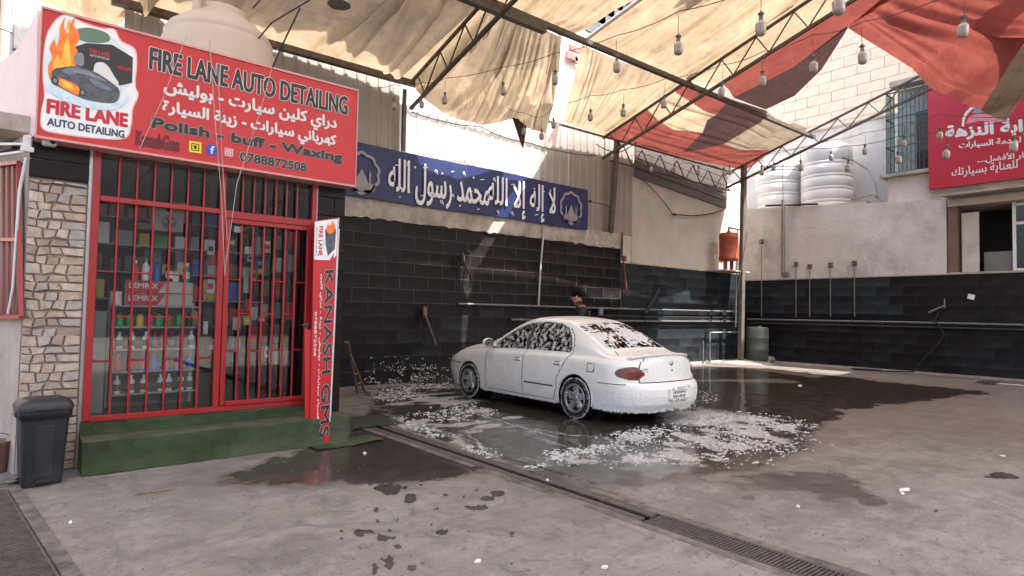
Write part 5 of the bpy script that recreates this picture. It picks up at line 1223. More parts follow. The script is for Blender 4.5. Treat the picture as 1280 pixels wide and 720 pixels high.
# ================================================================== BANNER
bn_ = thing('blue_banner', 'long dark blue banner with white Arabic calligraphy and two mosque emblems', 'banner', (8, 10.5, 3.5))
YN = 10.48
b_ = MB(); nx = 80; vs = []
for i in range(nx+1):
    x = 4.2+(11.1-4.2)*i/nx
    for k in range(5): vs.append((x, YN+.012*math.sin(x*3.1+k)+.006*math.sin(x*9), 3.52+(4.53-3.52)*k/4 + .01*math.sin(x*1.7)*(1 if k in (0,4) else 0)))
b_.add(vs, [(i*5+k, i*5+5+k, i*5+6+k, i*5+k+1) for i in range(nx) for k in range(4)], True); b_.add([(x, y+.02, z) for x, y, z in vs], [(i*5+k+1, i*5+6+k, i*5+5+k, i*5+k) for i in range(nx) for k in range(4)], True); b_.build('cloth', banner_blue, bn_)
def N_(px, py): return at_y(px, py, YN-.03)
def btext(s, px0, py0, px1, py1, pxt, pyt, bo):
    A_ = N_(px0, py0); B_ = N_(px1, py1); T_ = N_(pxt, pyt); q_ = MB(); put_text(q_, s, A_, (B_.x-A_.x,0,0), (0,0,T_.z-A_.z), (0,-1,0), bo, 0); q_.build('lettering', silver_print, bn_)
btext(arabic('محمد رسول الله'), 485, 250, 611, 271, 485, 196, .009)
btext(arabic('لا إله إلا الله'), 609, 268, 694, 282, 609, 218, .009)
# raised vowel marks and small signs around the calligraphy
b_ = MB(); q_ = random.Random(5)
marks = [(497,207),(508,205),(519,209),(532,210),(545,214),(553,217),(566,215),(580,216),(592,222),(603,225),(618,224),(629,228),(641,231),(655,232),(668,236),(679,240),(688,238),(500,246),(528,245),(552,252),(575,257),(598,262),(640,266),(655,270),(671,269),(622,264),(512,240),(588,240),(566,244)]
for i, (a, c) in enumerate(marks):
    p = N_(a, c); s_ = q_.uniform(.035,.06)
    if i % 3 == 0: b_.add([(p.x-s_, p.y, p.z-.012),(p.x+s_, p.y, p.z+.012),(p.x+s_, p.y, p.z+.03),(p.x-s_, p.y, p.z+.008)], [(0,1,2,3)])
    elif i % 3 == 1:
        n_ = 12; b_.add([(p.x+r_*math.cos(2*PI*k/n_), p.y, p.z+r_*math.sin(2*PI*k/n_)) for r_ in (s_*.35,s_*.65) for k in range(n_)], [(k,(k+1)%n_,n_+(k+1)%n_,n_+k) for k in range(n_)])
        b_.add([(p.x+s_*.3,p.y,p.z-s_*.3),(p.x+s_*.8,p.y,p.z-s_*1.3),(p.x+s_*.95,p.y,p.z-s_*1.2),(p.x+s_*.62,p.y,p.z-s_*.1)], [(0,1,2,3)])
    else: b_.add([(p.x, p.y, p.z-s_*.5),(p.x+s_*.5, p.y, p.z),(p.x, p.y, p.z+s_*.5),(p.x-s_*.5, p.y, p.z)], [(0,1,2,3)])
o = b_.build('vowel_marks', silver_print, bn_); o['kind'] = 'stuff'
emb = mat('grey_emblem_print', (.3,.27,.28), .5, 0, .05, 3, 0)
for a, c, w_ in ((714,260,.46),(452,216,.46)):
    p = N_(a, c); q_ = MB(); n_ = 48; ring1 = []; ring2 = []
    for k in range(n_):
        th = 2*PI*k/n_; rr = .31+.035*abs(math.sin(th*5)); ring1.append((p.x+rr*math.cos(th)*1.15, p.y, p.z+rr*math.sin(th)*1.2)); ring2.append((p.x+(rr-.05)*math.cos(th)*1.15, p.y, p.z+(rr-.05)*math.sin(th)*1.2))
    q_.add(ring1+ring2, [(k,(k+1)%n_,n_+(k+1)%n_,n_+k) for k in range(n_)]); q_.build('emblem_ring', emb, bn_)
    q_ = MB()
    for q3, (dx, h_, ww) in enumerate(((-.17,.28,.02),(.17,.28,.02),(-.08,.12,.05),(.08,.12,.05),(0,.2,.09))):
        yy_ = p.y-.002*(q3+1); q_.add([(p.x+dx-ww,yy_,p.z-.28),(p.x+dx+ww,yy_,p.z-.28),(p.x+dx+ww,yy_,p.z-.28+h_),(p.x+dx,yy_,p.z-.28+h_+ww*1.3+.04),(p.x+dx-ww,yy_,p.z-.28+h_)], [(0,1,2,3,4)])
    q_.add([(p.x-.3,p.y-.0,p.z-.2),(p.x-.2,p.y,p.z-.36),(p.x+.2,p.y,p.z-.36),(p.x+.3,p.y,p.z-.2),(p.x+.24,p.y,p.z-.18),(p.x-.24,p.y,p.z-.18)], [(0,1,2,3,4,5)])
    q_.build('mosque_emblem', emb, bn_)

# ================================================================== CANOPY STEEL
def roofz(y): return 9.1-.3*y
def truss(x, y1, label, dep=.58):
    t = thing('roof_truss', label, 'truss', (x, 10.4, roofz(10.4)), 0, 'steel trusses carrying the cloth canopy')
    ya = 10.45; b_ = MB(); b_.bar((x, ya, roofz(ya)-.03), (x, y1, roofz(y1)-.03), .05, .05); b_.build('top_chord', steel_dark, t)
    b_ = MB(); b_.bar((x, ya, roofz(ya)-dep+.02), (x, y1, roofz(y1)-dep), .06, .06); b_.build('bottom_chord', steel_dark, t)
    y = ya-.25; k = 0; step = .78
    while y-step > y1:
        a = (x, y, roofz(y)-.06); c = (x, y-step*.35, roofz(y-step*.35)-dep+.03); d_ = (x, y-step, roofz(y-step)-.06)
        b_ = MB(); b_.bar(a, c, .022); b_.build('web', steel_dark, t); b_ = MB(); b_.bar(c, d_, .022); b_.build('web', steel_dark, t); y -= step*1.35 if False else step
    return t
truss(5.98, 1.0, 'left roof truss rising over the car bonnet from the back wall')
truss(11.6, .5, 'middle roof truss between the tan cloths')
truss(17.4, 2.0, 'right roof truss above the corner post and water tanks', .5)
def beam(name, p, q, s_, label, m_=steel_beam): b_ = MB(); b_.bar(p, q, s_, s_*.9); return whole(name, b_, m_, label, 'beam', p)
beam('roof_beam', (5.2,7.85,6.52), (17.7,7.85,6.62), .1, 'long purlin beam crossing under all the canopy cloths')
beam('roof_beam', (5.3,7.85,6.41), (7.15,7.85,6.43), .12, 'short thick beam piece where the left truss meets the purlin')
beam('eave_beam', (1.0,10.45,5.86), (6.1,10.42,5.9), .12, 'dark eave beam along the tan sheets behind the shop')
ev = thing('eave_truss', 'light steel lattice running along the eave of the metal cladding', 'truss', (9, 10.42, 5.8))
b_ = MB(); b_.bar((6.1,10.42,5.9),(17.6,10.3,5.98),.04); b_.build('top_chord', steel_dark, ev)
b_ = MB(); b_.bar((11.9,10.45,5.40),(17.6,10.42,5.42),.035); b_.build('bottom_chord', steel_dark, ev)
x = 11.95
while x < 17.2:
    for a, c in (((x,10.42,5.4),(x+.4,10.42,5.9)), ((x+.4,10.42,5.9),(x+.8,10.42,5.4))): b_ = MB(); b_.bar(a, c, .024); b_.build('web', steel_dark, ev)
    x += .8
# posts
cp = thing('corner_post', 'tall brown steel post in the far corner carrying the canopy', 'post', (17.5, 10.0, 0))
b_ = MB(); q_ = at_x(929, 330, 17.5); b_.bar((17.55, 10.02, 0), (17.5, 9.9, 6.15), .17, .12); b_.build('shaft', mat('grey_brown_post', (.16,.145,.12), .6, .2, .2, 6, .1, dirt=.4, dirtcol=(.08,.06,.05)), cp)
b_ = MB(); b_.tube([(17.3,10.05,1.1),(17.32,10.0,4.1)], .022, 6); b_.tube([(17.35,9.7,4.0),(17.3,10.1,1.6),(17.6,10.1,1.1)], .015, 6); b_.build('pipe', galv, cp)
wp_ = thing('wall_post', 'brown steel post standing on the concrete beam right of the banner', 'post', (12.05, 10.52, 3.55))
b_ = MB(); b_.bar((12.02,10.52,3.55),(12.15,10.45,5.95),.13,.1); b_.build('shaft', steel_beam, wp_)
b_ = MB(); b_.tube([(11.15,10.5,4.25),(11.6,10.48,4.24),(12.0,10.5,4.22)], .012, 6); b_.obox((11.2,10.48,4.25), (.04,0,0), (0,.03,0), (0,0,.03), .01); b_.build('cable', wire_mat, wp_)
b_ = MB(); b_.bar((5.9,10.56,4.56),(5.9,10.56,5.8),.07,.07); whole('wall_post', b_, steel_beam, 'thin steel post at the left end of the bright cladding', 'post', (5.9,10.5,3.5))
# cables on upper wall
b_ = MB()
def sag(p, q, d, n_=10): p, q = Vector(p), Vector(q); return [p.lerp(q, k/n_)+Vector((0,0,-d*4*(k/n_)*(1-k/n_))) for k in range(n_+1)]
b_.tube(sag(at_y(797,220,10.6), at_y(841,268,10.6), -.1), .012, 5); b_.tube(sag(at_y(846,268,10.6), at_y(905,262,10.6), .1), .02, 5); b_.obox(at_y(843,268,10.6), (.07,0,0), (0,.03,0), (0,0,.03), .01)
whole('wall_cable', b_, wire_mat, 'sagging dark cable across the cream plaster left of the red tank', 'cable', at_y(843,268,10.6))
for (P, lb_) in (([(745,180,10.4),(775,190,10.35),(800,172,10.35),(835,190,10.3)], 'tangled dark cable around the top of the wall post'), ([(515,140,10.3),(600,158,10.3),(660,178,10.3),(745,195,10.3)], 'long cable looping along the bright cladding')):
    b_ = MB(); pts = []
    for i in range(len(P)-1): pts += sag(at_y(*P[i]), at_y(*P[i+1]), .06, 6)[(1 if i else 0):]
    b_.tube(pts, .012, 5); whole('wall_cable', b_, wire_mat, lb_, 'cable', pts[0])

# ================================================================== CANOPY CLOTH
def Rf(px, py, lift=.05):
    d = ray(px, py); t_ = (9.1+lift-.3*CAMP.y-CAMP.z)/(d.z+.3*d.y); return CAMP+d*t_
def wp3(p):
    if len(p) == 2: return Rf(*p)
    if p[2] == 'y': return at_y(p[0], p[1], p[3])
    return at_z(p[0], p[1], p[2])
def resample(P, n_):
    P = [wp3(p) for p in P]; L_ = [0]
    for i in range(1, len(P)): L_.append(L_[-1]+(P[i]-P[i-1]).length)
    out = []
    for k in range(n_+1):
        s_ = L_[-1]*k/n_; i = 0
        while i < len(P)-2 and L_[i+1] < s_: i += 1
        f_ = (s_-L_[i])/max(1e-9, L_[i+1]-L_[i]); out.append(P[i].lerp(P[i+1], f_))
    return np.array([list(p) for p in out])
def cloth(name, label, T_, B_, Lf, Rt, mats, nu=110, nv=90, amp=.05, folds=9, along='v', sagd=.0, seed=1, colour=None, edge=.12, cat='canopy cloth', tears=0., thick=0):
    """T left to right, B left to right, L top to bottom, R top to bottom"""
    T_, B_, Lf, Rt = resample(T_, nu), resample(B_, nu), resample(Lf, nv), resample(Rt, nv)
    u = np.linspace(0, 1, nu+1)[None,:,None]; v = np.linspace(0, 1, nv+1)[:,None,None]
    P = (1-v)*T_[None]+v*B_[None]+(1-u)*Lf[:,None]+u*Rt[:,None]-((1-u)*(1-v)*T_[0]+u*(1-v)*T_[-1]+(1-u)*v*B_[0]+u*v*B_[-1])
    uu, vv = u[...,0]*np.ones_like(v[...,0]), v[...,0]*np.ones_like(u[...,0])
    a, c = (uu, vv) if along == 'v' else (vv, uu)
    wob = fbm(c*2+seed*5, a*2, 1., seed+200)-.5
    rf_ = random.Random(seed*17+3); f1 = 1.5*(fbm(a*folds*.45, c*.9, 1., seed+300)-.5)
    nf = int(folds*2.4)
    for k in range(nf):
        a0 = (k+rf_.uniform(.1,.9))/nf; sl = rf_.uniform(-.07,.07); wd = rf_.uniform(.006,.02)*(9/folds)**.5; dp = rf_.uniform(.25,1.)
        cc0 = rf_.uniform(.1,.9); cw = rf_.uniform(.3,1.1)
        dist = a-(a0+sl*(c-.5)+.035*np.sin(c*3+k)+.02*wob)
        w2 = np.where(dist > 0, wd*2.2, wd*.8)
        f1 = f1 + dp*np.exp(-(dist/w2)**2)*np.exp(-((c-cc0)/cw)**2)
    env = np.minimum(1, np.minimum(np.minimum(uu, 1-uu), np.minimum(vv, 1-vv))/edge)*.85+.15
    P[...,2] += -amp*f1*env*1.2 - sagd*(4*uu*(1-uu))*(4*vv*(1-vv))
    b_ = MB(); W_ = nu+1
    b_.v = [tuple(p) for p in P.reshape(-1, 3)]
    for j in range(nv):
        for i in range(nu):
            b_.f.append([j*W_+i, j*W_+i+1, (j+1)*W_+i+1, (j+1)*W_+i]); b_.sm.append(True)
            mi = 0
            if colour is not None:
                pc = Vector((P[j,i]+P[j+1,i+1])/2)-CAMP; dd = pc.dot(fw); mi = colour(640+FPX*pc.dot(R_)/dd, 360-FPX*pc.dot(U_)/dd)
            b_.mi.append(mi)
    loc = tuple(P[nv//2, nu//2])
    return whole(name, b_, mats, label, cat, loc, 'cloths of the canopy')
cloth('canopy_cloth', 'largest tan canvas sagging over the shop roof and signboard',
      [(20,-230),(300,-230),(640,-210)], [(35,-6),(72,8),(108,30),(146,33),(173,15),(213,18),(337,56),(440,84),(512,101)], [(20,-230),(35,-6)], [(640,-210),(604,6),(568,42),(512,101)], [cloth_tan], 220, 140, .19, 12, 'u' if False else 'v', .12, 1)
cloth('canopy_cloth', 'tan canvas panel above the purlin beam right of the left truss',
      [(640,-110),(760,-90),(880,-60)], [(604,6),(640,20),(675,33),(703,45)], [(640,-110),(604,6)], [(880,-60),(790,0),(765,14),(738,33),(703,45)], [cloth_tan], 140, 90, .1, 9, 'v', .05, 2)
cloth('canopy_cloth', 'drooping tan canvas with a sagging lower edge over the bright cladding',
      [(512,101),(568,43),(604,6)][::-1] and [(604,6),(640,20),(675,34),(702,45)], [(512,102),(530,124,'y',10.1),(550,139,'y',9.95),(575,150,'y',9.9),(605,156,'y',9.9),(628,152,'y',9.9),(645,148,'y',9.9),(657,160,'y',9.9),(682,167,'y',9.9)],
      [(604,6),(568,42),(512,102)], [(702,45),(699,90,6.25),(692,130,'y',9.5),(682,167,'y',9.9)], [cloth_tan], 170, 110, .16, 10, 'v', .18, 3)
b_ = MB(); P = [at_y(640,147,9.88), at_y(659,150,9.88), at_y(657,168,9.88), at_y(654,186,9.88), at_y(650,176,9.88), at_y(645,160,9.88)]; b_.prism(P, (0,.01,0)); whole('torn_flap', b_, cloth_dark, 'dark torn strip dangling from the drooping tan canvas edge', 'cloth strip', P[3])
b_ = MB(); P = [at_y(683,166,9.9), at_y(694,158,9.9), at_y(700,150,9.9), at_y(697,168,9.9), at_y(694,184,9.9), at_y(691,174,9.9), at_y(686,178,9.9)]; b_.prism(P, (0,.01,0)); whole('torn_flap', b_, pinkwhite, 'pale torn strip dangling in the slit between two canvases', 'cloth strip', P[4])
cloth('canopy_cloth', 'finely pleated tan canvas above the purlin, edged by a white rod',
      [(885,-60),(960,-60),(1075,-60)], [(729,52),(760,65),(800,81),(848,99)], [(885,-60),(802,-2),(772,20),(729,52)], [(1075,-60),(1003,3),(925,57),(862,101),(848,99)][:4]+[(848,99)], [cloth_tan], 190, 90, .07, 13, 'v', .04, 4)
cloth('canopy_cloth', 'pleated tan canvas panel below the purlin beside the middle truss',
      [(727,55),(770,74),(810,88),(855,103)], [(704,152),(722,158),(740,164),(757,170)], [(727,55),(717,100),(704,152)], [(855,103),(830,118),(804,137),(757,170)], [cloth_tan], 150, 80, .08, 10, 'v', .05, 5)
b_ = MB(); P = [Rf(885,-60,.02), Rf(802,-2,.02), Rf(765,25,.02), Rf(729,52,.02)]; b_.tube(P, .035, 8); whole('canopy_rod', b_, tank_mat, 'pale rod edging the pleated canvas beside the white gap', 'rod', P[3])
b_ = MB(); P = [Rf(1003,0,-.0), Rf(945,40,-.0), Rf(900,70,0), Rf(862,99,-.0)]; b_.tube([p+Vector((-.12,0,-.02)) for p in P], .03, 8); whole('canopy_rod', b_, tank_mat, 'long pale tube laid along the top of the middle truss', 'rod', P[3])
cloth('canopy_cloth', 'narrow tan canvas strip between the middle truss and the red band',
      [(1075,-60),(1110,-60),(1150,-60)], [(862,101),(880,102),(904,106)], [(1075,-60),(1003,3),(862,101)], [(1150,-60),(1063,0),(1033,23),(904,106)], [cloth_tan], 50, 90, .04, 5, 'v', .02, 6)
cloth('canopy_cloth', 'long faded red band of canvas running beside the open white triangle',
      [(1150,-60),(1165,-60),(1190,-60)], [(904,106),(911,112),(917,122)], [(1150,-60),(1063,0),(1033,23),(904,106)], [(1190,-60),(1060,34),(993,83),(917,122)], [cloth_red], 40, 110, .05, 3, 'v', .02, 7)
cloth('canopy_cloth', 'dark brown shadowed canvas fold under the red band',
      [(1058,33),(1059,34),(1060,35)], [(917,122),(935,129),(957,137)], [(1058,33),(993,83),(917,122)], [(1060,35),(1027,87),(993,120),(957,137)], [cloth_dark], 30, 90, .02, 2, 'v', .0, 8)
polyR = [(840,98),(912,122),(914,128),(895,144),(880,139),(866,129),(845,116)]; polyD = [(912,124),(960,138),(952,152),(935,162),(905,180),(880,186),(853,191),(878,166),(884,150),(895,144)]
polyE = [(700,150),(790,150),(806,133),(822,150),(842,162),(878,166),(853,191),(880,186),(905,180),(925,188),(962,187),(932,225),(860,205),(750,180)]
def inp(x, y, P):
    c = False; n_ = len(P)
    for i in range(n_):
        x0, y0 = P[i]; x1, y1 = P[(i+1)%n_]
        if (y0 > y) != (y1 > y) and x < (x1-x0)*(y-y0)/(y1-y0)+x0: c = not c
    return c
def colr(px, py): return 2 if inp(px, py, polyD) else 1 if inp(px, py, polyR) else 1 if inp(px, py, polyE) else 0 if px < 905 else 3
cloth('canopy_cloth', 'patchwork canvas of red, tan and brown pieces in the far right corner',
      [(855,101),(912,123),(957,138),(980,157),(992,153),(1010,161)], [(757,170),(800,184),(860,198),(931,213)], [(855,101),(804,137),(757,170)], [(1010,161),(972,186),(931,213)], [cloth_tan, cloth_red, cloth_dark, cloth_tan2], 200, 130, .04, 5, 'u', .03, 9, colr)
cloth('canopy_cloth', 'big faded red canvas sagging across the upper right corner',
      [(1190,-60),(1300,-60),(1420,-60)], [(1060,35),(1100,60),(1140,85,7.55),(1163,110,6.9),(1182,118,6.6),(1200,128,6.25),(1228,139,5.9)], [(1190,-60),(1100,-2),(1060,35)], [(1420,-60),(1340,40,6.6),(1280,105,6.1),(1228,139,5.9)], [cloth_red], 130, 110, .1, 6, 'u', .15, 10)
cloth('canopy_cloth', 'tan canvas corner strip hanging over the red service sign',
      [(1300,25,6.0),(1325,35,6.0),(1350,50,6.0)], [(1226,138,5.75),(1240,146,5.72),(1257,152,5.7)], [(1300,25,6.0),(1262,80,5.85),(1226,138,5.75)], [(1350,50,6.0),(1290,105,5.8),(1257,152,5.7)], [cloth_tan2], 40, 60, .03, 2, 'v', 0, 11)
# unseen run of the canopy; its grey tone and far edge shape the light below
b_ = MB(); vs = []; gxs = np.linspace(-4, 18.6, 60); gys = np.linspace(-7, 3.0, 40)
def lim(x):
    y = 9.0
    while y > -6:
        v = Vector((x, y, 8.0))-CAMP; dd = v.dot(fw)
        if dd < .5: return y
        px, py = 640+FPX*v.dot(R_)/dd, 360-FPX*v.dot(U_)/dd
        if py < -60 or px > 1345: return y-(1.9 if 6.3 < x < 9.3 else 0)  # cut back over the slit so the sun reaches the wall
        y -= .05
    return y
for y in gys:
    for x in gxs:
        yy = -7+(y+7)*((lim(x)+7)/10.); vs.append((x, yy, 8.0+.1*math.sin(x*2.3+.4*y)+.08*math.sin(y*1.7+x)))
b_.add(vs, [(j*60+i, j*60+i+1, (j+1)*60+i+1, (j+1)*60+i) for j in range(39) for i in range(59)], True)
whole('canopy_cloth', b_, cloth_grey, 'unseen greyish canvas roof shading the near part of the yard', 'canopy cloth', (6, -2, 8), 'cloths of the canopy')
# ================================================================== CAR
paint = mat('foam_covered_white_paint', (.76,.76,.75), .5, 0, .05, 9, .42, 34, spec=.5, coat=.15)
paint_s = mat('wet_white_paint', (.78,.78,.77), .3, 0, .03, 5, .12, 40, spec=.5, coat=.3)
# foam streaks run down the paint: a second, coarser height
_n = paint.node_tree; _b = _n.nodes['Principled BSDF']
_tc = _n.nodes.new('ShaderNodeTexCoord'); _mp = _n.nodes.new('ShaderNodeMapping'); _mp.inputs['Scale'].default_value = (14,14,2.2); _n.links.new(_tc.outputs['Object'], _mp.inputs['Vector'])
_no = _n.nodes.new('ShaderNodeTexNoise'); _no.inputs['Scale'].default_value = 1.6; _no.inputs['Detail'].default_value = 5; _n.links.new(_mp.outputs[0], _no.inputs['Vector'])
_bu = _n.nodes.new('ShaderNodeBump'); _bu.inputs['Strength'].default_value = .35; _bu.inputs['Distance'].default_value = .012; _n.links.new(_no.outputs['Fac'], _bu.inputs['Height'])
_old = _b.inputs['Normal'].links[0].from_node; _n.links.new(_old.outputs[0], _bu.inputs['Normal']); _n.links.new(_bu.outputs[0], _b.inputs['Normal'])
_rr = _n.nodes.new('ShaderNodeMapRange'); _rr.inputs['From Min'].default_value = .4; _rr.inputs['From Max'].default_value = .6; _rr.inputs['To Min'].default_value = .22; _rr.inputs['To Max'].default_value = .75; _n.links.new(_no.outputs['Fac'], _rr.inputs['Value']); _n.links.new(_rr.outputs[0], _b.inputs['Roughness'])
tyre_m = mat('wet_tyre', (.015,.015,.016), .45, 0, .2, 20, .3)
alloy = mat('dirty_alloy', (.6,.6,.62), .35, .8, .2, 12, .1)
lamp_red = mat('tail_lamp_red', (.2,.005,.008), .18, 0, .3, 40, .1, coat=.25, spec=.3)
lamp_orange = mat('tail_lamp_amber', (.2,.04,.02), .18, 0, .3, 40, .1, coat=.25, spec=.3)
lamp_clear = mat('head_lamp', (.5,.5,.5), .1, 0, .1, 10, 0, coat=.6)
chrome = mat('chrome', (.6,.6,.6), .12, 1., .05, 10, 0)
trim_m = mat('grey_black_trim', (.07,.07,.07), .5, 0, .1, 10, .05)
seat_m = mat('dark_seat_fabric', (.05,.05,.05), .9, 0, .1, 20, .1)

CL, TF, TR_, WR = 4.36, .80, 3.28, .28
def sm(xs, ys):
    g = np.linspace(-.3, CL+.3, 1400); v = np.interp(g, xs, ys); k = np.exp(-np.linspace(-2,2,61)**2*1.5); k /= k.sum()
    v = np.convolve(np.pad(v, 30, 'edge'), k, 'valid'); return lambda t: np.interp(t, g, v)
fzs = sm([0,.05,.4,.9,1.3,2,3,3.6,4.1,CL], [.60,.64,.71,.79,.82,.835,.845,.83,.80,.785])
fzt = sm([0,.08,.3,.7,1.12,1.2,1.93,2.15,2.5,2.85,3.05,3.72,3.82,4.1,4.3,CL], [.66,.72,.80,.885,.945,.965,1.33,1.375,1.385,1.355,1.295,.97,.93,.895,.89,.87])
fzr = sm([0,.3,.7,1.15,1.3,1.5,1.75,2,2.2,2.6,2.9,3.2,3.5,3.7,3.85,4.1,CL], [.63,.765,.84,.895,.92,1.02,1.155,1.25,1.288,1.298,1.265,1.17,1.02,.915,.87,.845,.825])
fwr = sm([0,.6,1.15,1.3,1.6,2,2.5,2.9,3.2,3.5,3.75,CL], [.60,.66,.69,.705,.655,.59,.575,.575,.60,.645,.68,.66])
fW = sm([0,.5,1.2,2.5,3.5,CL], [.81,.83,.842,.845,.842,.82])
def pend(z): return np.interp(z, [.14,.2,.28,.38,.47,.52,.55,.69,.82,.885,.93], [.17,.07,.015,0,.008,.03,.085,.105,.13,.15,.17])
def pfront(z): return np.interp(z, [.17,.3,.42,.52,.6,.68], [.06,-.02,-.06,-.06,-.04,.0])
th = np.linspace(0, PI/2, 56); EXR = 2.7; rr_ = np.sin(th)**(2/EXR); ee = np.cos(th)**(2/EXR)
t_rear = 3.72+(CL-3.72)*rr_; e_rear = ee
thf = np.linspace(0, PI/2, 44); rf = np.sin(thf)**(2/3.); ef = np.cos(thf)**(2/3.)
t_front = (.75-.90*rf)[::-1]; e_front = ef[::-1]
t_mid = np.linspace(.75, 3.72, 250)[1:-1]
TS = np.concatenate([t_front, t_mid, t_rear]); ES = np.concatenate([e_front, np.ones(len(t_mid)), e_rear])
NS = len(TS); NPF = 150
def catmull(P, n_per):
    P = np.array(P); P = np.concatenate([[2*P[0]-P[1]], P, [2*P[-1]-P[-2]]]); out = []
    for i in range(1, len(P)-2):
        for k in range(n_per):
            s_ = k/n_per; a, b__, c, d = P[i-1], P[i], P[i+1], P[i+2]
            out.append(.5*((2*b__)+(-a+c)*s_+(2*a-5*b__+4*c-d)*s_*s_+(-a+3*b__-3*c+d)*s_**3))
    out.append(P[-2]); return np.array(out)
G = np.zeros((NS, NPF+1, 3)); SEG = None
for i in range(NS):
    t_ = TS[i]; Wt, zs, zt, zr, wr_ = fW(t_), fzs(t_), fzt(t_), fzr(t_), fwr(t_)
    gl = zr-(zs+.02); wb_ = Wt-.10
    P = [(Wt-.16,.165),(Wt-.05,.17),(Wt-.022,.24),(Wt-.004,.38),(Wt,.50),(Wt-.008,.63),(Wt-.03,zs-.055),(Wt-.062,zs-.008),(wb_,zs+.022),
         ((wb_+wr_)/2+.016,(zs+.022+zr)/2),(wr_+.008,zr-.02),(wr_-.045,zr+.45*(zt-zr)),(wr_*.72,zt-.22*(zt-zr)),(wr_*.36,zt-.05*(zt-zr)),(0.,zt)]
    C_ = catmull(P, 12); 
    # even sampling inside each control span keeps the rows on the same features
    idx_ = np.linspace(0, len(C_)-1, NPF+1); x_ = np.interp(idx_, np.arange(len(C_)), C_[:,0]); z_ = np.interp(idx_, np.arange(len(C_)), C_[:,1])
    x_ = np.maximum(x_, 0); x_[-1] = 0
    wR = np.clip((t_-3.3)/(CL-3.3), 0, 1)**1.6; wF = np.clip((.7-t_)/.7, 0, 1)**1.5
    G[i,:,0] = x_*ES[i]; G[i,:,1] = t_-pend(z_)*wR+pfront(z_)*wF; G[i,:,2] = z_
spi = NPF/14.   # rows per control span
cen = (G[:-1,:-1]+G[1:,:-1]+G[1:,1:]+G[:-1,1:])/4; CX, CT, CZ = cen[...,0], cen[...,1], cen[...,2]
ROW = np.broadcast_to(np.arange(NPF)[None,:], CX.shape)/spi
STI = np.broadcast_to(TS[:-1,None], CX.shape)
plan = np.zeros(NS); r0_ = int(4*spi)
for i in range(1, NS): plan[i] = plan[i-1]+math.hypot(G[i,r0_,0]-G[i-1,r0_,0], G[i,r0_,1]-G[i-1,r0_,1])
plan_end = plan[-1]; PR = np.broadcast_to((plan_end-plan[:-1])[:,None], CX.shape)   # distance round the corner from the rear centre
PFm = np.broadcast_to(plan[:-1][:,None], CX.shape)
def ip(P): return inpoly(CT, CZ, P)
cls = np.full(CX.shape, 'body', dtype=object)
side = ROW < 7.9
arch = (np.hypot(CT-TF, CZ-WR-.005) < .322) | (np.hypot(CT-TR_, CZ-WR-.005) < .322)
arch &= (ROW < 6) & (CX > .45)
def nearline(P, w_):
    d = np.full(CX.shape, 9.)
    for (a, b__), (c, e) in zip(P[:-1], P[1:]):
        vx, vy = c-a, e-b__; s_ = np.clip(((CT-a)*vx+(CZ-b__)*vy)/(vx*vx+vy*vy), 0, 1); d = np.minimum(d, np.hypot(CT-a-s_*vx, CZ-b__-s_*vy))
    return d < w_
gl_side = (ROW > 8.05) & (ROW < 10.4)
FW = [(1.36,.87),(1.60,1.03),(1.84,1.16),(2.05,1.235),(2.17,1.262),(2.155,.84)]
RW = [(2.215,.84),(2.235,1.268),(2.5,1.28),(2.75,1.262),(2.92,1.20),(3.02,1.10),(3.085,.97),(3.085,.90),(3.0,.868)]
cls[gl_side & ip([(1.32,.85),(1.58,1.04),(1.83,1.175),(2.05,1.25),(2.3,1.283),(2.5,1.292),(2.77,1.275),(2.94,1.213),(3.045,1.105),(3.11,.975),(3.105,.89),(3.02,.84)])] = 'window_trim'
cls[gl_side & ip(FW)] = 'front_side_window'; cls[gl_side & ip(RW)] = 'rear_side_window'
cls[(ROW > 10.6) & (CT > 1.22) & (CT < 1.93) & (ip([(0,0),(9,0),(9,9),(0,9)]))] = 'windscreen'
wlim = np.interp(CT, [3.03,3.08,3.3,3.62,3.70], [.50,.545,.57,.60,.55])
cls[(ROW > 10.5) & (CT > 3.03) & (CT < 3.69) & (CX < wlim)] = 'rear_window'
low = (ROW < 7.95)
cls[low & (CT > 1.27) & (CT < 2.19) & (CZ > .215) & (cls == 'body')] = 'front_door'
rd = ip([(2.19,.215),(2.86,.215),(2.93,.40),(2.93,.52),(3.0,.64),(3.13,.86),(3.15,1.0),(2.19,1.0)])
cls[low & rd & (cls == 'body')] = 'rear_door'
bump_r = (CZ < .53) & (CT > 3.76) & low & (cls == 'body'); cls[bump_r] = 'rear_bumper'
bump_f = (CZ < .56) & (CT < .56) & low & (cls == 'body'); cls[bump_f] = 'front_bumper'
trunk = (((ROW > 8.6) & (CT > 3.76)) | ((PR < .60) & (CZ > .55) & (CT > 4.0))) & (cls == 'body') & (CX < .62); cls[trunk] = 'boot_lid'
hood = (ROW > 8.8) & (CT < 1.17) & (cls == 'body'); cls[hood] = 'bonnet'
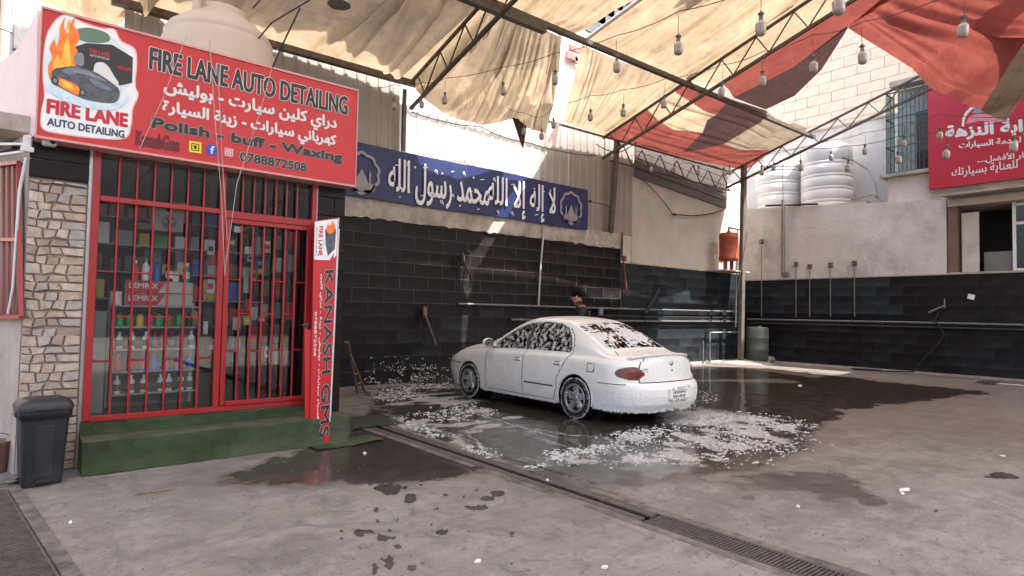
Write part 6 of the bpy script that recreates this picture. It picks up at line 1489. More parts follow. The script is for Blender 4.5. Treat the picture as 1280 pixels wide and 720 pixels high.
# lamps
am, hw_ = .725, .20; zc = .672+.02*(PR-am)
lamp = (((PR-am)/hw_)**2 + ((CZ-zc)/(.070-.06*(PR-am)))**2 < 1) & (CT > 3.7)
cls[lamp & (PR >= .66)] = 'lamp_amber'; cls[lamp & (PR < .66)] = 'lamp_red'
hl = (((PFm-.62)/.26)**2+((CZ-.63)/.07)**2 < 1) & (CT < .8); cls[hl] = 'head_light'
cls[(cls == 'body') & (((PR-am)/(hw_+.016))**2 + ((CZ-zc)/(.082-.06*(PR-am)))**2 < 1) & (CT > 3.7) & ~lamp] = 'lamp_seal'
seam = (low & nearline([(1.27,.215),(1.27,.86)], .0065)) | (low & nearline([(2.19,.21),(2.19,.9)], .0075)) | ((ROW < 10.4) & nearline([(2.86,.22),(2.93,.40),(2.93,.52),(3.0,.64),(3.135,.86),(3.15,.97),(3.09,1.11),(2.97,1.22)], .0065)) \
     | (low & nearline([(1.27,.215),(2.86,.215)], .005)) | (low & (CT > 3.73) & (PR > .8) & (abs(CZ-.533) < .003)) | ((abs(PR-.605) < .007) & (CZ > .55) & (CT > 3.9) & ~lamp) | ((abs(CZ-.556) < .003) & (PR < .60) & (CT > 3.9)) \
     | ((CT < .57) & low & (abs(CZ-.56) < .004)) | ((abs(CT-1.175) < .007) & (ROW > 8.5)) | ((abs(CT-3.745) < .007) & (ROW > 9) & (CX < .62)) \
     | (low & (((abs(CT-3.50) < .006) | (abs(CT-3.62) < .006)) & (CZ > .66) & (CZ < .77))) | (low & (((abs(CZ-.66) < .004) | (abs(CZ-.77) < .004)) & (CT > 3.5) & (CT < 3.62)))
mould = low & (CZ > .395) & (CZ < .411) & (((CT > 2.23) & (CT < 2.86)))
cls[mould] = 'moulding_dark'; cls[low & (CZ > .411) & (CZ < .45) & (((CT > 2.23) & (CT < 2.9)) | ((CT > 1.3) & (CT < 2.16)))] = 'side_moulding'
cls[seam] = 'x'; cls[arch] = 'x'
G2 = G.copy()
G2[...,1] = 2.18-G[...,1]           # front of the car faces +y
# foam makes the skin lumpy
lump_ = (fbm(G[...,1]*1.0, G[...,2]+G[...,0], 7., 501)-.5)*.012
G2[...,0] += lump_*np.clip(G[...,0]*4, 0, 1)
car = thing('parked_car', 'white four door saloon covered in soap foam, parked with its tail to the yard', 'car', (6.80, 6.92, 0), math.radians(-0.5))
def surf(name, mask, sgn, m_, parent=None, off=0., smooth=True):
    ii, jj = np.nonzero(mask)
    if len(ii) == 0: return None
    W_ = NPF+1; q4 = np.stack([ii*W_+jj, (ii+1)*W_+jj, (ii+1)*W_+jj+1, ii*W_+jj+1], -1)
    used, inv = np.unique(q4, return_inverse=True); q4 = inv.reshape(q4.shape)
    V_ = G2.reshape(-1,3)[used].copy()
    if off: 
        V_[:,0] -= off*np.clip(V_[:,0]*8,0,1); V_[:,2] -= off*(V_[:,2] > .5); V_[:,1] -= off*np.sign(V_[:,1])*np.clip((abs(V_[:,1])-1.6)*3,0,1)
    if sgn > 0: q4 = q4
    V_[:,0] *= sgn
    if sgn > 0: q4 = q4[:, ::-1]
    me_ = bpy.data.meshes.new(name); me_.from_pydata(V_.tolist(), [], q4.tolist()); me_.polygons.foreach_set('use_smooth', np.ones(len(q4), bool)); me_.update()
    me_.materials.append(m_); o = bpy.data.objects.new(name, me_); COL.objects.link(o); o.parent = parent or car; return o
def surf2(name, mask, m_, off=0.):
    """both halves joined in one mesh"""
    ii, jj = np.nonzero(mask); W_ = NPF+1; q4 = np.stack([ii*W_+jj, (ii+1)*W_+jj, (ii+1)*W_+jj+1, ii*W_+jj+1], -1)
    used, inv = np.unique(q4, return_inverse=True); q4 = inv.reshape(q4.shape); V_ = G2.reshape(-1,3)[used].copy()
    if off: V_[:,0] -= off*np.clip(V_[:,0]*8,0,1); V_[:,2] -= off*(V_[:,2] > .5); V_[:,1] -= off*np.sign(V_[:,1])*np.clip((abs(V_[:,1])-1.6)*3,0,1)
    V2 = V_.copy(); V2[:,0] *= -1; n_ = len(V_); F = np.concatenate([q4[:, ::-1], q4+n_])
    bm = bpy.data.meshes.new(name); bm.from_pydata(np.concatenate([V_,V2]).tolist(), [], F.tolist())
    import bmesh
    b_ = bmesh.new(); b_.from_mesh(bm); bmesh.ops.remove_doubles(b_, verts=[v for v in b_.verts if abs(v.co.x) < 1e-4], dist=1e-3); b_.to_mesh(bm); b_.free()
    bm.polygons.foreach_set('use_smooth', np.ones(len(bm.polygons), bool)); bm.update(); bm.materials.append(m_)
    o = bpy.data.objects.new(name, bm); COL.objects.link(o); o.parent = car; return o
surf2('body', (cls == 'body') & ((CT > 3.05) | (CT < 1.27) | (ROW > 8)), paint_s); surf2('sill', (cls == 'body') & ~((CT > 3.05) | (CT < 1.27) | (ROW > 8)), paint); surf2('bonnet', cls == 'bonnet', paint); surf2('boot_lid', cls == 'boot_lid', paint); surf2('rear_bumper', cls == 'rear_bumper', paint); surf2('front_bumper', cls == 'front_bumper', paint)
surf2('windscreen', cls == 'windscreen', car_glass_rear); surf2('rear_window', cls == 'rear_window', car_glass_rear)
inner = ~arch & ~np.isin(cls, ['front_side_window','rear_side_window','windscreen','rear_window'])
surf2('inner_shell', inner, mat('grey_gap_foam', (.14,.14,.14), .9, 0, .2, 9, 0), .016)
for sgn in (-1, 1):
    fd = surf('door', cls == 'front_door', sgn, paint_s); rd_ = surf('door', cls == 'rear_door', sgn, paint_s)
    surf('window', cls == 'front_side_window', sgn, car_glass, fd); surf('window', cls == 'rear_side_window', sgn, car_glass, rd_)
    surf('window_trim', cls == 'window_trim', sgn, trim_m)
    lm = surf('tail_light', cls == 'lamp_red', sgn, lamp_red); surf('indicator', cls == 'lamp_amber', sgn, lamp_orange, lm)
    surf('lamp_seal', cls == 'lamp_seal', sgn, trim_m, lm)
    surf('head_light', cls == 'head_light', sgn, lamp_clear)
    surf('side_moulding', cls == 'side_moulding', sgn, paint_s); surf('side_moulding', cls == 'moulding_dark', sgn, trim_m)
    for t_, par in ((2.06, fd), (2.93, rd_)):
        b_ = MB(); x0 = sgn*.832; y0 = 2.18-t_; b_.obox((x0, y0, .725), (.014,0,0), (0,.075,0), (0,0,.02), .01); b_.build('handle', paint, par, local=True)
        b_ = MB(); b_.obox((sgn*.828, y0, .725), (.012,0,0), (0,.055,0), (0,0,.027), .006); b_.build('handle_cup', trim_m, par, local=True)
    # mirror
    b_ = MB(); n1, n2 = 10, 16; vs = []
    mc = Vector((sgn*.93, 2.18-1.46, .945))
    for i in range(n1+1):
        for k in range(n2):
            a, c = PI*i/n1, 2*PI*k/n2; vs.append((mc.x+.105*math.sin(a)*math.cos(c)*(1 if 1 else 0), mc.y-.0+.055*math.cos(a)*(1.2 if math.cos(a) > 0 else .35), mc.z+.068*math.sin(a)*math.sin(c)))
    b_.add(vs, [(i*n2+k, i*n2+(k+1)%n2, (i+1)*n2+(k+1)%n2, (i+1)*n2+k) for i in range(n1) for k in range(n2)], True)
    b_.bar((sgn*.76, mc.y+.03, .89), (sgn*.88, mc.y+.02, .93), .06, .035)
    mo = b_.build('wing_mirror', paint, car, local=True)
    b_ = MB(); b_.lathe([(.0,0),(.06,.001),(.07,.004)], (mc.x, mc.y-.022, mc.z), 24, True, Matrix.Rotation(PI/2, 3, 'X')); b_.v = [(mc.x+(a-mc.x)*1.25, b__, mc.z+(c-mc.z)*.8) for a, b__, c in b_.v]; b_.build('mirror_glass', mat('mirror_glass', (.5,.5,.52), .08, .9, .1, 6, 0) if 'mirror_glass' not in MATS else MATS['mirror_glass'], mo, local=True)
    # wheel wells
    for ta in (TF, TR_):
        yc = 2.18-ta; b_ = MB(); n_ = 28; vs = []
        for k in range(n_+1):
            a = -.25+(PI+.5)*k/n_
            for x in (.825, .50): vs.append((sgn*x, yc+.327*math.cos(a), WR+.005+.327*math.sin(a)))
        b_.add(vs, [(2*k, 2*k+1, 2*k+3, 2*k+2) for k in range(n_)], True)
        b_.add([(sgn*.5, yc+.327*math.cos(PI*2*k/24), WR+.005+.327*math.sin(PI*2*k/24)) for k in range(24)], [list(range(24))])
        b_.build('wheel_well', black_void, car, local=True)
        b_ = MB(); b_.tube([(sgn*(fW(ta+.3*math.cos(a))-.012-.01*abs(math.sin(a))), yc+.324*math.cos(a), WR+.005+.324*math.sin(a)) for a in [-.25+(PI+.5)*k/30 for k in range(31)]], .009, 6); b_.build('arch_lip', paint, car, local=True)
b_ = MB(); b_.box(-.60, .60, -1.82, 1.85, .17, .34); b_.build('underbody', black_void, car, local=True)
b_ = MB(); b_.tube([(.45,-2.12,.2),(.45,-1.9,.2)], .025, 10); b_.build('exhaust_pipe', galv, car, local=True)
# spoiler lip following the boot edge
b_ = MB(); pts = []
for k in range(25):
    f_ = -1+2*k/24; x = f_*.60; r = (1-abs(x/.80)**EXR)**(1/EXR) if abs(x) < .8 else 0; t_ = 3.72+(CL-3.72)*r-.165; pts.append((x, 2.18-t_+.015, .898-.04*abs(f_)**3))
vs = []
for p in pts:
    for dy, dz in ((.07,-.02),(.045,.006),(.0,.018),(-.022,.016),(-.024,.004),(.0,-.018)): vs.append((p[0], p[1]+dy, p[2]+dz))
b_.add(vs, [(i*6+k, i*6+(k+1)%6, i*6+6+(k+1)%6, i*6+6+k) for i in range(24) for k in range(6)], True); b_.add(vs[:6], [(0,1,2,3,4,5)]); b_.add(vs[-6:], [(5,4,3,2,1,0)]); b_.build('spoiler', paint, car, local=True)
b_ = MB(); b_.obox((0,-2.185,.40), (.2,0,0), (0,.012,0), (0,0,.07), .006); npl = b_.build('number_plate', pm['white'], car, local=True)
b_ = MB(); q_ = random.Random(3)
for row, z in enumerate((.427,.377)):
    x = -.13
    while x < .14:
        w__ = q_.uniform(.008,.02); b_.obox((x,-2.1985,z+q_.uniform(-.004,.004)), (w__/2,0,q_.uniform(-.003,.003)), (0,.001,0), (0,0,q_.uniform(.008,.018))); x += w__+q_.uniform(.008,.02)
b_.build('plate_marks', dark_print, npl, local=True)['kind'] = 'stuff'
b_ = MB(); b_.lathe([(.0,.01),(.03,.008),(.034,0)], (0,-2.062,.79), 20, True, Matrix.Rotation(PI/2, 3, 'X')); b_.build('badge', alloy, car, local=True)
b_ = MB(); b_.lathe([(.0,.012),(.012,.01),(.014,0)], (0,-2.07,.70), 12, True, Matrix.Rotation(PI/2, 3, 'X')); b_.build('boot_lock', galv, car, local=True)
for x, y, z, rx, ry, rz in ((-.36,.25,.55,.24,.26,.07),(.36,.25,.55,.24,.26,.07),(0,-.62,.55,.6,.26,.07),(-.36,-.02,.82,.23,.07,.3),(.36,-.02,.82,.23,.07,.3),(0,-.92,.8,.6,.07,.26),(-.36,-.05,1.16,.11,.04,.08),(.36,-.05,1.16,.11,.04,.08)):
    b_ = MB(); b_.obox((x,y,z), (rx,0,0), (0,ry,0), (0,0,rz), .05); b_.build('seat', seat_m, car, local=True)
b_ = MB(); b_.obox((0,-1.28,.82), (.6,0,0), (0,.28,0), (0,0,.015)); b_.build('parcel_shelf', seat_m, car, local=True)
b_ = MB(); b_.obox((0,.75,.86), (.62,0,0), (0,.2,0), (0,0,.06), .03); b_.build('dashboard', seat_m, car, local=True)
b_ = MB(); c = Vector((-.36,.5,.94)); b_.tube([c+Vector((.18*math.cos(a), .06*math.sin(a), .17*math.sin(a))) for a in [2*PI*k/20 for k in range(21)]], .012, 6, False); b_.build('steering_wheel', trim_m, car, local=True)
b_ = MB(); b_.tube([(-.60,-1.70,.87),(-.66,-1.66,.94)], .005, 6); b_.build('aerial', pipe_black, car, local=True)
# wheels
def wheel(x, y, sgn, turn=0.):
    wl = bpy.data.objects.new('wheel', None); COL.objects.link(wl); wl.parent = car; wl.scale = (1,.95,.95); wl.location = (x, y, WR-.002); wl.rotation_euler = (0, 0, turn+(0 if sgn < 0 else PI))
    M9 = Matrix.Rotation(-PI/2, 3, 'Y')       # lathe axis -> -x, outward
    b_ = MB(); b_.lathe([(.195,-.09),(.205,-.098),(.25,-.1),(.285,-.085),(.295,-.05),(.297,0),(.295,.05),(.285,.085),(.25,.1),(.21,.1),(.195,.09)], (0,0,0), 48, True, M9, False)
    b_.build('tyre', tyre_m, wl, local=True)
    b_ = MB(); b_.lathe([(.197,-.09),(.19,-.06),(.185,.0),(.183,.07),(.197,.094),(.207,.1),(.2,.103),(.178,.08),(.172,.03),(.172,-.0),(.0,-.0)], (0,0,0), 40, True, M9, False); b_.build('rim', mat('dark_rim_inside', (.06,.06,.065), .5, .4, .2, 12, .1) if 'dark_rim_inside' not in MATS else MATS['dark_rim_inside'], wl, local=True)
    b_ = MB(); b_.lathe([(.172,.088),(.2,.105),(.207,.1)], (0,0,0), 40, True, M9, False)
    for k in range(5):
        a = 2*PI*k/5+.3; d = Vector((0, math.cos(a), math.sin(a))); e_ = Vector((0, -math.sin(a), math.cos(a))); X0 = Vector((-.05,0,0))
        A_ = [d*.03+e_*.03, d*.03-e_*.03, d*.185-e_*.026, d*.185+e_*.026]; z0 = [Vector((-.072,0,0))]*2+[Vector((-.09,0,0))]*2
        top = [p*1+z for p, z in zip(A_, z0)]; mid_ = [p+z+Vector((.03,0,0)) for p, z in zip([d*.03+e_*.045, d*.03-e_*.045, d*.185-e_*.05, d*.185+e_*.05], z0)]
        b_.add(top+mid_, [(0,1,2,3),(0,4,5,1),(1,5,6,2),(2,6,7,3),(3,7,4,0)])
    b_.lathe([(.055,-.05),(.055,.078),(.045,.088),(0,.09)], (0,0,0), 20, True, M9)
    b_.build('spokes', alloy, wl, local=True)
    # foam caught on the tyre and spokes
    b_ = MB(); q_ = random.Random(int(y*10)+7)
    def blob(c, r, sq=1.): 
        vs = [c+Vector((-r*.5*sq,0,0))]+[c+Vector((-r*.25*sq, r*q_.uniform(.7,1.2)*math.cos(2*PI*k/7), r*q_.uniform(.7,1.2)*math.sin(2*PI*k/7))) for k in range(7)]+[c+Vector((.012, r*1.1*math.cos(2*PI*k/7), r*1.1*math.sin(2*PI*k/7))) for k in range(7)]
        b_.add(vs, [(0,1+k,1+(k+1)%7) for k in range(7)]+[(1+k,8+k,8+(k+1)%7,1+(k+1)%7) for k in range(7)], True)
    for k in range(2300):
        a = q_.uniform(0, 2*PI); rr = q_.choice([q_.uniform(.205,.245), q_.uniform(.22,.285), q_.uniform(.26,.29)])
        if q_.random() > -.25+1.6*(fbm(np.array([a*2.]), np.array([rr*9.]), 1., 44)[0]): continue
        blob(Vector((-.098 if rr < .255 else -.088, rr*math.cos(a), rr*math.sin(a))), q_.uniform(.004,.011), .4)
    for k in range(90):
        a = q_.uniform(0, 2*PI); rr = q_.uniform(.04,.19)
        kk = ((a-.3)/(2*PI/5))%1; 
        if min(kk, 1-kk)*2*PI/5*rr > .045: continue
        blob(Vector((-.085-.02*rr/.19, rr*math.cos(a), rr*math.sin(a))), q_.uniform(.004,.009), .4)
    b_.build('foam_spots', foam_mat, wl, local=True)['kind'] = 'stuff'
for ta in (TF, TR_):
    wheel(-.735, 2.18-ta, -1, .0); wheel(.735, 2.18-ta, 1)
# foam sagging off the bumpers and sills
b_ = MB(); q_ = random.Random(11)
def lumpb(b_, c, rx, ry, rz, n1=4, n2=7):
    vs = []
    for i in range(n1+1):
        for k in range(n2):
            a, d = PI*i/n1, 2*PI*k/n2; j = q_.uniform(.8,1.2); vs.append((c[0]+rx*j*math.sin(a)*math.cos(d), c[1]+ry*j*math.sin(a)*math.sin(d), c[2]+rz*math.cos(a)))
    b_.add(vs, [(i*n2+k, i*n2+(k+1)%n2, (i+1)*n2+(k+1)%n2, (i+1)*n2+k) for i in range(n1) for k in range(n2)], True)
for i in range(230):
    s_ = q_.uniform(-1, 1); a = s_*PI/2; x = math.copysign(abs(math.sin(a))**(2/EXR), a)*.80; t_ = 3.72+(CL-3.72)*abs(math.cos(a))**(2/EXR)-.075
    lumpb(b_, (x, 2.18-t_, .19+q_.uniform(-.012,.012)), q_.uniform(.012,.04), q_.uniform(.008,.018), q_.uniform(.008,.02))
for i in range(150):
    t_ = q_.uniform(1.2,2.9); lumpb(b_, (-(.80+q_.uniform(0,.01)), 2.18-t_, .172+q_.uniform(-.008,.008)), q_.uniform(.008,.016), q_.uniform(.02,.04), q_.uniform(.006,.014))
b_.build('foam_drips', foam_mat, car, local=True)['kind'] = 'stuff'
# small foam clots over lamps, plate and badge
b_ = MB()
for i in range(60):
    x = -.2+q_.uniform(0,.4); lumpb(b_, (x, -2.195, .335+q_.choice([.0,.0,.12,.14])+q_.uniform(-.02,.02)), q_.uniform(.01,.03), .008, q_.uniform(.006,.014))
for i in range(26):
    k = q_.randint(0, 8); pr = q_.uniform(.44,.56); j = int(np.argmin(abs((plan_end-plan)-pr))); p = G2[j, int(6.2*spi)]
    lumpb(b_, (-p[0]-.002, p[1]-.004, q_.uniform(.62,.73)), q_.uniform(.008,.018), .01, q_.uniform(.008,.02))
b_.build('foam_clots', foam_mat, car, local=True)['kind'] = 'stuff'

# ================================================================== FOAM on the floor and wall
def scatter_foam(name, label, polys, n_, rmin, rmax, seed, noise_sc=1.2, thr=.45, stretch=(1.,1.)):
    q_ = random.Random(seed); b_ = MB(); k = 0; tries = 0
    Pw = [gpoly(p) for p in polys]
    xs_ = [a for P in Pw for a, _ in P]; ys_ = [c for P in Pw for _, c in P]
    while k < n_ and tries < n_*60:
        tries += 60; X_ = RNG.uniform(min(xs_), max(xs_), 60); Y_ = RNG.uniform(min(ys_), max(ys_), 60)
        m_ = np.zeros(60, bool)
        for P in Pw: m_ |= sdf(X_, Y_, P) > RNG.uniform(-.12, .25, 60)
        f_ = fbm(X_, Y_, noise_sc, seed+900); m_ &= f_ > thr+RNG.uniform(-.06,.06,60); m_ &= ~((X_ > DR0-.02) & (X_ < DR1+.02))
        for x, y in zip(X_[m_], Y_[m_]):
            r = rmin*(rmax/rmin)**(q_.random()**1.7); a0 = q_.uniform(0, 6.28); nn = 7; st_ = q_.uniform(1., 3.)
            ca, sa = math.cos(a0), math.sin(a0); ring = []
            for i in range(nn):
                a = 2*PI*i/nn; rr = r*q_.uniform(.55,1.3); u_, v_ = rr*math.cos(a)*st_*.9, rr*math.sin(a)/st_**.5; ring.append((u_*ca-v_*sa, u_*sa+v_*ca))
            zz = .006+ (fbm(np.array([x]), np.array([y]), .5, 3)[0]-.5)*.03
            hgt = min(.002, r*.15)
            b_.add([(x, y, zz+hgt)]+[(x+a*.6, y+c*.6, zz+hgt*.8) for a, c in ring]+[(x+a, y+c, zz-.006) for a, c in ring], [(0,1+i,1+(i+1)%nn) for i in range(nn)]+[(1+i,8+i,8+(i+1)%nn,1+(i+1)%nn) for i in range(nn)], True); k += 1
            if k >= n_: break
    o = b_.build(name, foam_mat); o['label'] = label; o['category'] = 'foam'; o['kind'] = 'stuff'; return o
scatter_foam('floor_foam', 'white soap foam flakes scattered on the wet floor behind the car', [[(680,578),(760,552),(860,522),(940,520),(1020,530),(980,560),(900,575),(800,580),(720,586)]], 1500, .003, .02, 61, 3.2, .42)
scatter_foam('floor_foam', 'long line of foam flakes reaching to the right of the rear bumper', [[(860,520),(920,515),(990,522),(1020,530),(985,537),(940,532),(890,530)]], 300, .004, .022, 62, 2.4, .46)
scatter_foam('floor_foam', 'thick foam rim of the puddle close to the drain', [[(655,582),(700,562),(780,540),(860,522),(862,529),(790,552),(710,574),(665,588)]], 750, .003, .024, 63, 3.0, .42)
scatter_foam('floor_foam', 'streaky foam on the floor left of the car by the dark wall', [[(455,486),(520,479),(570,478),(585,498),(640,520),(600,528),(540,530),(490,512)]], 1400, .003, .022, 64, 1.7, .44)
scatter_foam('floor_foam', 'foam left along the drain side of the wash bay', [[(500,520),(560,545),(620,568),(600,575),(560,560),(500,532)]], 260, .005, .02, 65, 1.6, .44)
scatter_foam('floor_foam', 'fine loose foam specks trailing to the right over wet floor', [[(900,540),(1000,540),(1040,560),(960,580),(880,585)],[(880,450+30),(900,500),(870,505)]], 260, .005, .017, 66, 1.5, .45)
b_ = MB(); q_ = random.Random(21)
cnt = 0
while cnt < 380:
    px = q_.gauss(508, 30); py = 484-abs(q_.gauss(0, 14))
    if px < 455 or px > 575 or py < 447 or fbm(np.array([px*.11]), np.array([py*.11]), 1., 77)[0] < .47: continue
    p = at_y(px, py, YW-.008); row = round(p.z/.262)*.262
    if q_.random() < .3: p.z = row+q_.uniform(-.01,.01)
    if p.z < .01: continue
    r = q_.uniform(.004,.014); nn = 6; vs = [(p.x, p.y-.01, p.z)]+[(p.x+r*q_.uniform(.6,1.5)*math.cos(2*PI*k/nn), p.y, p.z+r*q_.uniform(.6,1.8)*math.sin(2*PI*k/nn)) for k in range(nn)]
    b_.add(vs, [(0,1+(k+1)%nn,1+k) for k in range(nn)]); cnt += 1
o = b_.build('wall_foam', foam_mat); o['kind'] = 'stuff'; o['label'] = 'foam splashes stuck low on the dark tiled wall left of the car'; o['category'] = 'foam'

# ================================================================== PERSON behind the car
def skin_figure(name, joints, links, parent, mats_, pick, levels=2):
    me_ = bpy.data.meshes.new(name); names = list(joints); ix = {n_: i for i, n_ in enumerate(names)}
    me_.from_pydata([joints[n_][0] for n_ in names], [(ix[a], ix[c]) for a, c in links], [])
    o = bpy.data.objects.new(name, me_); COL.objects.link(o); sk = o.modifiers.new('s', 'SKIN'); sk.use_smooth_shade = True
    for i, n_ in enumerate(names):
        r = joints[n_][1]; me_.skin_vertices[0].data[i].radius = r if isinstance(r, tuple) else (r, r); me_.skin_vertices[0].data[i].use_root = (i == 0)
    ss = o.modifiers.new('b', 'SUBSURF'); ss.levels = levels; ss.render_levels = levels
    dg = bpy.context.evaluated_depsgraph_get(); m2 = bpy.data.meshes.new_from_object(o.evaluated_get(dg)); bpy.data.objects.remove(o)
    m2.name = name
    for x in mats_: m2.materials.append(x)
    for p in m2.polygons: p.material_index = pick(p.center); p.use_smooth = True
    o = bpy.data.objects.new(name, m2); COL.objects.link(o); o.parent = parent; return o
hp = at_x(717, 376, 8.15)
pers = thing('person', 'person in a dark printed t-shirt bending the head down behind the foam covered car', 'person', (hp.x+.12, hp.y-.10, 0), math.radians(140)); pers.scale = (1.05, 1.05, 1.055)
skin_m = mat('warm_skin', (.34,.17,.11), .55, 0, .08, 8, .05); shirt_m = mat('navy_shirt', (.012,.014,.022), .85, 0, .2, 6, .3); jean_m = mat('dark_trousers', (.03,.035,.05), .9, 0, .2, 8, .3); hair_m = mat('black_hair', (.006,.005,.004), .95, 0, .2, 40, .4, spec=.1)
# local axes: +x is where the person faces, z up
J = {'pelvis':((0,0,.93),(.135,.105)), 'waist':((.01,0,1.08),(.13,.10)), 'chest':((.02,0,1.27),(.155,.115)), 'upchest':((.01,0,1.40),(.15,.10)), 'neck':((.03,0,1.50),.058), 'head0':((.075,0,1.57),(.072,.078)), 'head1':((.11,0,1.645),(.085,.098)), 'crown':((.115,0,1.715),(.065,.075))}
Lk = [('pelvis','waist'),('waist','chest'),('chest','upchest'),('upchest','neck'),('neck','head0'),('head0','head1'),('head1','crown')]
for s_, n_ in ((1,'l'),(-1,'r')):
    J.update({n_+'hip':((0,s_*.09,.87),.09), n_+'knee':((.03,s_*.1,.50),.06), n_+'ank':((0,s_*.1,.09),.04), n_+'toe':((.15,s_*.11,.04),.035),
              n_+'sh':((0,s_*.19,1.41),.06), n_+'el':((.10,s_*.26,1.14),.042), n_+'wr':((.33,s_*.2,1.04),.027), n_+'palm':((.41,s_*.18,1.02),(.032,.016))})
    Lk += [('pelvis',n_+'hip'),(n_+'hip',n_+'knee'),(n_+'knee',n_+'ank'),(n_+'ank',n_+'toe'),('upchest',n_+'sh'),(n_+'sh',n_+'el'),(n_+'el',n_+'wr'),(n_+'wr',n_+'palm')]
    for k in range(4):
        yy = s_*(.18+.026-.017*k); L0 = [.045,.05,.047,.037][k]
        J[f'{n_}f{k}a'] = ((.435,yy,1.018),.009); J[f'{n_}f{k}b'] = ((.435+L0,yy,1.005),.008); J[f'{n_}f{k}c'] = ((.435+L0*1.5,yy,.98),.007); Lk += [(n_+'palm',f'{n_}f{k}a'),(f'{n_}f{k}a',f'{n_}f{k}b'),(f'{n_}f{k}b',f'{n_}f{k}c')]
    J[n_+'t0'] = ((.39,s_*(.18-.035),1.01),.010); J[n_+'t1'] = ((.425,s_*(.18-.055),.995),.008); Lk += [(n_+'palm',n_+'t0'),(n_+'t0',n_+'t1')]
def pick(c):
    if c.z > 1.475: return 0
    if c.z > .92:
        if c.x > .02+.1 and abs(c.y) > .15 and c.z < 1.2 and c.z < 1.16: return 0
        return 1
    if c.z > .1: return 2
    return 3
body = skin_figure('body', J, Lk, pers, [skin_m, shirt_m, jean_m, rubber], pick)
b_ = MB(); n1, n2 = 12, 18; vs = []
for i in range(n1+1):
    for k in range(n2):
        a, c = PI*.62*i/n1, 2*PI*k/n2; vs.append((.10+.105*math.sin(a)*math.cos(c)-.012, .092*math.sin(a)*math.sin(c), 1.675+.095*math.cos(a)+.0*c))
b_.add(vs, [(i*n2+k, i*n2+(k+1)%n2, (i+1)*n2+(k+1)%n2, (i+1)*n2+k) for i in range(n1) for k in range(n2)], True); hr = b_.build('hair', hair_m, pers, local=True); hr.rotation_euler = (0,0,0)
b_ = MB(); b_.add([(.19,-.014,1.655),(.19,.014,1.655),(.222,0,1.615),(.193,0,1.605),(.19,0,1.66)], [(0,4,2),(4,1,2),(1,3,2),(3,0,2)], True); b_.build('nose', skin_m, pers, local=True)
for s_ in (-1,1):
    b_ = MB(); b_.obox((.1,s_*.094,1.63), (.018,0,0), (0,.008,0), (0,0,.03), .006); b_.build('ear', skin_m, pers, local=True)
    b_ = MB(); b_.lathe([(0,.012),(.01,.006),(.012,0)], (.19,s_*.03,1.655), 10, True, Matrix.Rotation(PI/2, 3, 'Y')); b_.build('eye', dark_print, pers, local=True)
b_ = MB(); b_.obox((.187,0,1.583), (.006,0,0), (0,.024,0), (0,0,.005), .002); b_.build('mouth', mat('lip', (.25,.09,.07), .5, 0, .1, 9, 0), pers, local=True)
b_ = MB()
for k, (z, w__) in enumerate(((1.385,.07),(1.355,.1),(1.325,.09),(1.295,.1))):
    for j in range(7): b_.obox((-.135, -.09+.03*j, z), (.003,0,0), (0,.011,0), (0,0,.009))
    for j in range(6): b_.obox((.04+.0*j, .0, z), (.0,0,0), (0,0,0), (0,0,0)) if False else None
b_.build('shirt_print', mat('gold_print', (.5,.33,.1), .6, 0, .1, 9, 0), pers, local=True)

# ================================================================== HANGING BULBS
bulbs = [(492,130,10.6,0),(527,128,10.2,0),(556,123,10.0,0),(629,111,9.2,0),(694,97,8.2,0),(771,80,7.2,0),(848,56,6.3,0),(951,30,5.7,0),(1048,2,5.3,0),
 (655,162,11.6,1),(677,168,11.3,1),(692,154,11,1),(738,144,10.2,1),(779,138,9.7,1),(830,127,9.2,1),(902,112,8.6,1),(953,98,8.1,1),(1017,80,7.6,1),(1078,68,7.2,1),(1204,33,6.8,1),
 (814,210,15,2),(843,210,14.4,2),(873,213,13.9,2),(912,213,13.3,2),(952,213,12.8,2),(1001,207,12,2),(1060,207,11.4,2),(1123,197,10.9,2),(1183,190,10.3,2),
 (905,215,14.9,3),(967,208,14.4,3),(1039,195,13.8,3),(1081,187,13.2,3),(1130,177,12.6,3),(1175,167,12,3),(1267,180,9.3,3)]
proto = thing('hanging_bulb', 'x', 'light bulb', (0,0,0), 0, 'bulbs strung under the canopy')
b_ = MB(); b_.lathe([(.024,.0),(.028,-.015),(.05,-.03),(.056,-.045),(.054,-.11),(.05,-.135),(.036,-.15),(0,-.153)], (0,0,.04), 16); b_.build('bulb', bulb_mat, proto, local=True)
b_ = MB(); b_.lathe([(.0,.13),(.012,.125),(.02,.105),(.034,.1),(.034,.092),(.02,.088),(.024,.04),(.028,.035),(.024,.03)], (0,0,0), 14); b_.build('socket', bulb_sock, proto, local=True)
b_ = MB(); b_.tube([(0,0,.12),(.003,0,.2),(0,0,.33)], .004, 5); b_.build('cord', wire_mat, proto, local=True)
names = {0:'near string under tan canvas',1:'middle string under red canvas',2:'row before the tanks',3:'far string by the window'}
cnts = {}
strings = {}
for px, py, d_, s_ in bulbs:
    p = at_d(px, py, d_); cnts[s_] = cnts.get(s_, 0)+1; k = cnts[s_]
    lb_ = 'dusty bulb, number %d from the left, on the %s' % (k, names[s_]) if False else '%s dusty bulb from the left, %s' % ((ordn+['tenth','eleventh','twelfth'])[k-1], names[s_])
    if px == 492: o = proto; o.location = p; o['label'] = lb_; o['group'] = 'bulbs strung under the canopy'
    else: o = dup_tree(proto, p, lb_)
    o.scale = (.76,.76,.84); o.rotation_euler = (random.uniform(-.06,.06), random.uniform(-.06,.06), random.uniform(0,6))
    strings.setdefault(s_, []).append(p+Vector((0,0,.32)))
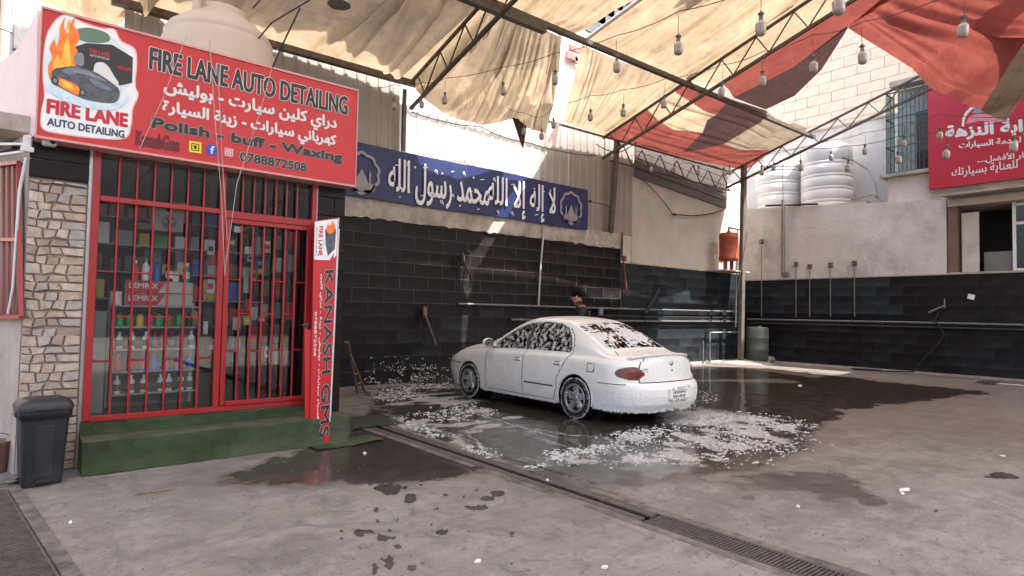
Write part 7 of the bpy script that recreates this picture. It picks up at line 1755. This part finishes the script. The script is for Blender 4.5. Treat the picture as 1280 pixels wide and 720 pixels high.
for s_, P in strings.items():
    b_ = MB(); a = P[0]+(P[0]-P[1])*1.0; e_ = P[-1]+(P[-1]-P[-2])*1.6; pts = []
    Q = [a]+P+[e_]
    for i in range(len(Q)-1): pts += sag(Q[i], Q[i+1], .03, 5)[(1 if i else 0):]
    b_.tube(pts, .0045, 5); whole('string_wire', b_, wire_mat, 'dark wire of the %s of bulbs' % {0:'near string',1:'middle string',2:'row by the tanks',3:'far string'}[s_], 'wire', pts[0])
b_ = MB(); q_ = at_d(424, 2, 4.2); b_.lathe([(.07,0),(.05,.03),(.03,.07),(.03,.12)], q_+Vector((0,0,-.02)), 16); whole('lamp_fitting', b_, galv, 'small dark lamp fitting at the top edge above the signboard', 'lamp', q_)
for P, lb_ in (([(323,48,7.0),(340,28,6.8),(387,0,6.4)], 'thin rope across the big tan canvas behind the tank'), ([(316,10,7.2),(336,-12,7.0)], 'short cable end on the tan canvas over the tank'), ([(340,85,6.6),(351,60,6.5),(375,10,6.2)], 'slack cord hanging from the tan canvas right of the tank')):
    b_ = MB(); b_.tube([at_d(*p) for p in P], .008, 5); whole('rope', b_, wire_mat, lb_, 'rope', at_d(*P[0]))
# ================================================================== LITTER
def chip(px, py, r, label, seed, h_=.006):
    q_ = random.Random(seed); c = at_z(px, py, 0); b_ = MB(); a0 = q_.uniform(0, 3)
    ring = [(c.x+r*q_.uniform(.6,1.3)*math.cos(a0+2*PI*k/6)*(1.6 if k % 3 == 0 else .8), c.y+r*q_.uniform(.6,1.1)*math.sin(a0+2*PI*k/6)) for k in range(6)]
    b_.add([(c.x, c.y, .014+h_)]+[(a, d, .008+h_*q_.random()) for a, d in ring]+[(a, d, .0) for a, d in ring], [(0,1+k,1+(k+1)%6) for k in range(6)]+[(1+k,7+k,7+(k+1)%6,1+(k+1)%6) for k in range(6)])
    whole('litter', b_, litter_mat, label, 'litter', (c.x, c.y, 0), 'white scraps on the floor')
for px, py, r, lb_ in ((597,703,.022,'white scrap of plastic nearest the bottom centre of the yard'),(755,711,.016,'small torn white scrap right of the nearest one'),(1131,613,.05,'flat white paper scrap on dry floor at the right'),(1254,571,.035,'small white scrap on the floor near the right edge'),(997,634,.02,'tiny white scrap between the drain and the wet patch'),(684,601,.018,'white crumb beside the drain slot'),(1128,618,.02,'brown white crumb below the paper scrap'),(456,567,.012,'pale crumb on the wet floor before the leaning sign'),(1000,482,.04,'white rag scrap on the brown wet floor'),(88,654,.012,'pale crumb on the floor below the bin')):
    chip(px, py, r, lb_, px)
b_ = MB(); b_.tube([at_z(168,618,.01), at_z(190,615,.012), at_z(221,610,.014)], [.004,.006,.004], 5); whole('twig', b_, wood, 'thin twig on the dry concrete in front of the step', 'twig', at_z(190,615,0))
b_ = MB(); q_ = random.Random(2)
for k in range(900):
    px, py = q_.uniform(0, 1280), 480+240*q_.random()**.8; c = at_z(px, py, 0)
    if c.x < .5 and c.y > 5.5 or c.y > 10.4 or c.x > 18.6 or (.4 < c.x < 3.1 and c.y > 6.1) or (DR0-.12 < c.x < DR1+.12): continue
    r = q_.uniform(.002,.007); b_.add([(c.x, c.y, r*1.2+.003)]+[(c.x+r*math.cos(2*PI*j/5), c.y+r*math.sin(2*PI*j/5), -.004) for j in range(5)], [(0,1+j,1+(j+1)%5) for j in range(5)])
o = b_.build('grit', rock_mat); o['kind'] = 'stuff'; o['label'] = 'loose grit and crumbs scattered over the yard floor'; o['category'] = 'grit'
